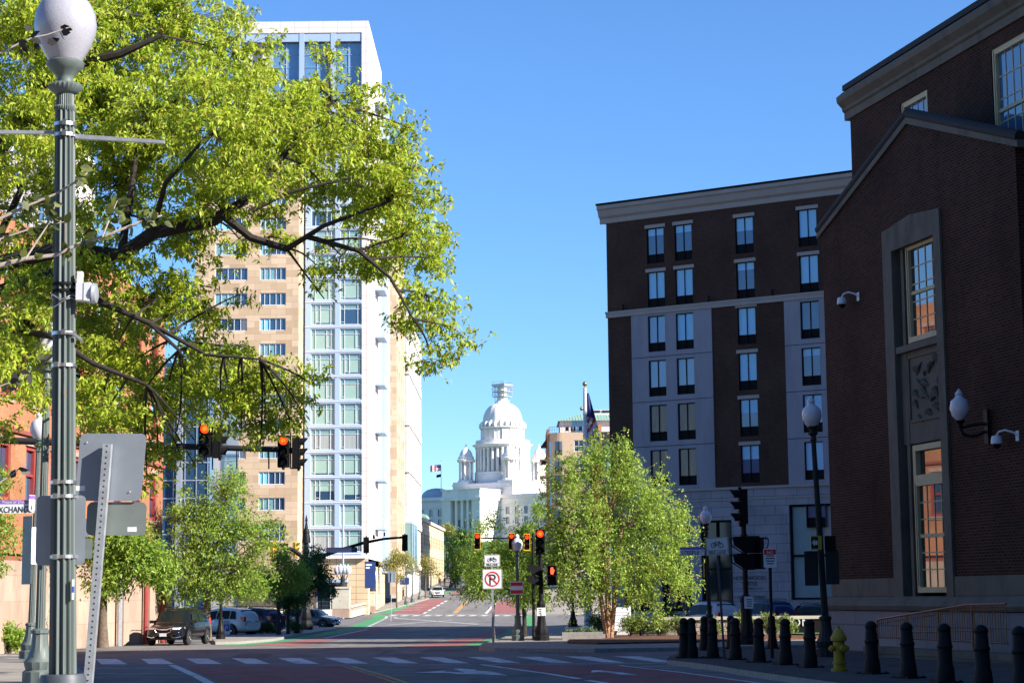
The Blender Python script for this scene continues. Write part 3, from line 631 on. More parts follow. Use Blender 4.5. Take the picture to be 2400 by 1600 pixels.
# ---- brown brick hotel, facade turned 32 degrees, in its own shade
def hotel():
    T = thing('brick_hotel', 'brown brick and grey panel hotel with paired windows and pale cornice', 'hotel', (6.71, 133, 0), R(-32))
    def loc(x, y):
        r = ray(x, y); d = Vector((.848, -.53, 0)); den = r.x*d.y-r.y*d.x; t = (6.71*d.y-133*d.x)/den; q = Vector((0, 0, CZ))+r*t
        return (q-Vector((6.71, 133, 0))).dot(d), q.z
    W = 30.0; cols = [3.2, 5.36, 9.96, 14.55, 19.2, 23.8]; ww, hh = 1.34, 2.48
    wins = []
    for f in range(7):
        for c in cols: wins.append((c, c+ww, 26.9-3.08*f-hh, 26.9-3.08*f))
    def inp(h): return (1.9 <= h[0] < 8.07 or 13.4 <= h[0] < 18)
    up = [h for h in wins if h[3] > 22]; lo = [h for h in wins if h[3] < 22]
    bw = MB(); bw.wall(0, W, 21.3, 27.6, up, 0, .2)
    for a, c in ((0, 1.9), (8.07, 13.4), (17.9, W)): bw.wall(a, c, 8.75, 20.9, [h for h in lo if a < h[0] < c], 0, .2)
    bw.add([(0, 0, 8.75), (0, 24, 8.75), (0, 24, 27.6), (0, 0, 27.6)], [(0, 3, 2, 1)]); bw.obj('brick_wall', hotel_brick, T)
    for a, c in ((1.9, 8.07), (13.4, 17.9)):
        b = MB(); b.wall(a, c, 8.75, 20.9, [h for h in lo if a < h[0] < c], -.08, .28); b.box(a, a+.01, -.079, .1, 8.75, 20.9); b.box(c-.01, c, -.079, .1, 8.75, 20.9); b.obj('grey_panel', hotel_panel, T)
        for z in (11.75, 14.83, 17.91): b = MB(); b.box(a+.02, c-.02, -.086, -.082, z-.02, z+.02); b.obj('panel_joint', blackmatte, T)
    b = MB(); b.box(-.06, W, -.16, .3, 20.9, 21.3); b.box(-.1, W, -.2, .3, 21.18, 21.32); b.obj('band_course', hotel_trim, T)
    b = MB(); b.prism([(0, 27.6), (-.12, 27.62), (-.12, 27.95), (-.3, 28.1), (-.42, 28.5), (-.55, 28.6), (-.55, 28.85), (0, 28.85)], 0, -.45, W); b.box(-.12, -.003, -.1, 24, 27.6, 28.1); b.box(-.45, -.003, -.1, 24, 28.1, 28.85); b.obj('cornice', hotel_trim, T)
    b = MB(); b.box(-.5, W, -.6, 24, 28.86, 29.0); b.obj('roof_edge', blackmatte, T)
    fm = frame_mesh(ww, hh, [ww/2], [.62], .055, .1, blackmatte)
    mt = [blackmatte, blind_sky, tint_blue, curtain, glass_sky, brown_refl]
    def pv(drop, kb=1, kg=2): z = .62+(hh-.62)*(1-drop); return pane_mesh([(0, ww, 0, .62, 0), (0, ww, .62, z, kg), (0, ww, z, hh, kb)], mt)
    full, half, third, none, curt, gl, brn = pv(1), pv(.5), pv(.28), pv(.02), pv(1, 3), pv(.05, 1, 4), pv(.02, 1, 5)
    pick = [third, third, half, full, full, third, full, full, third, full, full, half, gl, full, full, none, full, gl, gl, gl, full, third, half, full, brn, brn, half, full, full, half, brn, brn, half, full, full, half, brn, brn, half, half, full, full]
    for h, p in zip(wins, pick): add_win(T, fm, p, h[0], .16 if not inp(h) or h[3] > 22 else .12, h[2])
    for h in wins:
        if h[3] > 22 or 9 < h[0] < 12:
            b = MB(); b.box(h[0]-.12, h[1]+.12, -.05, -.003, h[3]+.003, h[3]+.24); b.obj('lintel', hotel_trim, T)
    for a in (1.3, 7.9, 12.6):
        b = MB(); b.box(a, a+.14, -.25, -.21, 21.33, 21.75); b.obj('floodlight', blackmatte, T)
    # ground storey in pale stone with large shop windows
    hs = [(6.9, 9.2, .6, 6.6), (13.35, 17.6, 1.3, 7.45), (19.2, 22.5, 1.0, 7.2), (-.0+1.0, 3.2, .6, 6.2), (3.9, 6.1, .6, 6.2)]
    b = MB(); b.wall(0, W, -.9, 8.6, hs, -.1, .35); b.add([(0, -.1, -.9), (0, 24, -.9), (0, 24, 8.6), (0, -.1, 8.6)], [(0, 3, 2, 1)]); b.obj('stone_base', hotel_stone, T)
    b = MB(); b.box(-.1, W, -.24, .1, 8.6, 8.76); b.box(-.05, W, -.16, -.103, 7.9, 8.0); b.obj('base_cornice', hotel_trim, T)
    for a, c, z0, z1 in hs:
        g = MB(); g.quad((a, .2, z0), (c, .2, z0), (c, .2, z1), (a, .2, z1)); p = g.obj('shop_window', blind_teal if a > 13 else glass_dark, T)
        b = MB()
        for x in (a, (a+c)/2-.06, c-.12): b.box(x, x+.12, .05, .19, z0, z1)
        for z in (z0, z0+(z1-z0)*.45, z1-.14): b.box(a, c, .07, .18, z, z+.14)
        b.obj('frame', blackmatte, p)
    sl = loc(1765, 1358)
    p = thing('hotel_sign', 'letters of the hotel name on the pale stone hotel wall', 'sign', (0, 0, 0))
    p.matrix_world = Matrix.Translation((6.71, 133, 0)) @ Matrix.Rotation(R(-32), 4, 'Z') @ Matrix.Translation((sl[0]-.2, -.13, sl[1]))
    text_obj('HOMEWOOD', 'lettering', signblack, p, (0, 0, .0), .37); text_obj('SUITES', 'lettering', signblack, p, (0, 0, -.37), .37)
    text_obj('by Hilton', 'lettering', signblack, p, (0, 0, -.62), .2); text_obj('5 EXCHANGE STREET', 'lettering', signblack, p, (0, 0, -1.2), .235)
    b = MB(); b.box(-.98, -.5, -.01, .01, -.57, -.55); b.box(.5, .98, -.01, .01, -.57, -.55); b.obj('rule_line', signblack, p)
    b = MB(); b.box(0, W, 10, 24, -.9, 28.8); b.obj('core', hotel_brick, T)
    return T
hotel()
wg = thing('shade_block', 'unseen brick block added behind the dark red building to shade the road', 'hotel', (30, 83.5, 0), R(-25.5))  # unseen block, added and turned to the sun to cast road shade
b = MB(); b.box(0, 30, 0, 33, -1, 34); b.obj('wall', hotel_brick, wg); b = MB(); b.box(-.3, 30, -.3, 33, 34.01, 35); b.obj('cornice', hotel_trim, wg)

def blocker_building(label, x0, x1, y0, y1, h, m):  # unseen buildings added to cut the skylight from behind the camera
    T = thing('skylight_blocker', label, 'building'); b = MB(); b.box(x0, x1, y0, y1, -1, h); b.obj('wall', m, T)
    b = MB(); b.box(x0-.4, x1+.4, y0-.4, y1+.4, h+.01, h+1.2); b.obj('cornice', hotel_trim, T)
    for k in range(6):
        for f in range(6):
            w = (x1-x0)/6; g = MB(); g.box(x0+w*(k+.25), x0+w*(k+.75), y1+.003, y1+.08, 4+f*4.6, 6.6+f*4.6); g.obj('window', glass_dark, T)
blocker_building('unseen brown brick block added behind the camera to block skylight', -30, 62, -75, -48, 36, hotel_brick)
blocker_building('unseen grey stone block added behind the camera, left, to block skylight', -95, -36, -70, -44, 44, hotel_stone)
# ---- federal style dark red brick building on the right
FO, FR = Vector((9.97, 60.61, 0)), R(-76)
FD = Vector((math.cos(FR), math.sin(FR), 0)); FN = Vector((FD.y, -FD.x, 0))   # FN points to the street
if FN.x > 0: FN = -FN
def floc(x, y, out=0.0):
    o = FO+FN*out; r = ray(x, y); den = r.x*FD.y-r.y*FD.x; t = (o.x*FD.y-o.y*FD.x)/den; q = Vector((0, 0, CZ))+r*t
    return (q-o).dot(FD), q.z
def federal():
    T = thing('federal_building', 'dark red brick building in shade with a gabled bay and tall sash windows', 'building', FO, FR)
    Wd = 12.57; ax, az = 6.47, 15.17; ez = 13.1
    wx0, wx1 = 5.72, 7.88; W1 = (8.85, 11.72); W2 = (1.72, 5.9)
    # gabled bay, opening behind the stone surround
    b = MB(); sx0, sx1 = 4.57, 8.30
    b.wall(0, Wd, 1.55, 12.3, [(sx0+.05, sx1-.05, 1.55, 12.25)], 0, .0)
    b.add([(0, 0, 12.3), (Wd, 0, 12.3), (Wd, 0, ez), (ax, 0, az), (0, 0, ez)], [(0, 1, 2, 3, 4)])
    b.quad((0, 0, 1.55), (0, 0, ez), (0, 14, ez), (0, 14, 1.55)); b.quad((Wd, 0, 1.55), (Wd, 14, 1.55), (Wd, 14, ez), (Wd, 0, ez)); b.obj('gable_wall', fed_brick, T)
    # stone surround with two window openings
    b = MB(); b.wall(sx0, sx1, 1.55, 12.2, [(wx0-.55, wx1+.0, 1.6, 12.2-.55)], -.07, .42)
    b.prism([(sx0, 12.2), (sx1, 12.2), (sx1, 12.32), ((sx0+sx1)/2, 12.5), (sx0, 12.32)], 1, -.07, .2)
    b.box(wx0-.55, wx1+.05, .12, .3, W2[1]+.05, W1[0]-.05)
    b.quad((sx0, -.07, 1.55), (sx0, -.07, 12.2), (sx0, .01, 12.2), (sx0, .01, 1.55)); b.quad((sx1, -.07, 1.55), (sx1, .01, 1.55), (sx1, .01, 12.2), (sx1, -.07, 12.2))
    b.box(wx0-.3, wx0-.12, .1, .35, 1.6, 11.7); b.obj('stone_surround', lime, T)
    b = MB(); b.box(wx0-.5, wx1+.1, -.05, .3, W1[0]-.25, W1[0]-.06); b.obj('window_sill', lime, T)
    # carved relief panel: low generic figures
    b = MB(); r = random.Random(5); zc = 7.5
    for i in range(26):
        t = r.uniform(0, 1); x = wx0+.15+t*1.7; z = zc-.75+r.uniform(0, 1.5); L = r.uniform(.15, .5); a = r.uniform(-.9, .9)
        b.tube([(x, .11, z), (x+L*.5*math.cos(a), .06, z+L*.5*math.sin(a)+.05), (x+L*math.cos(a), .11, z+L*math.sin(a))], [.03, r.uniform(.05, .11), .02], 6)
    b.obj('relief_carving', lime, T, True)
    b = MB(); f = .06
    b.box(wx0, wx1+.1, .07, .12, zc-.95, zc-.88); b.box(wx0, wx1+.1, .07, .12, zc+.9, zc+.97); b.box(wx0-.03, wx0+.04, .07, .12, zc-.88, zc+.9); b.obj('relief_border', lime, T)
    def sash(x0, x1, z0, z1, nr, mats, y=.22, parent=T):
        w, h = x1-x0, z1-z0; mid = h*.5
        b = MB(); t = .17
        b.box(0, t, -.1, .1, 0, h); b.box(w-t, w, -.1, .1, 0, h); b.box(t, w-t, -.1, .1, h-t, h); b.box(t, w-t, -.14, .1, 0, t*.9); b.box(t, w-t, -.05, .08, mid-.05, mid+.05)
        b.box(t*.35, t*.65, -.13, -.1, .2, h-.1)
        iw = w-2*t
        for k in range(1, 4): b.box(t+iw*k/4-.016, t+iw*k/4+.016, -.018, .02, t*.9, h-t)
        for k in range(1, nr):
            z = t+(h-2*t)*k/nr; b.box(t, w-t, -.016, .018, z-.016, z+.016)
        o = b.obj('window', cream, parent, loc=(x0, y, z0))
        g = MB(); q = [(t, .0, t*.8), (w-t, .0, t*.8), (w-t, .0, h-t), (t, .0, h-t)]; g.quad(*q); g.obj('pane', mats, o); return o
    sash(wx0, wx1, W1[0], W1[1], 5, fed_glass); sash(wx0, wx1, W2[0], W2[1]-1.0, 6, fed_glass); 
    b = MB(); b.box(0, wx1-wx0, -.1, .1, 0, .14); b.box(0, .17, -.1, .1, .141, 1.0); b.box(wx1-wx0-.17, wx1-wx0, -.1, .1, .141, 1.0); b.box(.171, wx1-wx0-.171, -.1, .1, .83, 1.0); o = b.obj('window', cream, T, loc=(wx0, .22, W2[1]-1.0))
    g = MB(); g.quad((.17, .05, .14), (wx1-wx0-.17, .05, .14), (wx1-wx0-.17, .05, .83), (.17, .05, .83)); g.obj('pane', fed_glass, o)
    # gable coping: stone rake under a dark metal cap
    def rake(b, y0, y1, o0, o1, ext=0.0):
        for (xa, za), (xb, zb) in (((-.25-ext, ez-.09), (ax, az)), ((ax, az), (Wd+.25+ext, ez-.09))):
            b.prism([(xa, za+o0), (xb, zb+o0), (xb, zb+o1), (xa, za+o1)], 1, y0, y1)
    b = MB(); rake(b, -.08, .3, .0, .2); b.obj('gable_coping', lime, T)
    b = MB()
    for (xa, za), (xb, zb) in (((-.25, ez+.2), (ax, az+.31)), ((ax, az+.31), (Wd+.25, ez+.2))): b.tube([(xa, .02, za), (xb, .02, zb)], .155, 12)
    b.obj('ridge_cap', grey_metal, T, True)
    b = MB(); b.add([(0, .3, ez), (ax, .3, az), (Wd, .3, ez), (0, 14, ez), (ax, 14, az), (Wd, 14, ez)], [(0, 1, 4, 3), (1, 2, 5, 4)]); b.obj('roof', grey_metal, T)
    # water table and granite plinth
    b = MB(); b.prism([(-.0, 1.2), (-.2, 1.22), (-.26, 1.35), (-.2, 1.46), (-.05, 1.6), (-.05, 1.62), (.1, 1.62), (.1, 1.2)], 0, -.25, Wd+14); b.box(-.04, sx0, -.04, .1, 1.63, 2.15); b.box(sx1, Wd, -.04, .1, 1.63, 2.15); b.obj('water_table', lime, T)
    b = MB(); b.box(-.12, Wd+14, -.12, .1, -.3, 1.19); b.box(-.12, -.01, .11, 14, -.3, 1.19); b.obj('granite_plinth', granite_blk, T)
    # main block set back
    sb = 1.5; x0 = -.85; xe = 48.0; top = 18.1
    wl = [(2.9-.0, 4.75, 13.2, 16.75), (8.75, 10.7, 13.2, 16.8), (14.6, 16.6, 13.2, 16.8)]
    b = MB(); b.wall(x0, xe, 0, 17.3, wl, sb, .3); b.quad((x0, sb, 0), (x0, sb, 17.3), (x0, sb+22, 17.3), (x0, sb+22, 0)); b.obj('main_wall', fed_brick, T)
    for a, c, z0, z1 in wl: sash(a, c, z0, z1, 5, tint_blue, sb+.14)
    b = MB(); b.prism([(sb, 17.2), (sb-.07, 17.2), (sb-.07, 17.45), (sb-.14, 17.5), (sb-.15, 17.6), (sb-.32, 17.78), (sb-.34, 17.9), (sb-.34, 17.97), (sb-.1, 18.17), (sb+.3, 18.17), (sb+.3, 17.2)], 0, x0-.3, xe)
    b.box(x0-.3, x0-.003, sb+.301, sb+22, 17.2, 18.17); b.obj('cornice', lime, T)
    b = MB(); b.box(x0-.2, xe, sb-.16, sb+22, 18.18, 18.36); b.obj('roof', grey_metal, T)
    b = MB(); b.box(x0+.2, xe, sb+.6, sb+22, 0, 18.2); b.obj('core', fed_brick, T)
    return T
fed_glass = mat('old reflecting glass', (.016, .018, .02), .02, 0, spec=1.0, coat=1)
FED = federal()
def fworld(x, y, out):
    s, z = floc(x, y, out); p = FO+FN*out+FD*s; return Vector((p.x, p.y, z))
def dome_camera(x, y, label):
    T = thing('security_camera', label, 'camera', fworld(x, y, .35), FR, 'dome cameras on the dark red brick building')
    b = MB(); b.lathe([(.02, .16), (.12, .14), (.15, .04), (.15, -.06), (.13, -.07)], 14); b.obj('housing', polewhite, T, True)
    b = MB(); b.lathe([(.11, -.07), (.10, -.13), (.05, -.18), (.01, -.19)], 12); b.obj('dome', blackmatte, T, True)
    b = MB(); b.tube([(0, 0, .15), (.1, .02, .24), (.28, .1, .27), (.42, .26, .2), (.46, .34, .12)], .025, 8); b.box(.38, .54, .33, .348, -.02, .24); b.obj('bracket_arm', polewhite, T, True)
dome_camera(1973, 708, 'white dome camera on an arm beside the upper window near the gable corner'); dome_camera(2336, 1034, 'white dome camera on the brick right of the wall lantern')
def wall_lantern():
    T = thing('wall_lantern', 'white acorn globe lantern on a black scrolled bracket beside the carved panel', 'lantern', fworld(2250, 985, .75), FR)
    b = MB(); b.lathe([(.08, 0), (.20, .12), (.26, .32), (.22, .52), (.12, .60), (.09, .66), (.11, .70), (.04, .80), (.01, .84)], 18); b.obj('globe', globe_m, T, True)
    b = MB(); b.lathe([(.05, -.22), (.07, -.16), (.05, -.12), (.13, -.03), (.14, .0)], 14)
    b.tube([(0, 0, -.18), (.02, .05, -.35), (.06, .2, -.42), (.14, .4, -.40), (.2, .6, -.3)], .045, 8); b.tube([(0, 0, -.2), (.1, .3, -.12), (.2, .65, -.1)], .04, 8)
    b.box(.1, .32, .62, .7, -.62, .28); b.obj('bracket', black, T, True)
wall_lantern()
def ramp():
    o = 2.1; P = [floc(x, y, o) for x, y in ((2056, 1451), (2262, 1417), (2358, 1414))]; Q = [floc(x, y, o) for x, y in ((2058, 1492), (2262, 1495), (2362, 1499))]
    T = thing('ramp_railing', 'bronze handrail with slim balusters along the ramp below the brick wall', 'railing', FO+FN*o, FR)
    top = [(p[0], 0, p[1]) for p in P]; z0 = Q[0][1]
    b = MB(); b.tube(top, .028, 8); b.obj('handrail', copper, T)
    b = MB(); b.tube([(P[0][0], 0, z0), (P[2][0], 0, z0-.02)], .022, 6); b.tube([(P[0][0]+.6, .5, z0+.12), (P[1][0]+.4, .5, P[1][1]-.62)], .02, 6); b.tube([(P[0][0]+.1, 0, P[0][1]-.1), (P[1][0], 0, P[1][1]-.12), (P[2][0], 0, P[2][1]-.12)], .015, 6); b.obj('lower_rail', copper, T)
    def topz(s): return lerp(P[0][1], P[1][1], (s-P[0][0])/(P[1][0]-P[0][0])) if s < P[1][0] else P[1][1]
    s = P[0][0]; k = 0
    while s < P[2][0]+.01:
        b = MB(); big = k % 14 == 0; b.tube([(s, 0, z0-(.35 if big else 0)), (s, 0, topz(s))], .026 if big else .011, 6); b.obj('post' if big else 'baluster', copper, T); s += .13; k += 1
    T2 = thing('ramp_wall', 'low grey stone ramp wall under the bronze handrail', 'wall', FO+FN*(o+.25), FR)
    b = MB(); b.box(P[0][0]-.1, P[2][0]+12, 0, .5, -.2, z0-.42); b.obj('wall', granite_blk, T2)
    b = MB(); b.box(P[0][0]-.2, P[2][0]+12, -.1, .55, z0-.41, z0-.25); b.obj('coping', lime, T2)
ramp()
# ---- apartment house right of the State House
def apartments():
    Y = 330.0; k = Y/F
    T = thing('apartment_house', 'tan and red brick apartment house with rounded corner and green metal roof', 'building')
    def X(x, y=1100): return at(x, y, Y).x
    def Z(y, x=1330): return at(x, y, Y).z
    xa, xb, xc = X(1288), X(1378), X(1440); zr = Z(1013)
    cx, rad = X(1318), X(1318)-X(1288)
    FHt = (Z(1028+0)-Z(1028+39.5))
    rows = [Z(1031-0)-FHt*j for j in range(9)]
    # curved corner wall and flat part
    b = MB(); n = 8
    arc = [(cx-rad*math.cos(R(90*i/n)), Y+rad-rad*math.sin(R(90*i/n))) for i in range(n+1)]
    for (p, q) in zip(arc, arc[1:]): b.quad((p[0], p[1], 4), (q[0], q[1], 4), (q[0], q[1], zr), (p[0], p[1], zr))
    hs = []
    for z in rows:
        hs.append((X(1346), X(1369), z-2.0, z)); 
    b2 = [(X(1334)-2.0, X(1334), z-1.9-.2, z-.2) for z in rows]
    b.wall(cx, xb, 4, zr, hs, Y, .25); b.add([p+(zr,) for p in arc]+[(xb, Y, zr), (xb, Y+14, zr), (arc[0][0], Y+14, zr)], [tuple(range(n+4))]); b.obj('stucco_wall', apt_tan, T)
    fm = frame_mesh(X(1369)-X(1346), 2.0, [(X(1369)-X(1346))/2], [.95], .12, .1, whiteframe); pm = pane_mesh([(0, X(1369)-X(1346), 0, 2, 0)], [glass_dark])
    for h in hs: add_win(T, fm, pm, h[0], Y+.22, h[2])
    # loggia windows on the curve
    i = 5
    for z in rows:
        p, q = Vector((*arc[5], 0)), Vector((*arc[8], 0)); d = (q-p); L = d.length; a = math.atan2(d.y, d.x); b = MB(); b.box(0, L, -.05, .3, 0, 2.3); o = b.obj('window', glass_blue, T, loc=(p.x, p.y-.15, z-2.5), rz=a)
        b = MB(); b.box(L*.45, L*.55, -.1, -.053, 0, 2.3); b.box(0, L, -.12, -.053, 0, .75); b.obj('frame', grey_metal, o)
        p, q = Vector((*arc[1], 0)), Vector((*arc[3], 0)); d = (q-p); L = d.length; a = math.atan2(d.y, d.x); b = MB(); b.box(0, L, -.05, .3, 0, 2.3); b.obj('window', blind_sky, T, loc=(p.x, p.y, z-2.5), rz=a)
    # brick end wall with awnings and balconies
    b = MB(); b.box(X(1283), X(1288)-.02, Y+1.6, Y+16, 4, Z(1003)); b.box(X(1388), X(1411), Y-.5, Y+12, 4, Z(996)); b.obj('brick_wall', red_brick, T)
    for z in rows[:5:1]:
        b = MB(); b.prism([(0, 0), (-1.1, -1.5), (0, -1.5)], 1, Y+3, Y+6); b.obj('awning', awning_m, T, loc=(X(1283), 0, z+.6)) if z in (rows[0], rows[1]) else None
        b = MB(); b.box(X(1283)-1.2, X(1283), Y+2.5, Y+7, z-3.3, z-3.0); bo = b.obj('balcony', apt_tan, T)
        b = MB()
        for t in range(6): b.box(X(1283)-1.2, X(1283)-1.15, Y+2.5+t*.8, Y+2.55+t*.8, z-3, z-2)
        b.box(X(1283)-1.2, X(1283)-1.15, Y+2.5, Y+7, z-2.05, z-2); b.box(X(1283)-1.2, X(1283), Y+2.5, Y+2.55, z-2.05, z-2); b.obj('balcony_rail', whiteframe, bo)
    b = MB(); b.prism([(0, 0), (-.8, -2.4), (.6, -2.4)], 0, X(1411), X(1411)+4); b.obj('awning', awning_m, T, loc=(0, Y, Z(1012)))
    for z in rows[:7]:
        b = MB(); b.box(X(1411), X(1440), Y+.3, Y+.4, z-2.6, z); b.obj('window', glass_sky, T)
    b = MB(); b.box(X(1411), X(1445), Y+.5, Y+12, 4, zr); b.obj('side_wall', white_panel, T)
    # penthouse under green hipped roof
    pz = Z(983); x0, x1 = X(1315), X(1460); rz_ = Z(959)
    b = MB(); b.box(x0, x1, Y+3.0, Y+14, zr, pz); b.obj('penthouse_wall', white_panel, T)
    for xx in (1343, 1358):
        b = MB(); b.box(X(xx), X(xx+12), Y+2.9, Y+2.99, zr+.3, zr+2.5); b.obj('penthouse_window', glass_sky, T)
    e0, e1, rx = X(1310), X(1460), X(1364)
    b = MB(); b.add([(e0, Y+2.2, pz), (e1, Y+2.2, pz), (e1, Y+9, rz_), (rx, Y+9, rz_), (e0, Y+15.8, pz), (e1, Y+15.8, pz)], [(0, 1, 2, 3), (4, 0, 3), (5, 4, 3, 2), (0, 4, 5, 1)])
    n = 22
    for i in range(n):
        x = lerp(e0, e1, (i+.5)/n); t = min(1, (x-e0)/(rx-e0)); b.box(x-.06, x+.06, Y+2.15, Y+2.25, pz, pz+.08)
        b.add([(x-.05, Y+2.2, pz+.12), (x+.05, Y+2.2, pz+.12), (x+.05, Y+2.2+6.8*t, pz+(rz_-pz)*t+.12), (x-.05, Y+2.2+6.8*t, pz+(rz_-pz)*t+.12)], [(0, 1, 2, 3)])
    b.obj('roof', green_roof, T)
    b = MB(); b.box(X(1390), X(1460), Y+8, Y+13, rz_-.3, Z(950)); ph = b.obj('roof_box', white_panel, T)
    b = MB(); b.box(X(1395), X(1414), Y+7.9, Y+7.99, Z(957), Z(952)); b.box(X(1418), X(1440), Y+7.9, Y+7.99, Z(957), Z(952)); b.obj('louvre', glass_dark, ph)
    # terrace rail and furniture
    b = MB()
    for p, q in zip(arc+[(xb, Y)], arc[1:]+[(xb, Y), (xb, Y)]):
        b.tube([(p[0], p[1], zr), (p[0], p[1], zr+1.05)], .03, 4)
        if p != q: b.tube([(p[0], p[1], zr+1.05), (q[0], q[1], zr+1.05)], .03, 4); b.tube([(p[0], p[1], zr+.55), (q[0], q[1], zr+.55)], .02, 4)
    b.obj('terrace_rail', grey_metal, T)
    for i, xx in enumerate((1331, 1345, 1352, 1363)):
        c = thing('terrace_chair', ['dark chair at the left end of the roof terrace', 'dark chair second along the roof terrace', 'dark chair third along the roof terrace', 'dark chair beside the flagpole on the roof terrace'][i], 'chair', (X(xx), Y+1.4, zr), i, 'chairs on the roof terrace')
        b = MB(); b.box(-.3, .3, -.3, .3, .4, .47); b.box(-.3, .3, .25, .31, .47, 1.1)
        for sx in (-.27, .23):
            for sy in (-.28, .24): b.box(sx, sx+.05, sy, sy+.05, 0, .4)
        b.obj('frame', black, c)
apartments()

# ---- State House on its hill
def statehouse():
    Y = 700.0; c = at(1180, 1240, Y); T = thing('state_house', 'white marble domed capitol on the hill with scaffolding round its lantern', 'capitol', (c.x, Y, 0), R(-34))
    zz = lambda y: at(1180, y, Y).z
    u = Y/F
    # dome and drum (lathe about the axis)
    r0 = 46.5*u
    dz0, dz1 = zz(990), zz(944)
    b = MB(); prof = [(r0*math.cos(R(a))**.72 if a < 90 else .1, dz0+(dz1-dz0)*math.sin(R(a))) for a in (0, 8, 16, 25, 34, 43, 52, 60, 68, 74, 79)]
    b.lathe(prof, 64, flute=.03, nf=16); b.obj('dome', marble, T, True)
    b = MB(); b.lathe([(r0+.9, zz(1006)), (r0+.9, zz(1005)), (r0+1.3, zz(1004)), (r0+1.3, zz(1002.5)), (r0+.5, zz(1001)), (r0+.2, zz(989))], 48, cap=False)
    for i in range(24):
        a = i*math.pi/12; q = r0+.9; b.tube([(q*math.cos(a), q*math.sin(a), zz(1003)), (q*math.cos(a), q*math.sin(a), zz(994))], .55, 6); b.tube([(q*math.cos(a), q*math.sin(a), zz(994)), ((r0-.6)*math.cos(a), (r0-.6)*math.sin(a), zz(986))], .4, 5)
    b.obj('dome_collar', marble, T)
    b = MB(); b.lathe([(r0+.4, zz(1034)), (r0+.4, zz(1006))], 48, cap=False)
    for i in range(16):
        a = (i+.5)*math.pi/8; q = r0+.45; b.tube([(q*math.cos(a), q*math.sin(a), zz(1034)), (q*math.cos(a), q*math.sin(a), zz(1007))], .35, 4)
    b.obj('attic_drum', marble, T)
    r1 = 64*u
    b = MB(); b.lathe([(r1-1.2, zz(1052)), (r1+.2, zz(1050)), (r1+.2, zz(1047.5)), (r1+1.1, zz(1044.5)), (r1+1.1, zz(1043)), (r1, zz(1042)), (r1, zz(1040.5)), (r1-.1, zz(1033)), (r1-.5, zz(1033)), (r1-.5, zz(1040)), (r0, zz(1040))], 56, cap=False)
    b.obj('entablature', marble, T)
    b = MB(); rb = r1-.25
    for i in range(56):
        a = 2*math.pi*i/56; b.tube([(rb*math.cos(a), rb*math.sin(a), zz(1039.6)), (rb*math.cos(a), rb*math.sin(a), zz(1034))], .16, 4)
    b.obj('balustrade', marble, T)
    for i in range(32):
        a = 2*math.pi*i/32; q = r1-.6; b = MB(); b.lathe([(.75, 0), (.75, .4), (.6, .6), (.5, zz(1054)-zz(1108)), (.75, zz(1053)-zz(1108)), (.75, zz(1051.5)-zz(1108))], 8); o = b.obj('column', marble, T, loc=(q*math.cos(a), q*math.sin(a), zz(1108))) if i == 0 else put(o0, 'column', T, (q*math.cos(a), q*math.sin(a), zz(1108)))
        if i == 0: o0 = o.data
    b = MB(); b.lathe([(r1-2.4, zz(1110)), (r1-2.4, zz(1050))], 48, cap=False); b.obj('inner_drum', marble, T)
    for i in range(32):
        if i % 2: continue
        a = 2*math.pi*(i+.5)/32; q = r1-2.35; b = MB(); b.box(-.05, .05, -.45, .45, zz(1092), zz(1074)); b.obj('drum_window', glass_blue, T, loc=(q*math.cos(a), q*math.sin(a), 0), rz=a)
    b = MB(); b.lathe([(r1+.4, zz(1134)), (r1+.4, zz(1114)), (r1+.2, zz(1112)), (r1+.5, zz(1109)), (r1+.5, zz(1107.9)), (r1-3, zz(1107.9))], 56, cap=False); b.obj('drum_base', marble, T)
    # scaffolded lantern
    b = MB(); b.lathe([(2.9, zz(945)), (2.5, zz(942)), (2.2, zz(940)), (1.7, zz(930)), (1.7, zz(905)), (1.2, zz(902))], 16); b.obj('lantern', marble, T)
    b = MB()
    for y in (929.5, 917.5, 905):
        z = zz(y); b.box(-2.6, 2.6, -2.6, 2.6, z-.18, z+.15)
        for sx, sy in ((-2.6, -2.6), (2.6, -2.6), (-2.6, 2.6), (2.6, 2.6)): b.tube([(sx, sy, z), (sx, sy, z+1.5)], .1, 4)
        for zz_ in (.75, 1.5): b.tube([(-2.6, -2.6, z+zz_), (2.6, -2.6, z+zz_), (2.6, 2.6, z+zz_), (-2.6, 2.6, z+zz_), (-2.6, -2.6, z+zz_)], .08, 4)
    for sx, sy in ((-1.9, -1.9), (1.9, -1.9), (-1.9, 1.9), (1.9, 1.9)): b.tube([(sx, sy, zz(944)), (sx, sy, zz(903))], .1, 4)
    b.tube([(3.0, 1.5, zz(929)), (3.6, 2.0, zz(898))], .1, 4); b.box(-2.8, 2.8, -2.8, 2.8, zz(904.4), zz(901)); b.obj('scaffolding', galv, T)
    # corner turrets
    def turret(x, y):
        z = zz(1131); q = u*6.43; k = 1.0
        b = MB(); b.lathe([(3.1, 0), (3.1, .7), (2.6, .9), (2.6, 1.0)], 12); p = b.obj('turret', marble, T, loc=(x, y, z))
        zc = zz(1083)-z
        for i in range(8):
            a = math.pi*i/4+.39; b = MB(); b.lathe([(.45, 1), (.36, 1.4), (.32, zc-.4), (.5, zc)], 8); b.obj('column', marble, p, loc=(2.35*math.cos(a), 2.35*math.sin(a), 0))
        b = MB(); b.lathe([(1.1, .9), (1.1, zc)], 10); b.obj('core', marble, p)
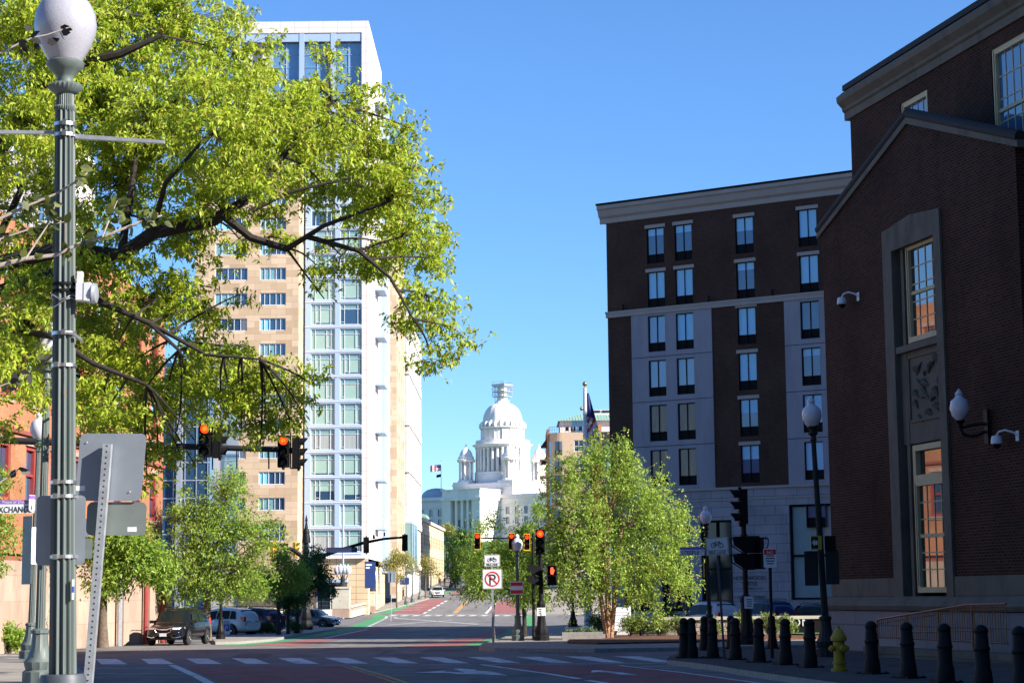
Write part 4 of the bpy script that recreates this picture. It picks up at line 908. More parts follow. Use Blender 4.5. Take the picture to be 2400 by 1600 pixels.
        b = MB(); b.lathe([(3.2, zc), (3.4, zc+.5), (3.4, zc+.8), (2.9, zc+1), (2.9, zc+1.9), (2.5, zc+2.0), (2.3, zc+3.0), (1.8, zc+4.0), (1.0, zc+4.8), (.5, zc+5.1), (.35, zc+5.9), (.2, zc+6.3), (.05, zc+6.8)], 16); b.obj('turret_dome', marble, p, True)
    for sx, sy in ((-1, -1), (1, -1), (1, 1), (-1, 1)): turret(sx*9.6, sy*9.6)
    # stepped blocks
    b = MB(); z1 = zz(1134); b.box(-12.8, 12.8, -12.8, 12.8, zz(1168), z1); b.box(-13.3, 13.3, -13.3, 13.3, z1-1.0, z1-.3); b.obj('dome_block', marble, T)
    for sx in (-1, 1):
        for sy in (-1, 1): b = MB(); b.box(sx*9.8-3.3, sx*9.8+3.3, sy*9.8-3.3, sy*9.8+3.3, z1-2, zz(1130.5)); b.obj('turret_plinth', marble, T)
    zr = zz(1172); zlo = 12.0
    wn = [(-27+k*3.9, -25.4+k*3.9, z, z+2.6) for k in range(4) for z in (zz(1209), zz(1232))]+[(10.6+k*3.9, 12.2+k*3.9, z, z+2.6) for k in range(8) for z in (zz(1209), zz(1232))]
    b = MB(); b.wall(-32, -8.3, zlo, zr, [h for h in wn if h[1] < -8], -14, .4); b.wall(8.3, 44, zlo, zr, [h for h in wn if h[0] > 8], -14, .4); b.box(-32, 44, -13.5, 14, zlo, zr-.02); b.quad((44, -14, zlo), (44, 14, zlo), (44, 14, zr), (44, -14, zr)); b.obj('main_wall', marble, T)
    for h in wn: g = MB(); g.quad((h[0], -13.7, h[2]), (h[1], -13.7, h[2]), (h[1], -13.7, h[3]), (h[0], -13.7, h[3])); g.obj('window', glass_blue, T)
    b = MB(); b.box(-32.5, 44.5, -14.7, 14.7, zr, zr+.5); b.box(-32.3, 44.3, -14.4, 14.4, zr+.51, zr+1.3); b.box(-32.2, 44.2, -14.25, -14.003, zr-2.6, zr-2.2); b.obj('main_cornice', marble, T)
    # projecting portico
    P = 26.5; a = 8.2; zp = zz(1178)
    b = MB(); b.box(-a, -a+3.6, -P, -13.2, zlo, zp); b.box(a-3.6, a, -P, -13.2, zlo, zp); b.box(-a+3.6, a-3.6, -P+2.6, -13.2, zlo, zp); b.obj('portico', marble, T)
    b = MB(); b.box(-a-.5, a+.5, -P-.5, -13.2, zp, zp+.9); b.box(-a, a, -P, -13.2, zp+.91, zz(1155)); b.box(-a-.3, a+.3, -P-.3, -13.2, zz(1155), zz(1152.5)); b.obj('portico_attic', marble, T)
    for k in range(3):
        x = -2.5+k*2.5; b = MB(); b.lathe([(.75, 0), (.62, .5), (.55, zp-22), (.8, zp-21.4)], 10); b.obj('column', marble, T, loc=(x, -P+.8, 21.4))
    b = MB()
    for k in range(4): b.box(-3.3+k*1.8, -2.1+k*1.8, -P+2.5, -P+2.59, zz(1240), zz(1222))
    b.obj('portico_window', glass_dark, T)
    # low wing dome
    wz = zz(1172)+1.0
    b = MB(); b.lathe([(7.6, wz), (7.6, wz+.6), (6.2, wz+1.3), (5.6, wz+2.0), (4.9, wz+3.0), (3.6, wz+3.9), (2.0, wz+4.4), (.2, wz+4.6)], 40, (-30, 0, 0), flute=.04, nf=20); b.obj('wing_dome', marble_roof, T, True)
    return T
statehouse()
def flag_mesh(w, h, drape, rot=0):
    n = 24; k = 13; b = MB(); P = lambda i, j: (w*i/n, drape*math.sin(i*.75)*(i/n), h*j/k - .10*w*(i/n)**2 + .03*math.sin(i*.9))
    for i in range(n):
        for j in range(k): b.k = 2 if (i < n*.4 and j >= 6) else (0 if j % 2 == 0 else 1); b.quad(P(i, j), P(i+1, j), P(i+1, j+1), P(i, j+1))
    return b
def roof_flags():
    p = at(1034, 1146, 700); z = at(1034, 1081, 700).z
    T = thing('flagpole', 'thin flagpole rising from the low wing dome of the capitol', 'flagpole', p); b = MB(); b.tube([(0, 0, -1), (0, 0, z-p.z)], [.14, .08], 6); b.obj('pole', polewhite, T); b = MB(); b.sphere((0, 0, z-p.z+.1), .2, 8); b.obj('ball', gold, T)
    q = at(1034, 1103, 700); f = thing('flag', 'small stars and stripes flag flying over the capitol wing dome', 'flag', (q.x-.1, q.y, q.z), R(180)); flag_mesh(3.9, 2.3, .25).obj('cloth', [flag_red, flag_white, flag_blue], f)
    q = at(1034, 1117, 700); f = thing('flag', 'small dark flag below the striped one over the capitol wing', 'flag', (q.x-.1, q.y, q.z), R(180)); b = MB()
    for i in range(6): b.quad((i*.27, .1*math.sin(i), -.05*i), (i*.27+.27, .1*math.sin(i+1), -.05*(i+1)), (i*.27+.27, .1*math.sin(i+1), 1.05-.05*(i+1)), (i*.27, .1*math.sin(i), 1.05-.05*i))
    b.obj('cloth', blackmatte, f)
roof_flags()
def big_flagpole():
    b0 = at(1378, 1480, 122); z = at(1374, 908, 122).z; g = gz(122)+.13; h = z-g
    T = thing('flagpole', 'tall white flagpole with a gold ball rising behind the birch', 'flagpole', (b0.x, 122, g))
    T.rotation_euler = (0, 0.002, 0)
    b = MB(); b.lathe([(.36, 0), (.36, .15), (.24, .2), (.23, h*.5), (.10, h)], 14); b.obj('pole', polewhite, T, True)
    b = MB(); b.tube([(0, 0, h), (0, 0, h+.1)], .04, 6); b.sphere((0, 0, h+.24), .16, 12); b.obj('ball', gold, T, True)
    b = MB(); b.sphere((-.22, 0, h-1.35), .12, 10); b.obj('finial', gold, T, True)
    f = thing('flag', 'large stars and stripes flag hanging limp from the tall white pole', 'flag', (b0.x+.12, 122, z-.35))
    b = MB(); n = 30
    for i in range(n):       # hanging cloth: folds narrow at the top, wider below
        for j in range(9):
            def P(i, j):
                t = i/n; w = .16+.75*min(1, t*1.5)*(1-.35*max(0, t-.6)/.4); s = j/9
                return (w*s, .13*math.sin(s*9+t*4)*min(1, t*3), -4.1*t-.35*s*t)
            t = (i+.5)/n; b.k = 2 if t < .36 else (0 if int((t*14+j*.45)) % 2 == 0 else 1)
            b.quad(P(i, j), P(i+1, j), P(i+1, j+1), P(i, j+1))
    b.obj('cloth', [flag_red, flag_white, flag_blue], f, True)
big_flagpole()

# ================================================================ STREET FURNITURE
def axis_thing(name, label, cat, p1, p2, Y, group=None):
    """Empty at the ground whose local z follows the (slightly leaning) post through two measured points."""
    a, b = at(*p1, Y), at(*p2, Y); d = (b-a).normalized(); g = gz(Y)+.13; base = a+d*((g-a.z)/d.z)
    o = thing(name, label, cat, base, 0, group); q = Vector((0, 0, 1)).rotation_difference(d); o.rotation_euler = q.to_euler(); return o, base
def acorn(z, k=1.0):
    return [(.11*k, z), (.17*k, z+.06*k), (.225*k, z+.20*k), (.235*k, z+.30*k), (.21*k, z+.41*k), (.15*k, z+.48*k), (.09*k, z+.52*k), (.085*k, z+.56*k), (.10*k, z+.60*k), (.07*k, z+.66*k), (.02*k, z+.70*k)]
def std_lamp(label, p1, p2, Y, zg, m, k=1.0, gr='acorn globe street lamps', hide_globe=False, fl=.18):
    T, b0 = axis_thing('street_lamp', label, 'street lamp', p1, p2, Y, gr); H = zg-b0.z
    b = MB(); b.lathe([(.27*k, 0), (.27*k, .22), (.22*k, .26), (.24*k, .34), (.25*k, .42), (.19*k, .52), (.14*k, .75), (.125*k, .98), (.15*k, 1.0), (.15*k, 1.06), (.10*k, 1.1)], 24, flute=.07, nf=12); b.obj('base', m, T, True)
    b = MB(); b.lathe([(.085*k, 1.1), (.06*k, H-.38)], 36, flute=fl, nf=12); b.obj('post', m, T, True)
    b = MB(); b.lathe([(.07*k, H-.38), (.09*k, H-.36), (.07*k, H-.33), (.065*k, H-.24), (.12*k, H-.19), (.12*k, H-.16), (.07*k, H-.13), (.08*k, H-.06), (.13*k, H-.02), (.135*k, H+.02)], 18); b.obj('capital', m, T, True)
    b = MB(); b.lathe(acorn(H+.01, k), 20); b.obj('globe', globe_m, T, True); return T
def main_lamp():
    Y = 15.5; T, b0 = axis_thing('street_lamp', 'tall fluted green street lamp with round frosted globe, closest lamp to the camera', 'street lamp', (147, 1560), (153, 200), Y)
    z = lambda y: at(150, y, Y).z-b0.z
    b = MB(); b.lathe([(.30, 0), (.30, .15), (.2, .3), (.185, .45), (.185, z(1590)), (.175, z(1583)), (.17, z(1579)), (.1, z(1578))], 32); b.obj('base_drum', lampbase_m, T, True)
    b = MB(); b.lathe([(.109, z(1578)), (.104, z(1400)), (.09, z(700)), (.081, z(262))], 144, flute=.27, nf=12); b.obj('post', lampgreen, T, True)
    b = MB()
    for i in range(12):
        a = 2*math.pi*(i)/12+0.26
        if math.sin(a) < .2 and i % 3 == 0:
            for (ya, yb) in ((1570, 1480), (1390, 1340), (930, 880), (590, 510)): b.tube([(.091*math.cos(a), .091*math.sin(a), z(ya)), (.085*math.cos(a), .085*math.sin(a), z(yb))], .006, 5)
    b.obj('rust_streak', rustband, T)
    b = MB(); b.lathe([(.075, z(262)), (.088, z(258)), (.09, z(252)), (.074, z(248)), (.072, z(220))], 60, flute=.08, nf=30)
    b.lathe([(.074, z(222)), (.10, z(218)), (.14, z(208)), (.143, z(203)), (.125, z(198)), (.075, z(195))], 48, flute=.06, nf=24)
    b.lathe([(.07, z(196)), (.066, z(185)), (.075, z(178)), (.12, z(166)), (.152, z(156)), (.155, z(148)), (.135, z(144)), (.12, z(144))], 28); b.obj('capital', lampgreen, T, True)
    b = MB(); b.lathe([(.128, z(146)), (.165, z(130)), (.215, z(105)), (.248, z(78)), (.255, z(60)), (.245, z(35)), (.21, z(12)), (.165, z(-2)), (.16, z(-10))], 36); b.obj('globe', globe_big, T, True)
    b = MB(); b.lathe([(.17, z(-4)), (.175, z(-14)), (.12, z(-28)), (.05, z(-48)), (.02, z(-70))], 24); b.obj('globe_cap', darkgreen, T, True)
    for y in (293, 318, 857, 1130, 1163, 1304, 782):
        r = lerp(.082, .106, (y-262)/1300)+.004; b = MB(); b.lathe([(r, z(y+4)), (r+.004, z(y+4)), (r+.004, z(y-4)), (r, z(y-4))], 32); b.box(-.055 if y > 800 else .0, -.02 if y > 800 else .035, -r-.03, -r+.01, z(y+6), z(y-6)); b.obj('clamp_band', steel, T)
    for y in (667, 683):
        b = MB(); b.lathe([(.091, z(y+3)), (.098, z(y+3)), (.098, z(y-3)), (.091, z(y-3))], 24); b.obj('black_strap', blackmatte, T)
    b = MB(); b.tube([(.1*math.cos(a), .1*math.sin(a)-.0, z(700+6*math.sin(3*a)+a)) for a in np.linspace(-3.6, .6, 24)], .006, 5); b.tube([(.103*math.cos(a), .103*math.sin(a), z(712+10*math.sin(2*a))) for a in np.linspace(-3.4, -.3, 24)], .005, 5); b.obj('cable', steel, T)
    b = MB(); b.prism([(-.62, z(301)), (-.09, z(307)), (-.09, z(314)), (-.62, z(309))], 1, -.02, .02); b.obj('banner_arm', galv, T)
    b = MB(); b.prism([(.09, z(316)), (.82, z(336)), (.82, z(343)), (.09, z(326))], 1, -.02, .02); b.obj('banner_arm', galv, T)
    b = MB(); b.tube([(.0, -.1, z(782)), (.09, -.07, z(786)), (.14, -.03, z(797)), (.15, .0, z(803))], [.008, .012, .015, .01], 6); b.obj('strap_tail', steel, T)
    return T
main_lamp()
def sensor_box():
    p = at(203, 685, 15.45); T = thing('sensor_box', 'pale grey sensor box strapped to the right side of the fluted lamp post', 'sensor', p)
    b = MB(); b.box(-.075, -.01, -.06, .06, -.07, .07); b.prism([(-.01, -.075), (.04, -.08), (.04, .075), (-.01, .07)], 1, -.065, .065); b.obj('case', polewhite, T)
    b = MB(); b.lathe([(.08, 0), (.088, .01), (.08, .035), (.05, .045)], 16, (0, 0, 0)); o = b.obj('lens_hood', galv, T, True, loc=(.045, 0, -.01)); o.rotation_euler = (0, R(90), 0)
    b = MB(); b.box(-.075, -.035, -.03, .03, .071, .17); b.obj('antenna', polewhite, T)
sensor_box()
def rrect(w, h, r, n=5):
    P = []
    for cx, cz, a0 in ((w/2-r, h/2-r, 0), (-w/2+r, h/2-r, 90), (-w/2+r, -h/2+r, 180), (w/2-r, -h/2+r, 270)):
        for i in range(n+1): a = R(a0+90*i/n); P.append((cx+r*math.cos(a), cz+r*math.sin(a)))
    return P
def lamp_sign():
    Y = 15.35; p = at(142, 1242, Y+.16); T = thing('road_sign', 'back of a tall rounded metal sign banded behind the fluted lamp post', 'sign', p)
    k = (Y+.16)/F; b = MB(); b.prism(rrect(115*k, 162*k, .04), 1, 0, .004); b.obj('panel', signback, T)
    T2 = thing('sticker', 'small white sticker on the right edge of the fluted lamp post', 'sticker', at(171, 1382, 15.42)); b = MB(); b.box(-.004, .004, -.02, .02, -.075, .085); b.obj('paper', signwhite, T2); b = MB(); b.box(-.0045, .0045, -.021, .021, -.02, .03); b.obj('print', signblue, T2)
lamp_sign()
def leaning_sign():
    Y = 16.6; k = Y/F; a, c = at(253, 1040, Y), at(207, 1600, Y); d = (a-c).normalized(); g = gz(Y)+.13; base = c+d*((g-c.z)/d.z)
    T = thing('sign_post', 'leaning perforated steel post with square and oblong sign backs beside the green lamp', 'sign', base)
    b = MB(); L = (a-base).length; w = .036
    b.box(-w, w, -w, w, 0, L); b.k = 1
    for i in range(int(L/.05)): z = .03+i*.05; b.box(-.0065, .0065, -w-.0015, -w-.0003, z, z+.013)
    o = b.obj('post', [galv, blackmatte], T); o.rotation_euler = Vector((0, 0, 1)).rotation_difference(d).to_euler(); q = o
    def panel(cx, cy, wd, ht, name, m, sk, dy):
        p = at(cx, cy, Y)-base; b = MB(); b.prism([(x+sk*z, z-.012*x) for x, z in rrect(wd*k, ht*k, .05)], 1, 0, .005); return b.obj(name, m, T, loc=(p.x, p.y+dy, p.z))
    p1 = panel(256, 1093, 156, 158, 'square_panel', signback, .075, .06); panel(268, 1214, 140, 78, 'oblong_panel', signback2, .03, .085)
    p = at(184, 1143, Y)-base; b = MB(); b.box(-.038, .042, -.001, -.0004, -.02, .022); b.obj('sticker', signwhite, T, loc=(p.x, p.y+.06, p.z))
    p = at(305, 1239, Y)-base; b = MB(); b.box(-.04, .04, -.001, -.0004, -.02, .02); b.obj('sticker', signwhite, T, loc=(p.x, p.y+.085, p.z))
    b = MB()
    for x, y in ((201, 1036), (302, 1152)): p = at(x, y, Y)-base; b.lathe([(.004, 0), (.004, .01)], 8, (p.x, p.y+.05, p.z))
    b.obj('rivet', polewhite, T)
leaning_sign()
LB = std_lamp('tall green street lamp half hidden behind the closest fluted post', (92, 1560), (110, 880), 40, at(107, 848, 40).z, lampgreen, 1.25)
LC = std_lamp('green street lamp with white globe carrying the Exchange street sign', (72, 1500), (90, 1060), 60, at(90, 1030, 60).z, lampgreen, 1.25)
def post_sign(label, x, y, w, h, Y, m, rz=0, cat='sign', name='road_sign', thick=.012):
    p = at(x, y, Y); T = thing(name, label, cat, p, R(rz)); b = MB(); k = Y/F; b.prism(rrect(w*k, h*k, .03), 1, 0, thick); b.obj('panel', m, T); return T, k
def exchange_sign():
    Y = 59.7; p = at(42, 1187, Y); T = thing('street_name_sign', 'white street name sign with purple Financial District strip on the green lamp', 'street sign', p); k = Y/F
    b = MB(); b.box(-80*k, 38*k, 0, .02, -15*k, 6*k); b.obj('blade', signwhite, T); b = MB(); b.box(-80*k, 31*k, -.002, .02, 6.2*k, 15.5*k); b.obj('district_strip', signpurple, T)
    text_obj('EXCHANGE', 'lettering', signblack, T, (-10*k, -.008, -13*k), 20*k, sx=.8); text_obj('TER', 'lettering', signblack, T, (27*k, -.008, -5*k), 10*k, sx=.8)
    text_obj('Financial District', 'lettering', signwhite, T, (-4*k, -.01, 8*k), 9*k, sx=.95, sp=1.1)
    T, k = post_sign('purple and white street name sign turned edge on atop the green lamp', 81, 1178, 46, 36, 59.9, signwhite, 72, 'street sign', 'street_name_sign'); b = MB(); b.box(-23*k, 23*k, -.003, .016, 8*k, 17*k); b.obj('district_strip', signpurple, T)
    post_sign('upper grey sign back on the left of the green lamp', 64, 1250, 36, 82, 59.5, signback2, -40)
    post_sign('lower grey sign back under another on the left of the green lamp', 62, 1328, 36, 80, 59.6, signback2, -40)
    post_sign('narrow pale sign between the two green lamps', 83, 1278, 22, 86, 58, signwhite, 50)
    post_sign('small green grey sign back just right of the banded sign panel', 205, 1285, 22, 46, 39.6, signback2)
    post_sign('grey sign back peeping out above the small green grey one', 203, 1236, 12, 42, 39.4, signback)
exchange_sign()
# bike lane and no parking signs
def bike(T, k, x0, z0, s, m):
    b = MB(); C = lambda cx, cz, r: b.tube([(x0+cx*s+r*s*math.cos(a), -.006, z0+cz*s+r*s*math.sin(a)) for a in np.linspace(0, 2*math.pi, 18)], .055*s, 4)
    C(-.62, -.2, .38); C(.62, -.2, .38)
    for p, q in (((-.62, -.2), (-.25, .28)), ((-.25, .28), (.4, .3)), ((.4, .3), (-.02, -.22)), ((-.02, -.22), (-.62, -.2)), ((-.02, -.22), (-.3, .42)), ((.62, -.2), (.36, .5)), ((.36, .5), (.52, .55)), ((-.42, .43), (-.2, .43))): b.tube([(x0+p[0]*s, -.006, z0+p[1]*s), (x0+q[0]*s, -.006, z0+q[1]*s)], .045*s, 4)
    b.obj('bicycle_symbol', m, T)
def bike_sign(T, cx, cz, w, h, rot, y0=-.03):
    o = MB(); o.prism(rrect(w, h, .03), 1, 0, .006); P = o.obj('bike_lane_panel', signwhite, T, loc=(cx, y0, cz)); P.rotation_euler = (0, rot, 0)
    b = MB(); b.box(-w/2+.01, w/2-.01, -.003, -.001, -h*.235, -h*.215)
    for z0, z1 in ((-h/2+.012, -h/2+.022), (h/2-.022, h/2-.012)): b.box(-w/2+.02, w/2-.02, -.003, -.001, z0, z1)
    for x0, x1 in ((-w/2+.012, -w/2+.022), (w/2-.022, w/2-.012)): b.box(x0, x1, -.003, -.001, -h/2+.03, h/2-.03)
    b.obj('border', signblack, P); bike(P, 1, 0, h*.12, w*.27, signblack); text_obj('BIKE LANE', 'lettering', signblack, P, (0, -.004, -h*.42), h*.24, sx=.86)
def no_parking():
    Y = 79.5; k = Y/F; T, b0 = axis_thing('sign_post', 'steel post with bike lane plate above a crossed-out P no parking plate', 'sign', (1156, 1500), (1153, 1290), Y)
    z = lambda y: at(1154, y, Y).z-b0.z
    b = MB(); b.box(-.045, .045, -.02, .02, 0, z(1296)); b.obj('post', galv, T)
    bike_sign(T, 0, z(1313), 37*k, 27*k, 0)
    w = 46*k; b = MB(); b.prism(rrect(w, w, .05), 1, 0, .006); P = b.obj('no_parking_panel', signwhite, T, loc=(0, -.03, z(1356)))
    text_obj('P', 'lettering', signblack, P, (-.01, -.004, -.23), .62, ext=.002)
    b = MB(); r = w*.38; n = 36
    for i in range(n):
        a0, a1 = 2*math.pi*i/n, 2*math.pi*(i+1)/n
        b.quad((r*math.cos(a0), -.008, r*math.sin(a0)), (r*math.cos(a1), -.008, r*math.sin(a1)), (r*.83*math.cos(a1), -.008, r*.83*math.sin(a1)), (r*.83*math.cos(a0), -.008, r*.83*math.sin(a0)))
    c = .707; q = r*.86; t = r*.085; b.quad((-q*c-t*c, -.009, q*c-t*c), (-q*c+t*c, -.009, q*c+t*c), (q*c+t*c, -.009, -q*c+t*c), (q*c-t*c, -.009, -q*c-t*c)); b.obj('prohibition_ring', signred, P)
    b = MB(); e = w/2-.012
    for x0, x1, z0, z1 in ((-e, e, e-.012, e), (-e, e, -e, -e+.012), (-e, -e+.012, -e+.02, e-.02), (e-.012, e, -e+.02, e-.02)): b.box(x0, x1, -.003, -.001, z0, z1)
    b.obj('border', signblack, P)
no_parking()
def bike_post():
    Y = 51.6; k = Y/F; T, b0 = axis_thing('sign_post', 'leaning dark post with shaded bike lane plate among the bollards', 'sign', (1698, 1540), (1681, 1290), Y)
    z = lambda y: at(1690, y, Y).z-b0.z; b = MB(); b.box(-.03, .03, -.02, .02, 0, z(1262)); b.obj('post', darkgalv, T); bike_sign(T, .0, z(1279), 53*k, 42*k, .02)
bike_post()
std_lamp('green street lamp with white acorn globe beside the no parking sign', (1214, 1500), (1212, 1300), 84, at(1213, 1291, 84).z, lampgreen, 1.05)
std_lamp('dark street lamp with white globe carrying the Steeple street sign', (1664, 1470), (1655, 1240), 75, at(1654, 1228, 75).z, darkgreen, 1.0)
std_lamp('dark street lamp with white globe beside the corner of the shaded brick building', (1938, 1510), (1905, 1010), 52.5, at(1904, 1000, 52.5).z, darkgreen, 1.15)
def steeple():
    Y = 74.7; k = Y/F; T = thing('street_name_sign', 'Steeple street name sign with blue top strip on the dark lamp', 'street sign', at(1623, 1291, Y)); b = MB(); b.box(-29*k, 28*k, 0, .02, -10*k, 4*k); b.obj('blade', signwhite, T); b = MB(); b.box(-29*k, 28*k, -.002, .02, 4.1*k, 9.5*k); b.obj('district_strip', signpurple, T)
    text_obj('STEEPLE', 'lettering', signblack, T, (-5*k, -.008, -8*k), 14*k, sx=.85); text_obj('ST', 'lettering', signblack, T, (23.5*k, -.008, -2*k), 6.5*k, sx=.85)
    T, k = post_sign('yellow sign seen edge on below the Steeple street sign', 1650, 1330, 26, 46, 74.6, signyellow, 80)
    Y = 51.5; T, b0 = axis_thing('sign_post', 'slim black post with red topped white parking sign behind the bollards', 'sign', (1810, 1550), (1804, 1300), Y); z = lambda y: at(1805, y, Y).z-b0.z; k = Y/F
    b = MB(); b.tube([(0, 0, 0), (0, 0, z(1290))], .045, 8); b.obj('post', black, T)
    b = MB(); b.prism(rrect(30*k, 44*k, .03), 1, 0, .006); P = b.obj('panel', signwhite, T, loc=(0, -.055, z(1307))); b = MB(); b.box(-14*k, 14*k, -.003, -.001, 8*k, 20*k); b.obj('red_header', signred, P)
    b = MB()
    for i, w in enumerate((9, 11, 10, 8)): b.box(-w*k, w*k, -.003, -.001, (4-i*6)*k, (6.4-i*6)*k)
    b.obj('print', signblack, P); text_obj('NO', 'lettering', signwhite, P, (0, -.005, 10*k), 9*k)
    # signs on the corner lamp
    Y = 52.0; T, k = post_sign('one way plate with white arrow on the corner lamp', 1913, 1271, 30, 32, Y-.2, signyellow, 24); b = MB(); b.box(-13.5*k, 5*k, -.003, -.001, -13.5*k, 13.5*k); b.obj('black_field', signblack, T)
    b = MB(); b.prism([(-12*k, 0), (-5*k, 9*k), (-5*k, 5*k), (4*k, 5*k), (4*k, -5*k), (-5*k, -5*k), (-5*k, -9*k)], 1, -.006, -.0035); b.obj('arrow', signwhite, T)
    post_sign('small dark sign back right of the one way plate', 1946, 1272, 26, 34, Y+.2, blackmatte); post_sign('dark sign back left below the one way plate', 1902, 1331, 32, 80, Y+.2, grey_metal); post_sign('dark sign back right of the corner lamp shaft', 1951, 1328, 31, 80, Y+.25, grey_metal)
steeple()
# ---- traffic signals
def signal(label, x, ytop, Y, hpx, rz, lit=0, m=None, lens=True, group=None, edge=None):
    h = hpx*Y/F; s = h/1.07; p = at(x, ytop+hpx, Y); T = thing('traffic_signal', label, 'traffic light', p, R(rz), group); m = m or blackmatte
    b = MB(); w = .18*s
    b.box(-w, w, -.02*s, .2*s, .02*s, 1.05*s)
    for i in range(3): b.box(-w*1.04, w*1.04, -.045*s, -.021*s, (.03+i*.345)*s, (.345+i*.345)*s-.01*s)
    b.lathe([(.05*s, 1.05*s), (.05*s, 1.12*s)], 8); b.lathe([(.04*s, -.06*s), (.05*s, .02*s)], 8); b.obj('housing', m, T)
    if edge:
        b = MB(); b.box(-w*1.2, -w*1.06, -.05*s, .0, 0, 1.07*s); b.box(w*1.06, w*1.2, -.05*s, 0, 0, 1.07*s); b.box(-w*1.2, w*1.2, -.05*s, 0, 1.071*s, 1.11*s); b.box(-w*1.2, w*1.2, -.05*s, 0, -.05*s, -.001); b.obj('yellow_border', edge, T)
    for i in range(3):
        zc = (.19+.345*(2-i))*s; on = lit and i == 0
        b = MB(); r = .14*s; b.lathe([(r, 0), (r*.8, .025*s), (r*.35, .045*s), (.002, .05*s)], 18); o = b.obj('lens', redlens if on else darklens, T, True, loc=(0, -.047*s, zc)); o.rotation_euler = (R(90), 0, 0)
        if on and not edge:
            b = MB(); b.lathe([(r*.5, .043*s), (r*.3, .054*s), (.002, .056*s)], 14); b.obj('lamp_core', redcore, o, True)
        b = MB(); n = 14; L = .26*s; rr = r*1.1
        for j in range(n):
            a0, a1 = R(-30+240*j/n), R(-30+240*(j+1)/n); l0, l1 = L*(.45+.55*max(0, math.sin(a0))), L*(.45+.55*max(0, math.sin(a1)))
            P = [(rr*math.cos(a), -.045*s, zc+rr*math.sin(a)) for a in (a0, a1)]+[(rr*math.cos(a1), -.045*s-l1, zc+rr*math.sin(a1)), (rr*math.cos(a0), -.045*s-l0, zc+rr*math.sin(a0))]; b.add(P, [(0, 1, 2, 3)])
        b.obj('visor', m, T)
    return T
def mast_near():
    Y = 62.0; T = thing('mast_arm', 'dark horizontal mast arm carrying signals among the oak leaves', 'mast arm', (at(-130, 1500, Y).x, Y, gz(Y)))
    z = lambda x, y: at(x, y, Y)-T.location
    b = MB(); b.tube([(0, 0, 0), (0, 0, z(-130, 980).z)], [.17, .13], 12); b.lathe([(.3, 0), (.3, .3), (.2, .5)], 14); b.obj('pole', black, T)
    b = MB(); b.tube([(0, 0, z(-130, 1026).z), z(120, 1036), z(440, 1046), z(700, 1055)], [.12, .11, .10, .085], 12); b.obj('arm', grey_metal, T)
    b = MB()
    for x in (555, 630): b.tube([z(x, 1052), z(x, 1098)], .025, 6)
    for x, y0, y1 in ((498, 985, 1100), (681, 1013, 1098)): b.tube([z(x, y0), z(x, y1)], .025, 6)
    b.tube([z(681, 1021), z(706, 1023)], .02, 6); b.tube([z(681, 1097), z(706, 1097)], .02, 6); b.sphere(z(682, 1056), .1, 8); b.obj('bracket', black, T)
mast_near()
signal('red traffic signal half hidden by oak leaves, left one on the near mast arm', 480, 990, 61.7, 82, 0, 1)
signal('sideways black traffic signal beside the left red one on the near mast arm', 515, 992, 61.9, 82, 88)
signal('red traffic signal facing the camera near the tip of the near mast arm', 664, 1018, 61.7, 78, 0, 1)
signal('sideways black traffic signal at the very tip of the near mast arm', 700, 1023, 61.9, 76, 88)
darknavy = mat('dark purple strip', (.02, .014, .06), .6, .1, 3); signnavy2 = mat('dark blue blade', (.02, .035, .085), .6, .1, 3)
def mast_mid():
    Y = 138.0; q = G(718, 1471); T = thing('mast_arm', 'black ornate pole with curved mast arm reaching over the street from the left', 'mast arm', (at(717, 1460, Y).x, Y, gz(Y)))
    z = lambda x, y: at(x, y, Y)-T.location
    b = MB(); b.lathe([(.55, 0), (.55, .5), (.35, .8), (.42, 1.0), (.3, 1.5), (.22, 2.0), (.2, 2.1), (.17, z(717, 1270).z)], 14, flute=.08, nf=7); H = z(717, 1272).z; b.lathe([(.3, H), (.3, H+.3), (.22, H+.7), (.26, H+.75), (.12, H+1.1), (.06, H+1.5), (.1, H+1.6), (.02, H+2.0)], 10); b.obj('pole', black, T, True)
    b = MB(); b.tube([z(718, 1318), z(735, 1310), z(757, 1302), z(800, 1287), z(850, 1272), z(900, 1262), z(950, 1258)], [.15, .14, .13, .12, .11, .09, .08], 8); b.obj('arm', black, T, True)
    for x, y, r in ((876, 1262, .08), (901, 1256, .06)): b = MB(); b.lathe([(r, 0), (r, .25), (.03, .3)], 8, z(x, y)); b.obj('detector', black, T)
    T2 = thing('street_name_sign', 'long dark blue street name sign hanging on the curved mast arm', 'street sign', at(801, 1288, Y-.2)); k = Y/F; b = MB(); b.box(-36*k, 36*k, 0, .03, -6*k, 2*k); b.obj('blade', signnavy2, T2); b = MB(); b.box(-36*k, 36*k, -.003, .03, 2.05*k, 6*k); b.obj('district_strip', darknavy, T2)
    T3 = thing('road_sign', 'small square sign back on the lower left of the curved mast arm', 'sign', at(749, 1308, Y-.2)); b = MB(); b.box(-8*k, 8*k, 0, .04, -11*k, 11*k); b.obj('panel', grey_metal, T3)
mast_mid()
signal('black signal back in the middle of the curved mast arm', 858.5, 1258, 137.6, 38, 180); signal('black signal back at the tip of the curved mast arm', 949, 1252, 137.6, 39, 180)
signal('yellow sided traffic signal, leftmost of three behind the left trees', 642, 1270, 126, 44, 70, 0, yellow_sig); signal('small yellow traffic signal in the middle of three behind the left trees', 667, 1272, 150, 34, 70, 0, yellow_sig); signal('yellow sided traffic signal, rightmost of three behind the left trees', 694, 1270, 140, 34, 70, 0, yellow_sig)
b = MB(); T = thing('mast_arm', 'dark mast arm carrying the three yellow signals behind the left trees', 'mast arm', (at(620, 1290, 128).x, 128, gz(128))); z_ = lambda x, y: at(x, y, 128)-T.location
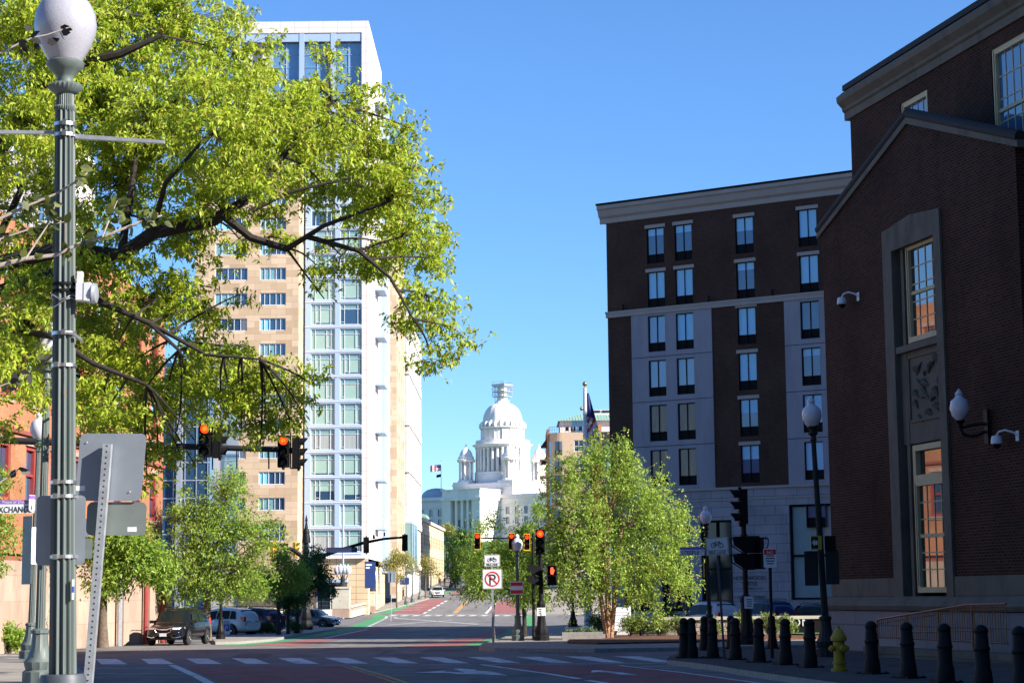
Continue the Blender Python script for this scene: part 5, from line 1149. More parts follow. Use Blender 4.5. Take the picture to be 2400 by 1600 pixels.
b.tube([z_(628, 1275), z_(660, 1276), z_(690, 1290), z_(715, 1310)], [.1, .1, .13, .14], 8); b.obj('arm', black, T)
signal('red signal with yellow border, left one beyond the no parking sign', 1119, 1250, 84, 36, 0, 1, blackmatte, edge=yellow_sig); signal('red signal with yellow border just left of the lamp globe', 1199, 1250, 84, 36, 0, 1, blackmatte, edge=yellow_sig); signal('red signal with yellow border just right of the lamp globe', 1235, 1252, 84.2, 36, 14, 1, blackmatte, edge=yellow_sig)
T = thing('mast_arm', 'thin dark mast arm carrying the yellow bordered signals over the far junction', 'mast arm', (at(1251, 1500, 84.8).x, 84.8, gz(84.8)+.13)); z_ = lambda x, y: at(x, y, 84.8)-T.location
b = MB(); b.tube([(0, 0, 0), z_(1249, 1250)], [.07, .05], 8); b.obj('pole', black, T); b = MB(); b.tube([z_(1249, 1262), z_(1200, 1261), z_(1115, 1260)], [.045, .035, .03], 8); b.obj('arm', black, T)
def ped_signal(label, x, y, Y, s, rz, lit=False):
    T = thing('pedestrian_signal', label, 'pedestrian signal', at(x, y, Y), R(rz)); b = MB()
    for z in (-.44, .01): b.box(-.21*s, .21*s, 0, .26*s, z*s, (z+.42)*s)
    b.obj('housing', blackmatte, T)
    for z in (-.44, .01):
        b = MB(); b.prism([(-.0*s, (z+.43)*s), (-.34*s, (z+.40)*s), (-.3*s, (z+.2)*s), (0, (z+.0)*s), (0, (z+.03)*s), (-.27*s, (z+.22)*s), (-.3*s, (z+.37)*s), (0, (z+.4)*s)], 0, -.22*s, -.2*s); b.prism([(-.0*s, (z+.43)*s), (-.34*s, (z+.40)*s), (-.3*s, (z+.2)*s), (0, (z+.0)*s)], 0, .2*s, .22*s); b.box(-.21*s, .21*s, -.3*s, 0, (z+.421)*s, (z+.44)*s); b.obj('visor', blackmatte, T)
    if lit:
        b = MB(); b.prism([(-.06*s, .06*s), (.06*s, .06*s), (.09*s, .16*s), (.13*s, .27*s), (.09*s, .28*s), (.06*s, .2*s), (.06*s, .37*s), (.02*s, .38*s), (-.02*s, .38*s), (-.06*s, .36*s), (-.08*s, .2*s)], 1, -.012, -.002); b.obj('hand_symbol', handlens, T)
    return T
def pole_signal_mid():
    Y = 83.5; T, b0 = axis_thing('signal_pole', 'black ornate signal pole on the far corner with a white button plate', 'signal pole', (1270, 1490), (1266, 1300), Y); z = lambda y: at(1268, y, Y).z-b0.z
    b = MB(); b.lathe([(.34, 0), (.34, .18), (.27, .25), (.3, .42), (.22, .6), (.17, 1.0), (.16, 1.4), (.19, 1.45), (.19, 1.6), (.12, 1.7)], 18, flute=.08, nf=9); b.obj('base', black, T, True); b = MB(); b.tube([(0, 0, 1.7), (0, 0, z(1302))], .1, 10); b.tube([(0, 0, z(1322)), (.4, 0, z(1322))], .03, 6); b.tube([(0, 0, z(1370)), (.4, 0, z(1370))], .03, 6); b.obj('pole', black, T)
    b = MB(); b.box(-.19, .19, -.16, -.12, z(1442), z(1423)); P = b.obj('button_plate', signwhite, T); b = MB()
    for i in range(3): b.box(-.12, .0, -.164, -.161, z(1438-i*5), z(1436-i*5))
    b.obj('print', signblack, P)
pole_signal_mid()
signal('red traffic signal on the black pole left of the birch', 1266.5, 1240, 83.2, 61, 0, 1)
ped_signal('black pedestrian signal seen from its side left of the black pole', 1252, 1348, 83.4, .98, -80); ped_signal('pedestrian signal showing a red raised hand beside the birch', 1294, 1348, 83.2, .94, -8, True)
def pole_signal_right():
    Y = 70.5; T, b0 = axis_thing('signal_pole', 'black ornate signal pole in front of the shaded hotel wall', 'signal pole', (1752, 1510), (1744, 1270), Y); z = lambda y: at(1748, y, Y).z-b0.z
    b = MB(); b.lathe([(.40, 0), (.40, .18), (.3, .25), (.33, .42), (.24, .6), (.2, 1.0), (.19, 1.5), (.22, 1.55), (.22, 1.7), (.11, 1.8)], 18, flute=.08, nf=9); b.obj('base', black, T, True); b = MB(); b.tube([(0, 0, 1.8), (0, 0, z(1228))], .1, 10)
    for y in (1254, 1262, 1326): b.lathe([(.13, z(y+3)), (.13, z(y-3))], 10)
    b.tube([(0, 0, z(1258)), (.55, 0, z(1258)), (.62, 0, z(1268))], .045, 6); b.tube([(0, 0, z(1328)), (.5, 0, z(1328))], .045, 6); b.obj('pole', black, T)
    T2, k = post_sign('small white button plate on the black pole before the hotel', 1755, 1411, 21, 28, Y-.3, signwhite); b = MB()
    for i in range(4): b.box(-5*k, 7*k, -.003, -.001, (-9+i*5)*k, (-7.2+i*5)*k)
    b.obj('print', signblack, T2)
pole_signal_right()
signal('sideways black traffic signal high on the pole before the hotel wall', 1736, 1145, 70.3, 84, -88); ped_signal('black pedestrian signal with deep hood left on the pole before the hotel', 1743, 1296, 70.2, 1.35, -85); ped_signal('black pedestrian signal facing away on the right of the pole before the hotel', 1775, 1296, 70.6, 1.3, 150)
# ---- bollards and hydrant
bol0 = None
BL = [(1604, 1541, 'black bollard at the tip of the curb, behind its twin'), (1622, 1541, 'black bollard at the tip of the curb, overlapping the one behind it'), (1651, 1523, 'black bollard in the back row under the Steeple lamp'), (1671, 1541, 'black bollard just left of the leaning bike lane post'), (1714, 1519, 'black bollard in the back row just left of the ornate signal pole'), (1724, 1545, 'black bollard in the front row hiding the one behind it'), (1779, 1551, 'black bollard in front between the signal pole and the red topped sign post'), (1811, 1519, 'black bollard in the back row behind the red topped sign post'), (1841, 1557, 'black bollard in front right of the red topped sign post'), (1899, 1563, 'black bollard left of the yellow hydrant, before the corner lamp'), (2045, 1578, 'black bollard first to the right of the yellow hydrant'), (2130, 1588, 'black bollard second to the right of the yellow hydrant'), (2217, 1598, 'black bollard third to the right of the yellow hydrant'), (2306, 1609, 'black bollard fourth to the right of the yellow hydrant'), (2396, 1619, 'black bollard cut by the right edge of the photo')]
for x, y, lab in BL:
    p = G(x, y, .13)
    if bol0 is None:
        T = thing('bollard', lab, 'bollard', p, 0, 'black iron bollards along the curb')
        b = MB(); b.lathe([(.172, 0), (.172, .10), (.155, .28), (.138, .32), (.132, .62), (.148, .64), (.148, .68), (.132, .70), (.112, .93), (.126, .95), (.126, .99), (.10, 1.04), (.05, 1.075), (.005, 1.085)], 20, flute=.05, nf=10); o1 = b.obj('shaft', bollard_m, T, True)
        b = MB(); b.box(-.24, .24, -.24, .24, 0, .03)
        for sx in (-.2, .2): b.lathe([(.02, .03), (.02, .05)], 6, (sx, -.2, 0)); b.lathe([(.02, .03), (.02, .05)], 6, (sx, .2, 0))
        o2 = b.obj('base_plate', bollard_m, T); bol0 = (T, o1, o2)
    else:
        c = bol0[0].copy(); COL.objects.link(c); c.location = p; c['label'] = lab; c.rotation_euler = (random.gauss(0, .012), random.gauss(0, .012), random.random())
        for o in bol0[1:]: q = o.copy(); COL.objects.link(q); q.parent = c
def hydrant():
    T = thing('fire_hydrant', 'yellow fire hydrant standing between black bollards on the sidewalk', 'hydrant', G(1968, 1572, .13), R(25)); T.scale = (1.05, 1.05, 1.08)
    b = MB(); b.lathe([(.17, 0), (.17, .05), (.12, .06), (.12, .14), (.14, .15), (.14, .19), (.115, .2), (.115, .58), (.16, .6), (.16, .64)], 20); b.obj('barrel', hydrant_m, T, True)
    b = MB(); b.lathe([(.165, .64), (.165, .66), (.14, .70), (.10, .78), (.05, .83), (.03, .84), (.03, .89), (.005, .89)], 18); b.obj('bonnet', hydrant_m, T, True)
    for a, r in ((0, .06), (180, .06), (270, .08)):
        b = MB(); b.lathe([(r*.8, .1), (r*.8, .15), (r, .15), (r, .2), (r*.5, .21), (r*.5, .24), (.005, .24)], 12); o = b.obj('nozzle_cap', hydrant_m, T, True, loc=(0, 0, .45)); o.rotation_euler = Vector((0, 0, 1)).rotation_difference(Vector((math.cos(R(a)), math.sin(R(a)), 0))).to_euler()
hydrant()
# ---- bridge pedestals with clustered globes
def cluster_lamp(label, plabel, x, ybase, ytop, globes, wpx, Y, mm, triple):
    k = Y/F; p = at(x, ybase, Y); g = gz(Y)+.13
    P = thing('stone_pedestal', plabel, 'pedestal', (p.x, Y, g)); h = at(x, ytop, Y).z-g; w = wpx*k/2
    b = MB(); b.box(-w, w, -w, w, .0, h*.3); b.obj('base', pink_stone, P); b = MB(); b.box(-w*.98, w*.98, -w*.98, w*.98, h*.301, h*.72); b.box(-w*.62, w*1.0, -w*.8, w*.8, h*.721, h*.93); b.obj('shaft', lime2, P); b = MB(); b.box(-w*.66, w*1.05, -w*.9, w*.9, h*.931, h); b.obj('cap', lime2, P)
    T = thing('cluster_lamp', label, 'street lamp', (p.x+.15, Y, g+h)); zt = at(x, globes[0][1]+9, Y).z-g-h
    b = MB(); b.lathe([(.5, 0), (.5, .15), (.3, .4), (.25, .7), (.3, .8), (.2, 1.1), (.16, zt*.7), (.1, zt)], 14); b.obj('post', mm, T, True)
    for gx, gy, r in globes:
        q = at(gx, gy, Y)-T.location; b = MB(); b.lathe([(.12*r, -.32*r), (.25*r, -.15*r), (.3*r, .05*r), (.25*r, .25*r), (.1*r, .36*r), (.08*r, .42*r), (.02*r, .5*r)], 14); b.obj('globe', globe_m, T, True, loc=q); b = MB(); b.tube([(0, 0, zt*.72), (q.x*.6, q.y, zt*.6), (q.x, q.y, q.z-.35*r)], .05, 6); b.obj('arm', mm, T)
lime2 = mat('pale cut limestone', (.46, .42, .34), .85, .1, 1.0)
cluster_lamp('dark lamp with four clustered white globes on the larger stone pedestal', 'large stone pedestal at the corner of the bridge wall', 800, 1424, 1374, ((790, 1337, 1.35), (798, 1335, 1.45), (808, 1336, 1.4), (815.5, 1336, 1.45)), 40, 222, grey_metal, 0)
cluster_lamp('lamp with three white globes on the smaller stone pedestal', 'smaller stone pedestal at the far end of the bridge wall', 869, 1411, 1385, ((862, 1349, 1.35), (870, 1339, 1.45), (879, 1349, 1.35)), 20, 238, grey_metal, 1)
T = thing('bridge_wall', 'curved pale bridge parapet with openings between the two stone pedestals', 'parapet'); b = MB(); a, c = at(822, 1420, 224), at(861, 1410, 236); n = 10
b1 = MB()
for i in range(n):
    t0, t1 = i/n, (i+1)/n; P = lambda t: Vector((lerp(a.x, c.x, t), lerp(224, 236, t), gz(lerp(224, 236, t))+.13)); p, q = P(t0), P(t1); hh = 1.15
    b.add([p, q, q+Vector((0, 0, .7)), p+Vector((0, 0, .7)), p+Vector((-.4, .2, 0)), q+Vector((-.4, .2, 0)), q+Vector((-.4, .2, .7)), p+Vector((-.4, .2, .7))], [(0, 1, 2, 3), (5, 4, 7, 6), (3, 2, 6, 7)])
    b1.add([p+Vector((.03, 0, hh)), q+Vector((.03, 0, hh)), q+Vector((.03, 0, hh+.2)), p+Vector((.03, 0, hh+.2)), p+Vector((-.42, .2, hh)), q+Vector((-.42, .2, hh)), q+Vector((-.42, .2, hh+.2)), p+Vector((-.42, .2, hh+.2))], [(0, 1, 2, 3), (5, 4, 7, 6), (3, 2, 6, 7), (0, 4, 5, 1)]); b.tube([p+Vector((-.2, .1, .7)), p+Vector((-.2, .1, hh))], .13, 4)
b.obj('wall', lime2, T); b1.obj('coping', lime2, T)
T = thing('bridge_wall', 'long low bridge parapet running left behind the parked cars', 'parapet'); b = MB(); a, c = at(350, 1400, 205), at(776, 1420, 220)
p, q = Vector((a.x, 206, gz(206))), Vector((c.x, 221, gz(221))); d = (q-p).normalized(); nn = Vector((-d.y, d.x, 0))
def strip(b, p, q, z0, z1, t): b.add([p+Vector((0, 0, z0)), q+Vector((0, 0, z0)), q+Vector((0, 0, z1)), p+Vector((0, 0, z1)), p+nn*t+Vector((0, 0, z0)), q+nn*t+Vector((0, 0, z0)), q+nn*t+Vector((0, 0, z1)), p+nn*t+Vector((0, 0, z1))], [(0, 1, 2, 3), (5, 4, 7, 6), (3, 2, 6, 7), (0, 4, 5, 1), (0, 3, 7, 4), (1, 5, 6, 2)])
strip(b, p, q, 0, .9, .4); b.obj('wall', lime2, T); b = MB(); strip(b, p-nn*.05, q-nn*.05, .901, 1.1, .5); b.obj('coping', lime2, T)
b = MB(); L = (q-p).length
for i in range(int(L/2.4)): s = p+d*(i*2.4); b.tube([s+nn*.2+Vector((0, 0, 1.1)), s+nn*.2+Vector((0, 0, 2.0))], .03, 4)
b.tube([p+nn*.2+Vector((0, 0, 2)), q+nn*.2+Vector((0, 0, 2))], .035, 4); b.tube([p+nn*.2+Vector((0, 0, 1.55)), q+nn*.2+Vector((0, 0, 1.55))], .025, 4); b.obj('railing', grey_metal, T)
# tall plain pole with green sign behind the pedestal, far lamps, posts
Y = 224; o = at(804, 1420, Y); T = thing('light_pole', 'tall plain grey pole with green street sign rising behind the four globe lamp', 'pole', (o.x, Y, gz(Y))); b = MB(); b.tube([(0, 0, 0), (0, 0, at(804, 1180, Y).z-gz(Y))], [.14, .09], 8); b.obj('shaft', galv, T); b = MB(); b.box(.1, .85, -.02, .02, at(804, 1325, Y).z-gz(Y), at(804, 1321, Y).z-gz(Y)); b.obj('street_sign', signgreen, T)
for i, (x, y, lab) in enumerate(((952.6, 1332, 'first slim lamp along the far left curb'), (967, 1333, 'second slim lamp along the far left curb'), (984, 1337, 'third slim lamp along the far left curb, tallest looking'), (1010, 1340, 'distant slim lamp right of the bare tree'), (1056, 1328, 'distant slim lamp beside the narrow green tree'))):
    Yf = (262, 270, 280, 300, 350)[i]; std_lamp(lab, (x, y+70), (x, y), Yf, at(x, y, Yf).z, lampgreen, 1.25, 'slim lamps along the far street')
std_lamp('black street lamp on the island with its globe lost in the leaves', (517, 1498), (519, 1300), 97.5, at(519, 1262, 97.5).z, black, .9); std_lamp('black street lamp base showing under the left side of the birch', (1343, 1467), (1342, 1300), 140, at(1342, 1275, 140).z, black, 1.3)
# parking signs and small plates
def p_sign():
    Y = 90; k = Y/F; T = thing('parking_sign', 'white public parking board with blue P square on the island', 'sign', G(531, 1488, .13)); h = 44*k; b = MB(); b.box(-9.5*k, 9.5*k, 0, .04, .05, h); b.obj('board', signwhite, T); b = MB(); b.box(-8.6*k, 8.6*k, -.004, -.001, h*.28, h*.72); b.obj('blue_square', signblue, T); text_obj('P', 'lettering', signwhite, T, (0, -.01, h*.33), 19*k); text_obj('PUBLIC', 'lettering', signblue, T, (0, -.008, h*.86), 5*k); text_obj('PARKING', 'lettering', signblue, T, (0, -.008, h*.76), 4.4*k)
    b = MB(); b.box(-9.5*k, -8.5*k, 0, .5, 0, .05); b.box(8.5*k, 9.5*k, 0, .5, 0, .05); b.obj('foot', blackmatte, T)
    Y = 128; k = Y/F; T = thing('parking_sign', 'narrow upright white and blue sign beside the dark blue parked car', 'sign', G(617, 1453, .0)); b = MB(); b.box(-5*k, 5*k, 0, .1, 0, 52*k); b.obj('board', signwhite, T); b = MB(); b.box(-4.5*k, 4.5*k, -.004, -.001, 4*k, 20*k); b.box(-4.5*k, 4.5*k, -.004, -.001, 38*k, 50*k); b.obj('blue_field', signblue, T)
    Y = 83.7; k = Y/F; T = thing('work_sign', 'red and white notice board fixed to the lamp behind the no parking sign', 'sign', at(1211, 1377, Y)); b = MB(); b.box(-15*k, 15*k, 0, .02, -15*k, 15*k); b.obj('board', signwhite, T); b = MB(); b.box(-14*k, 14*k, -.004, -.001, -13*k, -5*k); b.box(-14*k, 14*k, -.004, -.001, 5*k, 13*k); b.obj('red_band', signred, T)
    Y = 200; q = at(918, 1352, Y); T = thing('sign_post', 'grey sign back on a thin post before the beige tower base', 'sign', (q.x, Y, gz(Y))); z = q.z-gz(Y); k = Y/F; b = MB(); b.tube([(-.1, 0, 0), (0, 0, z+.5)], .04, 6); b.obj('post', galv, T); b = MB(); b.box(-8*k, 8*k, .05, .08, z-12*k, z+14*k); b.obj('panel', signback, T)
    Y = 160; q = at(753, 1365, Y); T = thing('sign_post', 'dark sign on a post left of the big stone pedestal', 'sign', (q.x, Y, gz(Y))); z = q.z-gz(Y); k = Y/F; b = MB(); b.tube([(0, 0, 0), (0, 0, z)], .05, 6); b.obj('post', grey_metal, T); b = MB(); b.box(-11*k, 11*k, .06, .09, z-28*k, z+22*k); b.obj('panel', signnavy, T)
    Y = 255; q = at(948, 1361, Y); T = thing('banner', 'dark blue banner sign beyond the young tree on the left sidewalk', 'banner', (q.x, Y, q.z)); k = Y/F; b = MB(); b.box(-11*k, 11*k, 0, .1, -8*k, 8*k); b.obj('panel', signnavy, T)
p_sign()
# planting bed furniture
def a_frame():
    T = thing('sandwich_board', 'white plastic a-frame board behind the birch trunks', 'sign', G(1458, 1487, .2), R(8)); T.scale = (1.1, 1.1, 1.15)
    b = MB()
    b.prism([(-.42, 0), (-.36, .18), (.36, .18), (.42, 0), (.44, 1.05), (.44, 1.2), (.26, 1.2), (.22, 1.12), (-.22, 1.12), (-.26, 1.2), (-.44, 1.2), (-.44, 1.05)], 1, 0, .05)
    o = b.obj('panel', polewhite, T); o.rotation_euler = (R(-9), 0, 0); b = MB()
    for i in range(6): b.box(-.36, .36, -.012, -.001, .25+i*.14, .27+i*.14)
    b.obj('rib', galv, o)
    b = MB(); b.box(-.42, .42, 0, .04, 0, 1.15); o = b.obj('back_panel', polewhite, T, loc=(0, .5, 0)); o.rotation_euler = (R(9), 0, 0)
    for x, y, t, lab in ((1477, 1482, 1425, 'taller white pipe post right of the a-frame board'), (1489, 1482, 1434, 'shorter white pipe post behind the first bush')):
        Y = 101; p = at(x, y, Y); P = thing('pipe_post', lab, 'post', (p.x, Y, gz(Y)+.1)); h = at(x, t, Y).z-gz(Y)-.1; b = MB(); b.tube([(0, 0, 0), (0, 0, h)], .055, 10); b.obj('pipe', polewhite, P); b = MB(); b.lathe([(.085, h-.12), (.09, h), (.06, h+.01)], 12); b.obj('cap', polewhite, P)
a_frame()
def sign_wall():
    Y = 90.8; k = Y/F; a, c = at(1560, 1470, Y), at(1960, 1470, Y); g = gz(Y)+.1; zt = at(1800, 1443, Y).z
    T = thing('stone_wall', 'low field stone wall with pale cap and white letters behind the bollards', 'wall', (0, Y, 0)); b = MB(); b.box(a.x, c.x, 0, .5, g, zt-.14); b.obj('wall', field_stone, T); b = MB(); b.box(a.x-.1, c.x+.1, -.1, .6, zt-.139, zt); b.obj('cap', lime2, T)
    q = at(1874, 1467, Y); b = MB(); b.box(at(1846, 1470, Y).x, at(1935, 1470, Y).x, -.04, -.001, g, zt-.15); b.obj('letter_field', blackmatte, T); text_obj('TON', 'lettering', signwhite, T, (q.x-.12, -.06, q.z+.02), .52, ext=.02, sp=1.15)
sign_wall()
b = MB(); p = G(1345, 1500, .13); T = thing('stone_planter', 'long low granite planter edge left of the birch', 'planter', p); b.box(-.5, 1.25, -.1, .3, 0, .35); b.obj('block', curb_m, T)
b = MB(); p = G(1410, 1494, .2); T = thing('stone_block', 'small pale stone block beside the birch trunks', 'block', p); b.box(-.16, .16, -.12, .12, 0, .17); b.obj('block', curb_m, T)
# rocks on the island
for i, (x, y, r) in enumerate(((576, 1480, .42), (655, 1472, .5))):
    p = G(x, y, .1); T = thing('boulder', ['rounded boulder beside the dark blue car', 'rounded boulder under the island trees'][i], 'boulder', p); bm = bmesh.new(); bmesh.ops.create_icosphere(bm, subdivisions=3, radius=r)
    for v in bm.verts: v.co *= 1+.18*math.sin(v.co.x*7+i)*math.cos(v.co.y*6); v.co.z = v.co.z*.75+r*.4
    me = bpy.data.meshes.new('stone'); bm.to_mesh(me); bm.free(); me.materials.append(lime); put(me, 'stone', T)

# ================================================================ CARS
def paint(name, c): return mat(name, c, .10, .03, .6, spec=.45)
glass_car = mat('car glass', (.010, .016, .014), .03, 0, spec=.14)
def car(label, loc, rz, body_m, L=4.65, Wd=1.88, H=1.66, suv=True, detail=True, plate=True, kind='parked_car', lights=False):
    T = thing(kind, label, 'car', loc, rz); hw = Wd/2; l = L/2
    # stations along x: (x, bottom, belt, top(hood or roof), half width low, half width belt, half width top)
    rb = -l+ (.35 if suv else .9)
    st = [(-l, .42, .78, .92, .70, .74, .70), (-l+.06, .33, .82, 1.02, .86, .88, .80), (-l+.28, .30, .98, 1.06 if not suv else H-.22, .96, .98, .70), (-l+.75, .26, 1.0, H-.05, .99, 1.0, .70), (-l+1.5, .24, 1.0, H, 1, 1.0, .70), (-.1, .24, .98, H, 1, 1.0, .70), (.55, .24, .96, H-.10, 1, 1.0, .71), (l-1.28, .24, .95, .985, 1, .99, .82), (l-.75, .26, .86, .96, .99, .96, .80), (l-.28, .28, .76, .86, .94, .90, .74), (l-.06, .34, .62, .70, .80, .78, .66), (l, .42, .56, .60, .66, .66, .60)]
    def ring(s):
        x, zb, zm, zt, a, m_, t = s; a, m_, t = a*hw, m_*hw, t*hw; r = min(.09, (zt-zm)*.3+.01)
        half = [(0, zb), (a*.8, zb), (a, zb+.13), (m_*1.0, (zb+zm)*.52), (m_, zm), (t+.03, zt-r), (t-.08, zt), (0, zt+.015)]
        return [(x, y, z) for y, z in half]+[(x, -y, z) for y, z in half[-2:0:-1]]
    rings = [ring(s) for s in st]; n = len(rings[0]); b = MB(); vs = [v for r in rings for v in r]; fs = [(i*n+j, i*n+(j+1) % n, (i+1)*n+(j+1) % n, (i+1)*n+j) for i in range(len(rings)-1) for j in range(n)]; fs += [tuple(range(n)), tuple(range((len(rings)-1)*n, len(rings)*n))[::-1]]
    b.add(vs, [f[::-1] for f in fs]); o = b.obj('body', body_m, T); md = o.modifiers.new('s', 'SUBSURF'); md.levels = md.render_levels = 2
    for p in o.data.polygons: p.use_smooth = True
    # glass panels follow the greenhouse, 8 mm proud
    def gp(i0, i1, t0, t1, za, zb_, side):
        def P(i, z):
            f = min(int(i), len(st)-2); q = i-f; s0, s1 = st[f], st[f+1]; s = [lerp(u, v, q) for u, v in zip(s0, s1)]
            m_, t = s[5]*hw, s[6]*hw; y = lerp(m_, t+.03, z)+.018; return (s[0], side*y, lerp(s[2], s[3]-.06, z))
        return [P(i0, za), P(i1, za), P(i1+t1, zb_), P(i0+t0, zb_)]
    for side in (1, -1):
        for (i0, i1, t0, t1) in ((2.55, 3.35, .35, .0), (3.45, 4.72, .0, .0), (4.82, 6.75, .0, -.85)):
            g = MB(); q = gp(i0, i1, t0, t1, .10, .84, side); g.quad(*(q if side < 0 else q[::-1])); w = g.obj('side_window', glass_car, T)
    def wsq(x0, z0, w0, x1, z1, w1, nm, off):
        g = MB(); g.quad((x0+off, -w0, z0), (x0+off, w0, z0), (x1+off, w1, z1), (x1+off, -w1, z1)); return g.obj(nm, glass_car, T)
    g = MB(); nW = 8
    for i in range(nW):
        def W_(t, top): y = lerp(-1, 1, t); return ((.60 if top else l-1.24)+.02+(.03 if top else .09)*(1-y*y), y*hw*(.66 if top else .84), (H-.11 if top else 1.0))
        g.quad(W_(i/nW, 0), W_((i+1)/nW, 0), W_((i+1)/nW, 1), W_(i/nW, 1))
    g.obj('windscreen', glass_car, T, True)
    g = MB(); x0, x1 = -l+.12, -l+.42; g.quad((x0, hw*.74, 1.05), (x0, -hw*.74, 1.05), (x1, -hw*.62, H-.16), (x1, hw*.62, H-.16)); g.obj('rear_window', glass_dark, T)
    for sx in (-l+.88, l-.92):
        for side in (1, -1):
            b = MB(); b.lathe([(.22, -.11), (.33, -.11), (.36, -.08), (.36, .08), (.33, .11), (.22, .11)], 26); w = b.obj('wheel', rubber, T, True, loc=(sx, side*(hw-.10), .36)); w.rotation_euler = (R(90), 0, 0)
            b = MB(); b.lathe([(.23, -.10), (.23, .10)], 20)
            w2 = None; b.k = 1; z = .112 if side < 0 else -.112; s_ = 1 if side < 0 else -1
            b.lathe([(.245, z-.012*s_), (.215, z), (.2, z-.02*s_)], 20, cap=False); b.lathe([(.06, z-.02*s_), (.05, z+.002*s_)], 10)
            for q in range(10): a = q*math.pi/5; b.add([(.04*math.cos(a+.5), .04*math.sin(a+.5), z-.008*s_), (.21*math.cos(a-.07), .21*math.sin(a-.07), z-.008*s_), (.21*math.cos(a+.1), .21*math.sin(a+.1), z-.008*s_), (.04*math.cos(a+.9), .04*math.sin(a+.9), z-.008*s_)], [(0, 1, 2, 3)])
            b.obj('rim', [blackmatte, alloy], w)
            b = MB(); ar = [(sx+.44*math.cos(t), side*(hw-.012), .36+.44*math.sin(t)) for t in np.linspace(-.2, math.pi+.2, 14)]; ai = [(sx+.36*math.cos(t), side*(hw-.012), .36+.36*math.sin(t)) for t in np.linspace(-.2, math.pi+.2, 14)]
            for p0, p1, q1, q0_ in zip(ar, ar[1:], ai[1:], ai): b.add([p0, p1, q1, q0_, *(tuple((v[0], v[1]+side*.022, v[2])) for v in (p0, p1, q1, q0_))], [(0, 1, 2, 3), (4, 5, 6, 7), (0, 1, 5, 4), (3, 2, 6, 7)])
            b.obj('wheel_arch', blackmatte, T)
    for side in (1, -1):
        b = MB(); b.prism([(l-.62, side*hw*.86), (l-.10, side*hw*.74), (l-.03, side*hw*.46), (l-.16, side*hw*.48), (l-.55, side*hw*.92)], 2, .73, .82); b.obj('headlight', headlamp, T)
        b = MB(); b.box(-l-.01, -l+.3, side*hw*.78-.09, side*hw*.78+.09, .92, 1.18); b.obj('tail_light', taillamp, T)
        b = MB(); b.prism([(.93, side*(hw-.10)), (.97, side*(hw+.15)), (.86, side*(hw+.16)), (.80, side*(hw-.10))], 2, 1.0, 1.14); b.obj('mirror', body_m, T)
        b = MB()
        for x in (-.15, -1.15): b.box(x, x+.17, side*(hw-.004)-.012, side*(hw-.004)+.012, .88, .91)
        b.obj('door_handle', chrome, T)
    b = MB(); b.prism([(-hw*.42, .80), (hw*.42, .80), (hw*.36, .62), (hw*.1, .55), (-hw*.1, .55), (-hw*.36, .62)], 0, l-.06, l+.012); gr = b.obj('grille', blackmatte, T)
    b = MB(); b.tube([(l+.015, -hw*.43, .80), (l+.02, -hw*.2, .74), (l+.02, hw*.2, .74), (l+.015, hw*.43, .80)], .028, 6); b.tube([(l+.015, -hw*.43, .80), (l+.016, -hw*.36, .62), (l+.02, -.1, .55), (l+.02, .1, .55), (l+.016, hw*.36, .62), (l+.015, hw*.43, .80)], .014, 5); b.obj('trim', chrome, gr)
    b = MB(); b.box(l-.20, l-.015, -hw*.66, hw*.66, .27, .37); b.obj('lower_bumper', blackmatte, T)
    for side in (1, -1): b = MB(); b.tube([(l-.13, side*hw*.84, .42), (l-.02, side*hw*.6, .37), (l+.0, side*hw*.42, .40)], .022, 6); b.obj('fog_trim', chrome, T)
    for e, nm in ((1, 'licence_plate'), (-1, 'licence_plate')): b = MB(); x = e*(l+.03) if e > 0 else -l-.02; b.box(x-.01, x+.01, -.16, .16, .43 if e > 0 else .8, .57 if e > 0 else .95); b.obj(nm, plate_m, T)
    if suv:
        for side in (1, -1): b = MB(); b.tube([(-l+.7, side*hw*.62, H-.02), (-l+.9, side*hw*.62, H+.05), (.2, side*hw*.62, H+.05), (.45, side*hw*.62, H-.04)], .018, 5); b.obj('roof_rail', blackmatte, T)
    return T
def hd(dx, dy): return math.atan2(dy, dx)
blackp, whitep, navyp, greyp, silverp, bluep, dgrey = paint('black car paint', (.008, .008, .010)), paint('white car paint', (.62, .62, .62)), paint('navy car paint', (.015, .022, .05)), paint('grey car paint', (.07, .075, .085)), paint('silver car paint', (.40, .41, .43)), paint('blue car paint', (.02, .035, .11)), paint('dark grey car paint', (.04, .045, .05))
p = at(419, 1505, 90); car('glossy black suv driving out of the side street beside the orange brick building', (p.x, 90, gz(90)), hd(-.14, -.99), blackp, 4.6, 1.87, 1.68, kind='car')
def parked(x, Y, dx, dy, lab, m, **k): p = at(x, 1450, Y); car(lab, (p.x, Y, gz(Y)+.0), hd(dx, dy), m, **k)
parked(522, 116, -.85, .53, 'white suv parked behind the island parking board', whitep, H=1.72); parked(585, 122, -.85, .53, 'dark navy suv parked right of the white suv', navyp, H=1.72)
parked(726, 158, .97, -.24, 'grey suv with its nose toward the street beyond the island trees', greyp, H=1.68, L=4.7); parked(735, 171, .97, -.24, 'dark blue car half hidden behind the grey suv', bluep, H=1.55)
parked(1657, 112, -.47, .88, 'silver suv parked behind the stone wall, leftmost before the hotel', silverp, H=1.80, L=4.7); parked(1786, 114, -.47, .88, 'dark blue suv parked behind the stone wall between two others', bluep, H=1.85, L=4.8); parked(1906, 114, -.6, .8, 'black car parked behind the white letters, rightmost before the hotel', dgrey, H=1.6)
parked(360, 150, -.9, .2, 'pale car roof showing behind the black suv', silverp, H=1.6)
def street_car(x, y, lab, m, dx=-.1, dy=-1, **k): p = G(x, y); car(lab, p, hd(dx, dy), m, kind='car', **k)
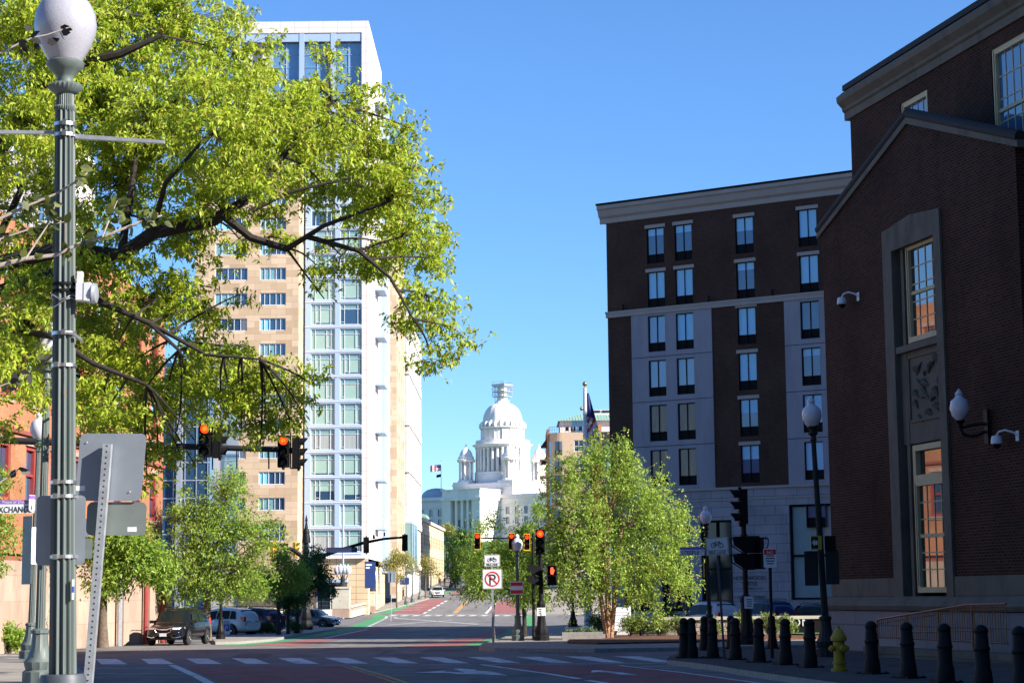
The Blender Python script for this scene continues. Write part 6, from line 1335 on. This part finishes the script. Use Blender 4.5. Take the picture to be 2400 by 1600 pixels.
street_car(1026, 1399, 'white suv coming down the far left lane', whitep, .04); street_car(1094, 1393, 'grey sedan coming down the middle of the far street', greyp, .0, H=1.45, suv=False); street_car(1070, 1374, 'dark van farther up the street behind the sedan', navyp, .0, H=1.9)
# ================================================================ PEOPLE far up the street
def person(label, loc, rz, m, step=.2):
    bm = bmesh.new(); J = [(0, 0, .95), (0, 0, 1.2), (0, 0, 1.42), (0, 0, 1.52), (0, -.01, 1.64), (0, -.01, 1.74), (.10, 0, .90), (.11, -step*.5, .50), (.11, -step*.3, .08), (.11, -step*.3-.16, .04), (-.10, 0, .90), (-.11, step*.4, .50), (-.11, step, .10), (-.11, step-.14, .04), (.19, 0, 1.38), (.24, .04, 1.10), (.24, -.08, .86), (-.19, 0, 1.38), (-.24, -.02, 1.10), (-.23, -.14, .88)]
    E_ = [(0, 1), (1, 2), (2, 3), (3, 4), (4, 5), (0, 6), (6, 7), (7, 8), (8, 9), (0, 10), (10, 11), (11, 12), (12, 13), (2, 14), (14, 15), (15, 16), (2, 17), (17, 18), (18, 19)]
    rad = [.15, .14, .15, .06, .10, .08, .10, .07, .05, .04, .10, .07, .05, .04, .07, .05, .04, .07, .05, .04]
    vs = [bm.verts.new(j) for j in J]; [bm.edges.new((vs[a], vs[c])) for a, c in E_]; me = bpy.data.meshes.new('person'); bm.to_mesh(me); bm.free(); me.materials.append(m)
    o = put(me, 'person', None, loc, rz); md = o.modifiers.new('k', 'SKIN'); sv = me.skin_vertices[0].data
    for i, r in enumerate(rad): sv[i].radius = (r, r*.8)
    sv[0].use_root = True; o.modifiers.new('s', 'SUBSURF').levels = 1; tag(o, label, 'person')
    h = MB(); h.sphere((0, .02, 1.70), .112, 10, 1.1); h.obj('hair', blackmatte, o, True)
    f = MB(); f.sphere((0, -.045, 1.66), .085, 10, 1.25); f.lathe([(.02, -.03), (.012, .02)], 6, (0, -.13, 1.66)); f.obj('face', skin_m, o, True)
person('person in dark clothes walking by the pale stone office, left of two', G(1031, 1374, .13), .4, cloth_m); person('person in dark clothes standing right of another by the stone office', G(1042, 1373, .13), -.5, cloth_m, .05); person('person in black standing beside the slim lamps on the left sidewalk', G(945, 1405, .13), 1.2, cloth_m, .1)

# ================================================================ TREES AND PLANTS
oak_leaf = leafmat('young oak leaves', [(0.362, 0.486, 0.036), (0.439, 0.522, 0.038), (0.275, 0.426, 0.032), (0.505, 0.535, 0.064), (0.341, 0.474, 0.038), (0.396, 0.292, 0.051)], .45)
mid_leaf = leafmat('fresh green leaves', [(0.213, 0.369, 0.043), (0.301, 0.423, 0.057), (0.150, 0.287, 0.036), (0.351, 0.423, 0.072)], .42)
birch_leaf = leafmat('birch leaves', [(0.285, 0.426, 0.063), (0.366, 0.489, 0.076), (0.229, 0.361, 0.051), (0.411, 0.502, 0.101)], .42)
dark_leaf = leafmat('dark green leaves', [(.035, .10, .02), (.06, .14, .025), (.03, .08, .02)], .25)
shrub_leaf = leafmat('shrub leaves', [(.13, .22, .03), (.26, .30, .06), (.08, .14, .02), (.32, .35, .12)], .3)
pale_leaf = leafmat('pale spring leaves', [(.30, .30, .07), (.36, .34, .10), (.24, .27, .05)], .45)
grey_leaf = leafmat('silvery ground plants', [(.14, .24, .10), (.22, .30, .16), (.10, .18, .06)], .3)
def unit(n):
    v = rng.normal(size=(n, 3)); return v/np.linalg.norm(v, axis=1, keepdims=True)
def leaf_quads(C, D, L, wr=.4, droop=.0):
    n = len(C); S_ = np.cross(D, unit(n)); S_ /= np.linalg.norm(S_, axis=1, keepdims=True)+1e-9
    L = L[:, None]; mid = C+D*L*.45; tip = C+D*L; tip[:, 2] -= droop*L[:, 0]; V = np.empty((n, 4, 3)); V[:, 0] = C; V[:, 1] = mid+S_*L*wr*.5; V[:, 2] = tip; V[:, 3] = mid-S_*L*wr*.5; return V.reshape(-1, 3)
def crown_pts(blobs, n, bias=.5, clump=0, per=1, cr=.2, up=0):
    if clump:
        B = np.array(blobs, float); k0 = max(40, int(n*per/clump)); base, kk = crown_pts(blobs, k0, bias); j = rng.integers(0, k0, n)
        off = rng.normal(size=(n, 3))*cr; off[:, 2] *= (1.9 if up else .55); off[:, 2] -= (0 if up else .35)*np.hypot(off[:, 0], off[:, 1]); return base[j]+off, kk[j]
    B = np.array(blobs, float); vol = B[:, 3]*B[:, 4]*B[:, 5]; vol = vol**.8; k = rng.choice(len(B), n, p=vol/vol.sum()); u = unit(n)*(rng.random(n)**bias)[:, None]
    return B[k, :3]+u*B[k, 3:6], k
def tree(name, label, base, tr, fork, blobs, n, ls, lm, bm_, per=6, bias=.5, spread=None, group=None, twig=.006, limbs=None, wr=.42, droop=.2, stems=None, ntw=None, trunk_pts=None, limb_r=None, clump=0, cr=.2, up=0):
    T = thing(name, label, 'tree', base, 0, group); o = np.array(base); nc = n//per; P, K = crown_pts(blobs, nc, bias, clump, per, cr, up)
    spread = spread or ls*.8
    C = np.repeat(P, per, 0)+rng.normal(size=(nc*per, 3))*spread; D = unit(nc*per); D[:, 2] -= .25; D /= np.linalg.norm(D, axis=1, keepdims=True)
    V = leaf_quads(C, D, ls*rng.uniform(.5, 1.4, nc*per), wr, droop)-o; np_quads('crown', V, lm, T)
    b = MB(); r = random.Random(len(label)); fz = Vector(base)+Vector((0, 0, fork)); B0 = Vector(base)
    def crv(a, c, sag, k=6):
        m = (a+c)/2+Vector((r.uniform(-1, 1), r.uniform(-1, 1), r.uniform(.2, 1)))*(a-c).length*sag
        return [a*(1-t)**2+m*2*t*(1-t)+c*t*t for t in [i/k for i in range(k+1)]]
    if trunk_pts: tp = [Vector(q) for q in trunk_pts]
    elif stems: tp = None
    else: tp = [B0, B0+Vector((r.uniform(-.05, .05), 0, fork*.4)), fz]
    if tp: b.tube([q-B0 for q in tp], [tr*(1.35 if i == 0 else 1-.3*i/len(tp)) for i in range(len(tp))], 12)
    starts = [fz] if not stems else []
    if stems:
        for sx, sy, h, rr in stems:
            top = B0+Vector((sx, sy, h)); c = crv(B0+Vector((sx*.12, sy*.12, 0)), top, .05, 7); b.tube([q-B0 for q in c], [lerp(rr, rr*.35, i/7) for i in range(8)], 8); starts += c[3:7]
    lines = list(starts)
    if limbs:
        for pts, r0, r1 in limbs:
            pts = [Vector(q) for q in pts]; b.tube([q-B0 for q in pts], [lerp(r0, r1, i/(len(pts)-1)) for i in range(len(pts))], 8)
            for a, c in zip(pts, pts[1:]): lines += [a.lerp(c, t) for t in (0, .33, .66)]
            lines.append(pts[-1])
    hubs = []
    for bl in blobs:
        c = Vector(bl[:3]); s = min(lines, key=lambda q: (q-c).length+max(0, q.z-c.z)*.6); q = crv(s, c, .08); rr = limb_r or max(twig*1.5, tr*.28)
        b.tube([x-B0 for x in q], [lerp(rr, twig*1.3, i/6) for i in range(7)], 6); hubs.append(q)
    ntw = ntw if ntw is not None else min(nc, 500)
    for i in range(ntw):
        e = Vector(P[i]); h = hubs[K[i]]; s = min(h[2:], key=lambda q: (q-e).length); q = crv(s, e, .1, 3); b.tube([x-B0 for x in q], [twig, twig*.8, twig*.6, twig*.4], 4, False)
    b.obj('trunk', bm_, T, True); return T
def blob(x, y, Y, r, ry=None, rz=None): p = at(x, y, Y); return (p.x, p.y, p.z, r, ry or r, rz or r)
# ---- the big oak on the left: trunk stands outside the frame
OB = [(60, 60, 39, 2.0), (250, 60, 43, 1.9), (420, 60, 44, 1.7), (545, 125, 42, 1.0), (625, 250, 40, 1.05), (745, 220, 43, .6), (765, 120, 43, .42), (800, 270, 40, 1.15), (870, 210, 41, .4), (880, 340, 42, 1.1), (960, 300, 41, .5), (925, 440, 39, 1.0), (985, 545, 41, .85), (1030, 610, 41, .5), (1000, 690, 40, .75), (1055, 765, 40, .42), (1010, 840, 41, .42), (960, 770, 41, .4), (930, 580, 43, .8), (700, 330, 44, 1.4), (560, 290, 38, 1.6), (400, 250, 41, 1.8), (220, 240, 45, 1.8), (60, 280, 40, 1.5), (110, 430, 44, 1.3), (290, 430, 42, 1.4), (480, 440, 40, 1.3), (860, 450, 42, 1.1), (760, 440, 43, .8), (590, 420, 42, 1.0), (90, 620, 42, 1.3), (240, 600, 40, 1.1), (420, 560, 42, 1.0), (60, 760, 40, 1.3), (230, 740, 44, 1.0), (380, 690, 42, 1.1), (470, 720, 43, .7), (310, 850, 43, .9), (450, 830, 41, .9), (560, 900, 41, .85), (650, 900, 42, .75), (730, 900, 42, .42), (715, 980, 42, .45), (620, 985, 42, .5), (545, 935, 42, .55), (390, 945, 42, .62), (455, 1085, 42, .22), (250, 960, 40, .8), (150, 915, 42, .7), (370, 1060, 42, .6), (430, 1080, 42, .4), (740, 620, 42, .35), (760, 700, 42, .38), (800, 600, 41, .5), (870, 620, 41, .55), (660, 560, 42, .35), (560, 690, 43, .5), (40, 900, 39, .8), (180, 880, 43, .8), (320, 955, 43, .6), (-20, 990, 43, .5), (420, 880, 43, .7), (150, 810, 43, .9), (270, 820, 41, .6), (200, 1000, 44, .35), (300, 760, 45, .9), (450, 955, 45, .5), (480, 860, 44, .7), (350, 890, 45, .7), (560, 820, 44, .55), (630, 935, 44, .5), (110, 870, 45, .8), (20, 820, 44, .9), (320, 1015, 42, .45), (415, 1010, 42, .4), (455, 1030, 41, .25), (565, 1015, 42, .4), (610, 1045, 42, .25), (530, 985, 42, .4), (690, 1010, 42, .2), (345, 1120, 42, .35), (240, 930, 41, .6), (130, 545, 42, .8), (330, 330, 42, 1.2), (560, 560, 42, .5), (960, 400, 40, .6)]
L = lambda pts, r0, r1: ([at(*q) for q in pts], r0, r1)
oak_limbs = [L([(-330, 900, 44), (-200, 700, 43), (0, 640, 42), (200, 620, 42), (330, 640, 42), (400, 590, 42), (540, 560, 42), (560, 545, 42)], .21, .12), L([(560, 545, 42), (620, 510, 42), (690, 420, 42), (750, 350, 42), (800, 300, 42)], .11, .03), L([(560, 552, 42), (620, 600, 42), (700, 625, 42), (740, 600, 41.8), (780, 575, 41.5), (860, 545, 41), (930, 520, 41)], .095, .025), L([(745, 598, 41.8), (860, 630, 41.5), (930, 690, 41), (980, 780, 41)], .06, .02),
    L([(-250, 800, 44), (0, 700, 43), (150, 670, 42), (220, 690, 42), (290, 745, 42), (395, 790, 42), (460, 850, 42)], .15, .035), L([(-300, 900, 44), (0, 780, 42), (170, 815, 41), (270, 880, 41), (390, 928, 41)], .11, .035), L([(-250, 500, 44), (0, 380, 43), (180, 210, 42), (330, 190, 42), (420, 150, 42)], .25, .05), L([(-330, 700, 44), (-100, 500, 44), (60, 330, 43), (150, 200, 43), (280, 100, 43)], .25, .05), L([(330, 640, 42), (352, 500, 42.5), (365, 400, 43), (400, 320, 43)], .09, .04), L([(0, 620, 42), (80, 470, 43), (0, 350, 43)], .1, .06), L([(400, 590, 42), (430, 480, 41), (520, 380, 40)], .07, .03), L([(395, 790, 42), (520, 860, 42), (640, 870, 42)], .05, .02), L([(620, 540, 42), (700, 500, 42), (830, 470, 42)], .06, .02)]
oak_limbs = [([p+Vector((0, -2.2*min(1, max(0, (p.x+13)/4)), 0)) for p in pts], a, c) for pts, a, c in oak_limbs]
tb = Vector((at(-330, 900, 44).x, 44, gz(44)))
tree('oak_tree', 'large spreading oak with bright yellow green leaves filling the upper left', tuple(tb), .5, 5, [blob(x, y, Y, r*1.0, r*1.25, r*.92) for x, y, Y, r in OB], 190000, .115, oak_leaf, bark, 8, .62, .035, limbs=oak_limbs, twig=.010, ntw=2600, droop=.3, wr=.42, clump=95, cr=.20, trunk_pts=[tb, tb+Vector((0, 0, 3)), at(-330, 900, 44)], limb_r=.03)
# ---- birch with several trunks
TUFTS = tuple((x, y, 0, r, rz) for x, y, r, rz in ((1400, 1045, .2, .5), (1378, 1060, .2, .5), (1452, 1045, .25, .7), (1470, 1065, .2, .6), (1335, 1062, .22, .7), (1318, 1090, .25, .6), (1292, 1105, .25, .6), (1268, 1160, .3, .6), (1500, 1090, .25, .6), (1545, 1120, .3, .7), (1570, 1150, .25, .6), (1610, 1170, .3, .5), (1632, 1240, .3, .4), (1640, 1300, .35, .35), (1645, 1350, .4, .3), (1600, 1410, .5, .25), (1535, 1425, .5, .25), (1225, 1210, .35, .5), (1215, 1270, .4, .4)))
bb = G(1427, 1493, .2)
Yb = bb.y
tree('birch_tree', 'multi stemmed birch with peeling orange bark and light green crown', tuple(bb), .14, 2, [blob(x, y, Yb+dy, r, r, rz) for x, y, dy, r, rz in TUFTS+((1400, 1330, 0, 2.5, 1.9), (1310, 1330, 1.2, 1.5, 1.5), (1530, 1330, -.4, 1.8, 1.5), (1420, 1220, .4, 2.6, 2.0), (1315, 1240, .8, 1.6, 1.8), (1540, 1240, .2, 1.8, 1.5), (1340, 1140, 0, 1.4, 1.5), (1450, 1130, .5, 1.7, 1.4), (1530, 1160, -.3, 1.0, 1.0), (1400, 1075, .3, .8, 1.1), (1460, 1070, 0, .55, .9), (1335, 1085, 0, .5, .8), (1590, 1200, 0, .8, .9), (1600, 1290, 0, .9, .8), (1610, 1370, .3, .8, .6), (1262, 1290, 2.0, .9, 1.2), (1250, 1380, 2.2, .7, .7), (1410, 1060, .3, .4, .5), (1350, 1400, .3, 1.2, .6), (1490, 1390, -.4, 1.3, .7))], 66000, .10, birch_leaf, birchbark, 5, .7, .06, clump=75, cr=.17, up=1, stems=[(-.55, 0, 5.2, .13), (.05, .2, 6.2, .13), (.75, -.1, 5.6, .12), (-.15, -.2, 4.6, .10)], twig=.006, ntw=700, droop=.2, wr=.62)
# ---- street trees
def st(name, label, x, y, blobs, n, ls, lm, bm_, tr, fork, Y=None, **k):
    b0 = G(x, y, .1) if Y is None else Vector((at(x, y, Y).x, Y, gz(Y)+.1))
    return tree(name, label, tuple(b0), tr, fork, [blob(q[0], q[1], b0.y+(q[3] if len(q) > 3 else 0), q[2]*b0.y/F, q[2]*b0.y/F, (q[4] if len(q) > 4 else q[2])*b0.y/F) for q in blobs], n, ls, lm, bm_, **k)
st('street_tree', 'young vase shaped tree behind the no parking sign', 1158, 1507, [(1110, 1310, 36, .5), (1165, 1290, 38, .8), (1215, 1318, 34, .5), (1110, 1370, 34), (1165, 1360, 40), (1210, 1370, 34), (1120, 1240, 24, 0, 32), (1160, 1225, 18, .8, 34), (1222, 1245, 16, 1.2, 30), (1190, 1300, 26, .5)], 13000, .12, mid_leaf, bark2, .07, 1.6, Y=86, per=5, ntw=250, clump=60, cr=.25)
st('street_tree', 'small dark trunked tree behind the signal pole', 1228, 1498, [(1245, 1370, 34), (1225, 1400, 26), (1265, 1405, 26), (1215, 1345, 24)], 6000, .13, mid_leaf, bark, .12, 1.7, Y=95, per=5, ntw=120)
st('street_tree', 'tree with green leaves and brown trunk before the pink stone base', 240, 1506, [(240, 1290, 55), (330, 1290, 60), (190, 1260, 45), (300, 1240, 50), (380, 1330, 40), (260, 1350, 45)], 15000, .17, mid_leaf, bark2, .2, 2.6, Y=79, per=6, ntw=250, clump=70, cr=.3)
st('street_tree', 'leafy tree at the far left edge behind the street name sign', -60, 1530, [(10, 1225, 38), (-40, 1200, 60), (28, 1275, 26), (-60, 1290, 70), (5, 1330, 26), (-30, 1130, 60)], 9000, .13, mid_leaf, bark2, .14, 2.6, Y=67, per=6, ntw=160, clump=70, cr=.25)
st('street_tree', 'broad light green tree in front of the tan tower wing', 485, 1450, [(470, 1330, 80), (560, 1330, 75), (400, 1320, 55), (480, 1240, 75), (560, 1230, 60), (520, 1160, 60), (430, 1190, 45), (620, 1260, 45), (640, 1220, 28), (540, 1110, 30), (380, 1368, 34), (450, 1370, 36), (590, 1365, 34), (520, 1372, 30)], 25000, .16, mid_leaf, bark2, .2, 2.6, Y=95, per=6, ntw=1100, bias=.55, twig=.012, clump=70, cr=.3)
st('street_tree', 'small dark tree with two trunks in the island shade', 653, 1490, [(640, 1370, 38), (690, 1350, 42), (610, 1350, 28), (660, 1310, 30)], 9000, .15, mid_leaf, bark, .12, 1.9, Y=112, per=6, ntw=200)
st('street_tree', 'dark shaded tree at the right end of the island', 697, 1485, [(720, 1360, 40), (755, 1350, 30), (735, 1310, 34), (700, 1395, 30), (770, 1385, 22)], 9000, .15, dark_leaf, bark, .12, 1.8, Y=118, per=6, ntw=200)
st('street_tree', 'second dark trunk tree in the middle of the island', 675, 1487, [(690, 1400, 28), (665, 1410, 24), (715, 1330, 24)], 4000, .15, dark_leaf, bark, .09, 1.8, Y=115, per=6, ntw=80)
st('street_tree', 'slender young tree with sparse pale leaves before the tower base', 930, 1414, [(925, 1318, 22), (905, 1325, 16), (950, 1310, 20), (930, 1300, 16), (965, 1325, 14), (935, 1350, 12)], 3200, .26, pale_leaf, bark2, .1, 3, Y=252, per=5, ntw=120, twig=.02)
st('street_tree', 'nearly bare brown street tree before the low stone office', 998, 1402, [(998, 1320, 22), (985, 1335, 16), (1012, 1335, 16), (1030, 1345, 12)], 1500, .26, pale_leaf, bark2, .13, 3.2, Y=285, per=4, ntw=260, twig=.03)
st('street_tree', 'narrow columnar green tree beside the far lamp', 1067, 1372, [(1067, 1335, 11, 0, 22), (1066, 1310, 8, 0, 14), (1068, 1356, 10, 0, 12)], 3500, .3, mid_leaf, bark2, .12, 1.2, Y=350, per=5, ntw=20, twig=.02)
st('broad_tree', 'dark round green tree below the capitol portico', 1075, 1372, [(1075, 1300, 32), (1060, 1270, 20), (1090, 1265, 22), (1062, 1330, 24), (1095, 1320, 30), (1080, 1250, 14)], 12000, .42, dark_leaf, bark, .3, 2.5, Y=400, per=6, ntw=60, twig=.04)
st('broad_tree', 'mid green tree rising between the signals below the capitol', 1180, 1380, [(1150, 1330, 30), (1190, 1310, 34), (1220, 1270, 28), (1240, 1240, 20), (1160, 1280, 20), (1210, 1340, 34), (1250, 1300, 28), (1265, 1200, 18), (1255, 1185, 12)], 12000, .4, mid_leaf, bark, .3, 2.5, Y=330, per=6, ntw=80, twig=.04)
st('broad_tree', 'pale yellowish tree against the capitol wall', 1047, 1300, [(1047, 1242, 16), (1035, 1250, 12), (1060, 1250, 14)], 2600, .5, pale_leaf, bark2, .25, 3, Y=520, per=5, ntw=60, twig=.04)
st('broad_tree', 'green tree half hidden by the dark round tree up the street', 1115, 1372, [(1120, 1340, 20), (1100, 1350, 18), (1130, 1310, 18)], 4000, .4, mid_leaf, bark, .25, 2, Y=380, per=6, ntw=30, twig=.04)
# overhanging twigs of a young tree beside the camera (trunk outside the frame)
def near_tree():
    base = Vector((-4.6, 11.5, gz(11)+.13)); T = thing('young_tree', 'pale twigs with broad leaves reaching across the lamp post from the left', 'tree', base); b = MB(); V = []; V2 = []
    tw = [([(-260, 640), (-60, 560), (0, 512), (70, 480), (130, 455), (180, 425), (205, 405)], .012), ([(-260, 760), (-80, 640), (0, 622), (60, 606), (130, 598), (190, 570), (240, 555), (330, 520), (380, 505)], .016), ([(60, 606), (90, 560), (110, 530), (130, 480)], .006), ([(-260, 300), (-60, 160), (0, 124), (50, 100), (80, 88), (110, 82), (140, 72), (170, 62)], .008), ([(-260, 1200), (-60, 1180), (0, 1130), (30, 1110), (60, 1085)], .007), ([(240, 555), (262, 500), (275, 470)], .006), ([(-200, 900), (-60, 760), (0, 560), (60, 540), (100, 530), (150, 520)], .008), ([(-200, 930), (0, 905), (40, 890), (70, 870)], .006)]
    r = random.Random(4)
    for i, (pts, rad) in enumerate(tw):
        Y = 11.0 if i not in (3, 4, 7) else 12.3; W3 = [at(x, y, Y+.02*k)-base for k, (x, y) in enumerate(pts)]; b.tube(W3, [lerp(rad, rad*.4, k/(len(W3)-1)) for k in range(len(W3))], 6)
        m = (20, 46, 16, 14, 8, 14, 22, 10)[i]
        for j in range(m):
            t = r.uniform(.35, 1)*(len(W3)-1); k = min(int(t), len(W3)-2); p = W3[k].lerp(W3[k+1], t-k)+Vector((r.gauss(0, .02), r.gauss(0, .05), r.gauss(0, .02)))
            d = Vector((r.uniform(-.3, 1), r.uniform(-.6, .6), r.uniform(-.7, .5))).normalized(); s = d.cross(Vector((r.gauss(0, 1), r.gauss(0, 1), r.gauss(0, 1)))).normalized(); Lf = r.uniform(.05, .09)*(1.15 if i == 3 else 1); w = Lf*.3
            for q in ((p, p+d*Lf*.25+s*w, p+d*Lf*.6+s*w*.9, p+d*Lf*.65), (p, p+d*Lf*.65, p+d*Lf*.6-s*w*.9, p+d*Lf*.25-s*w), (p+d*Lf*.65, p+d*Lf*.6+s*w*.9, p+d*Lf, p+d*Lf*.6-s*w*.9)):
                if i in (3, 4, 7): V2 += [tuple(x) for x in q]
                else: V += [tuple(x) for x in q]
    b.tube([(0, 0, 0), (.05, 0, 2.0), at(-260, 640, 11)-base, at(-300, 200, 11)-base], [.08, .06, .04, .02], 8); b.tube([(.05, 0, 2.0), at(-260, 1200, 12)-base], [.03, .01], 6); b.tube([(.05, 0, 2.0), at(-200, 900, 11.5)-base], [.03, .01], 6); b.tube([at(-260, 640, 11)-base, at(-260, 760, 11)-base], [.03, .02], 6); b.tube([at(-300, 200, 11)-base, at(-260, 300, 12.3)-base], [.02, .008], 6); b.obj('trunk', twig_m, T, True); np_quads('leaves', np.array(V), near_leaf, T); np_quads('dark_leaves', np.array(V2), near_silhouette, T)
near_silhouette = leafmat('silhouetted near leaves', [(.012, .010, .010), (.02, .016, .012), (.01, .012, .008)], .1)  # leaf colour darkened so these twigs read as unlit silhouettes
near_leaf = leafmat('broad dark leaves', [(.055, .075, .012), (.13, .15, .03), (.03, .045, .01)], .35)
near_tree()
# ---- shrubs
def shrub(label, x, y, rpx, n=1400, lm=None, ls=.09, flat=.8, Y=None, cat='bush'):
    p = G(x, y, .2) if Y is None else Vector((at(x, y, Y).x, Y, gz(Y)+.2)); r = rpx*p.y/F; T = thing('shrub', label, cat, p)
    bl = [(p.x+r*a, p.y+r*c, p.z+r*flat*d, r*.6, r*.6, r*.5) for a, c, d in ((-.45, 0, .7), (.4, .1, .8), (0, -.2, 1.05), (.1, .3, .6), (-.2, .2, 1.2), (.5, -.1, .5))]
    P, K = crown_pts(bl, n//5, .45); C = np.repeat(P, 5, 0)+rng.normal(size=(len(P)*5, 3))*ls*.7; D = unit(len(C)); D[:, 2] += .5; D /= np.linalg.norm(D, axis=1, keepdims=True); np_quads('foliage', leaf_quads(C, D, ls*rng.uniform(.7, 1.3, len(C)), .55)-np.array(p), lm or shrub_leaf, T)
    b = MB()
    for i in range(9): b.tube([(0, 0, -.1), (random.uniform(-.4, .4)*r, random.uniform(-.4, .4)*r, r*.7), (random.uniform(-.7, .7)*r, random.uniform(-.5, .5)*r, r*1.2)], [.02, .015, .006], 4)
    b.obj('stem', bark, T)
for x, y, r, lab in ((1476, 1482, 26, 'flowering bush just right of the a-frame board'), (1503, 1483, 30, 'flowering bush behind the second pipe post'), (1545, 1478, 27, 'flowering bush in the middle of the mulch bed'), (1590, 1474, 26, 'flowering bush left of the first bollard'), (1668, 1470, 26, 'bush showing between the lamp and the leaning post'), (1744, 1472, 30, 'bush left of the ornate signal pole base'), (1800, 1470, 30, 'bush left of the red topped sign post'), (1843, 1470, 26, 'bush left of the white letters')): shrub(lab, x, y, r, 1500, flat=1.08, Y=89.6)
shrub('dark round hedge bush beside the silver suv', 1568, 1450, 34, 2600, dark_leaf, .1, Y=113); shrub('dark bush under the left of the birch behind the pole', 1400, 1480, 28, 2000, dark_leaf, .1, Y=108)
for x, y, r, lab in ((1336, 1500, 14, 'silvery low plant at the left of the planter'), (1362, 1500, 16, 'silvery low plant behind the granite planter'), (1384, 1498, 18, 'green low plant right of the granite planter'), (1350, 1508, 10, 'small low plant spilling over the planter front')): shrub(lab, x, y, r, 900, grey_leaf, .08, .5, Y=90.5 if y < 1505 else 88, cat='plant')
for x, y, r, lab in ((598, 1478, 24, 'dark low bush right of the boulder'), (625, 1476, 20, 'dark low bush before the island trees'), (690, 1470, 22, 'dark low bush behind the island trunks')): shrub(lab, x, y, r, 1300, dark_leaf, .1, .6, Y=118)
shrub('climbing green bush on the shaded base of the orange building, far left', 20, 1340, 48, 2600, mid_leaf, .12, .7, Y=74); shrub('small green sprig at the foot of the far left wall', 12, 1478, 16, 700, mid_leaf, .1, .6, Y=76); shrub('leafy clump between the sign backs and the far left wall', 26, 1290, 34, 1800, mid_leaf, .12, .7, Y=75)
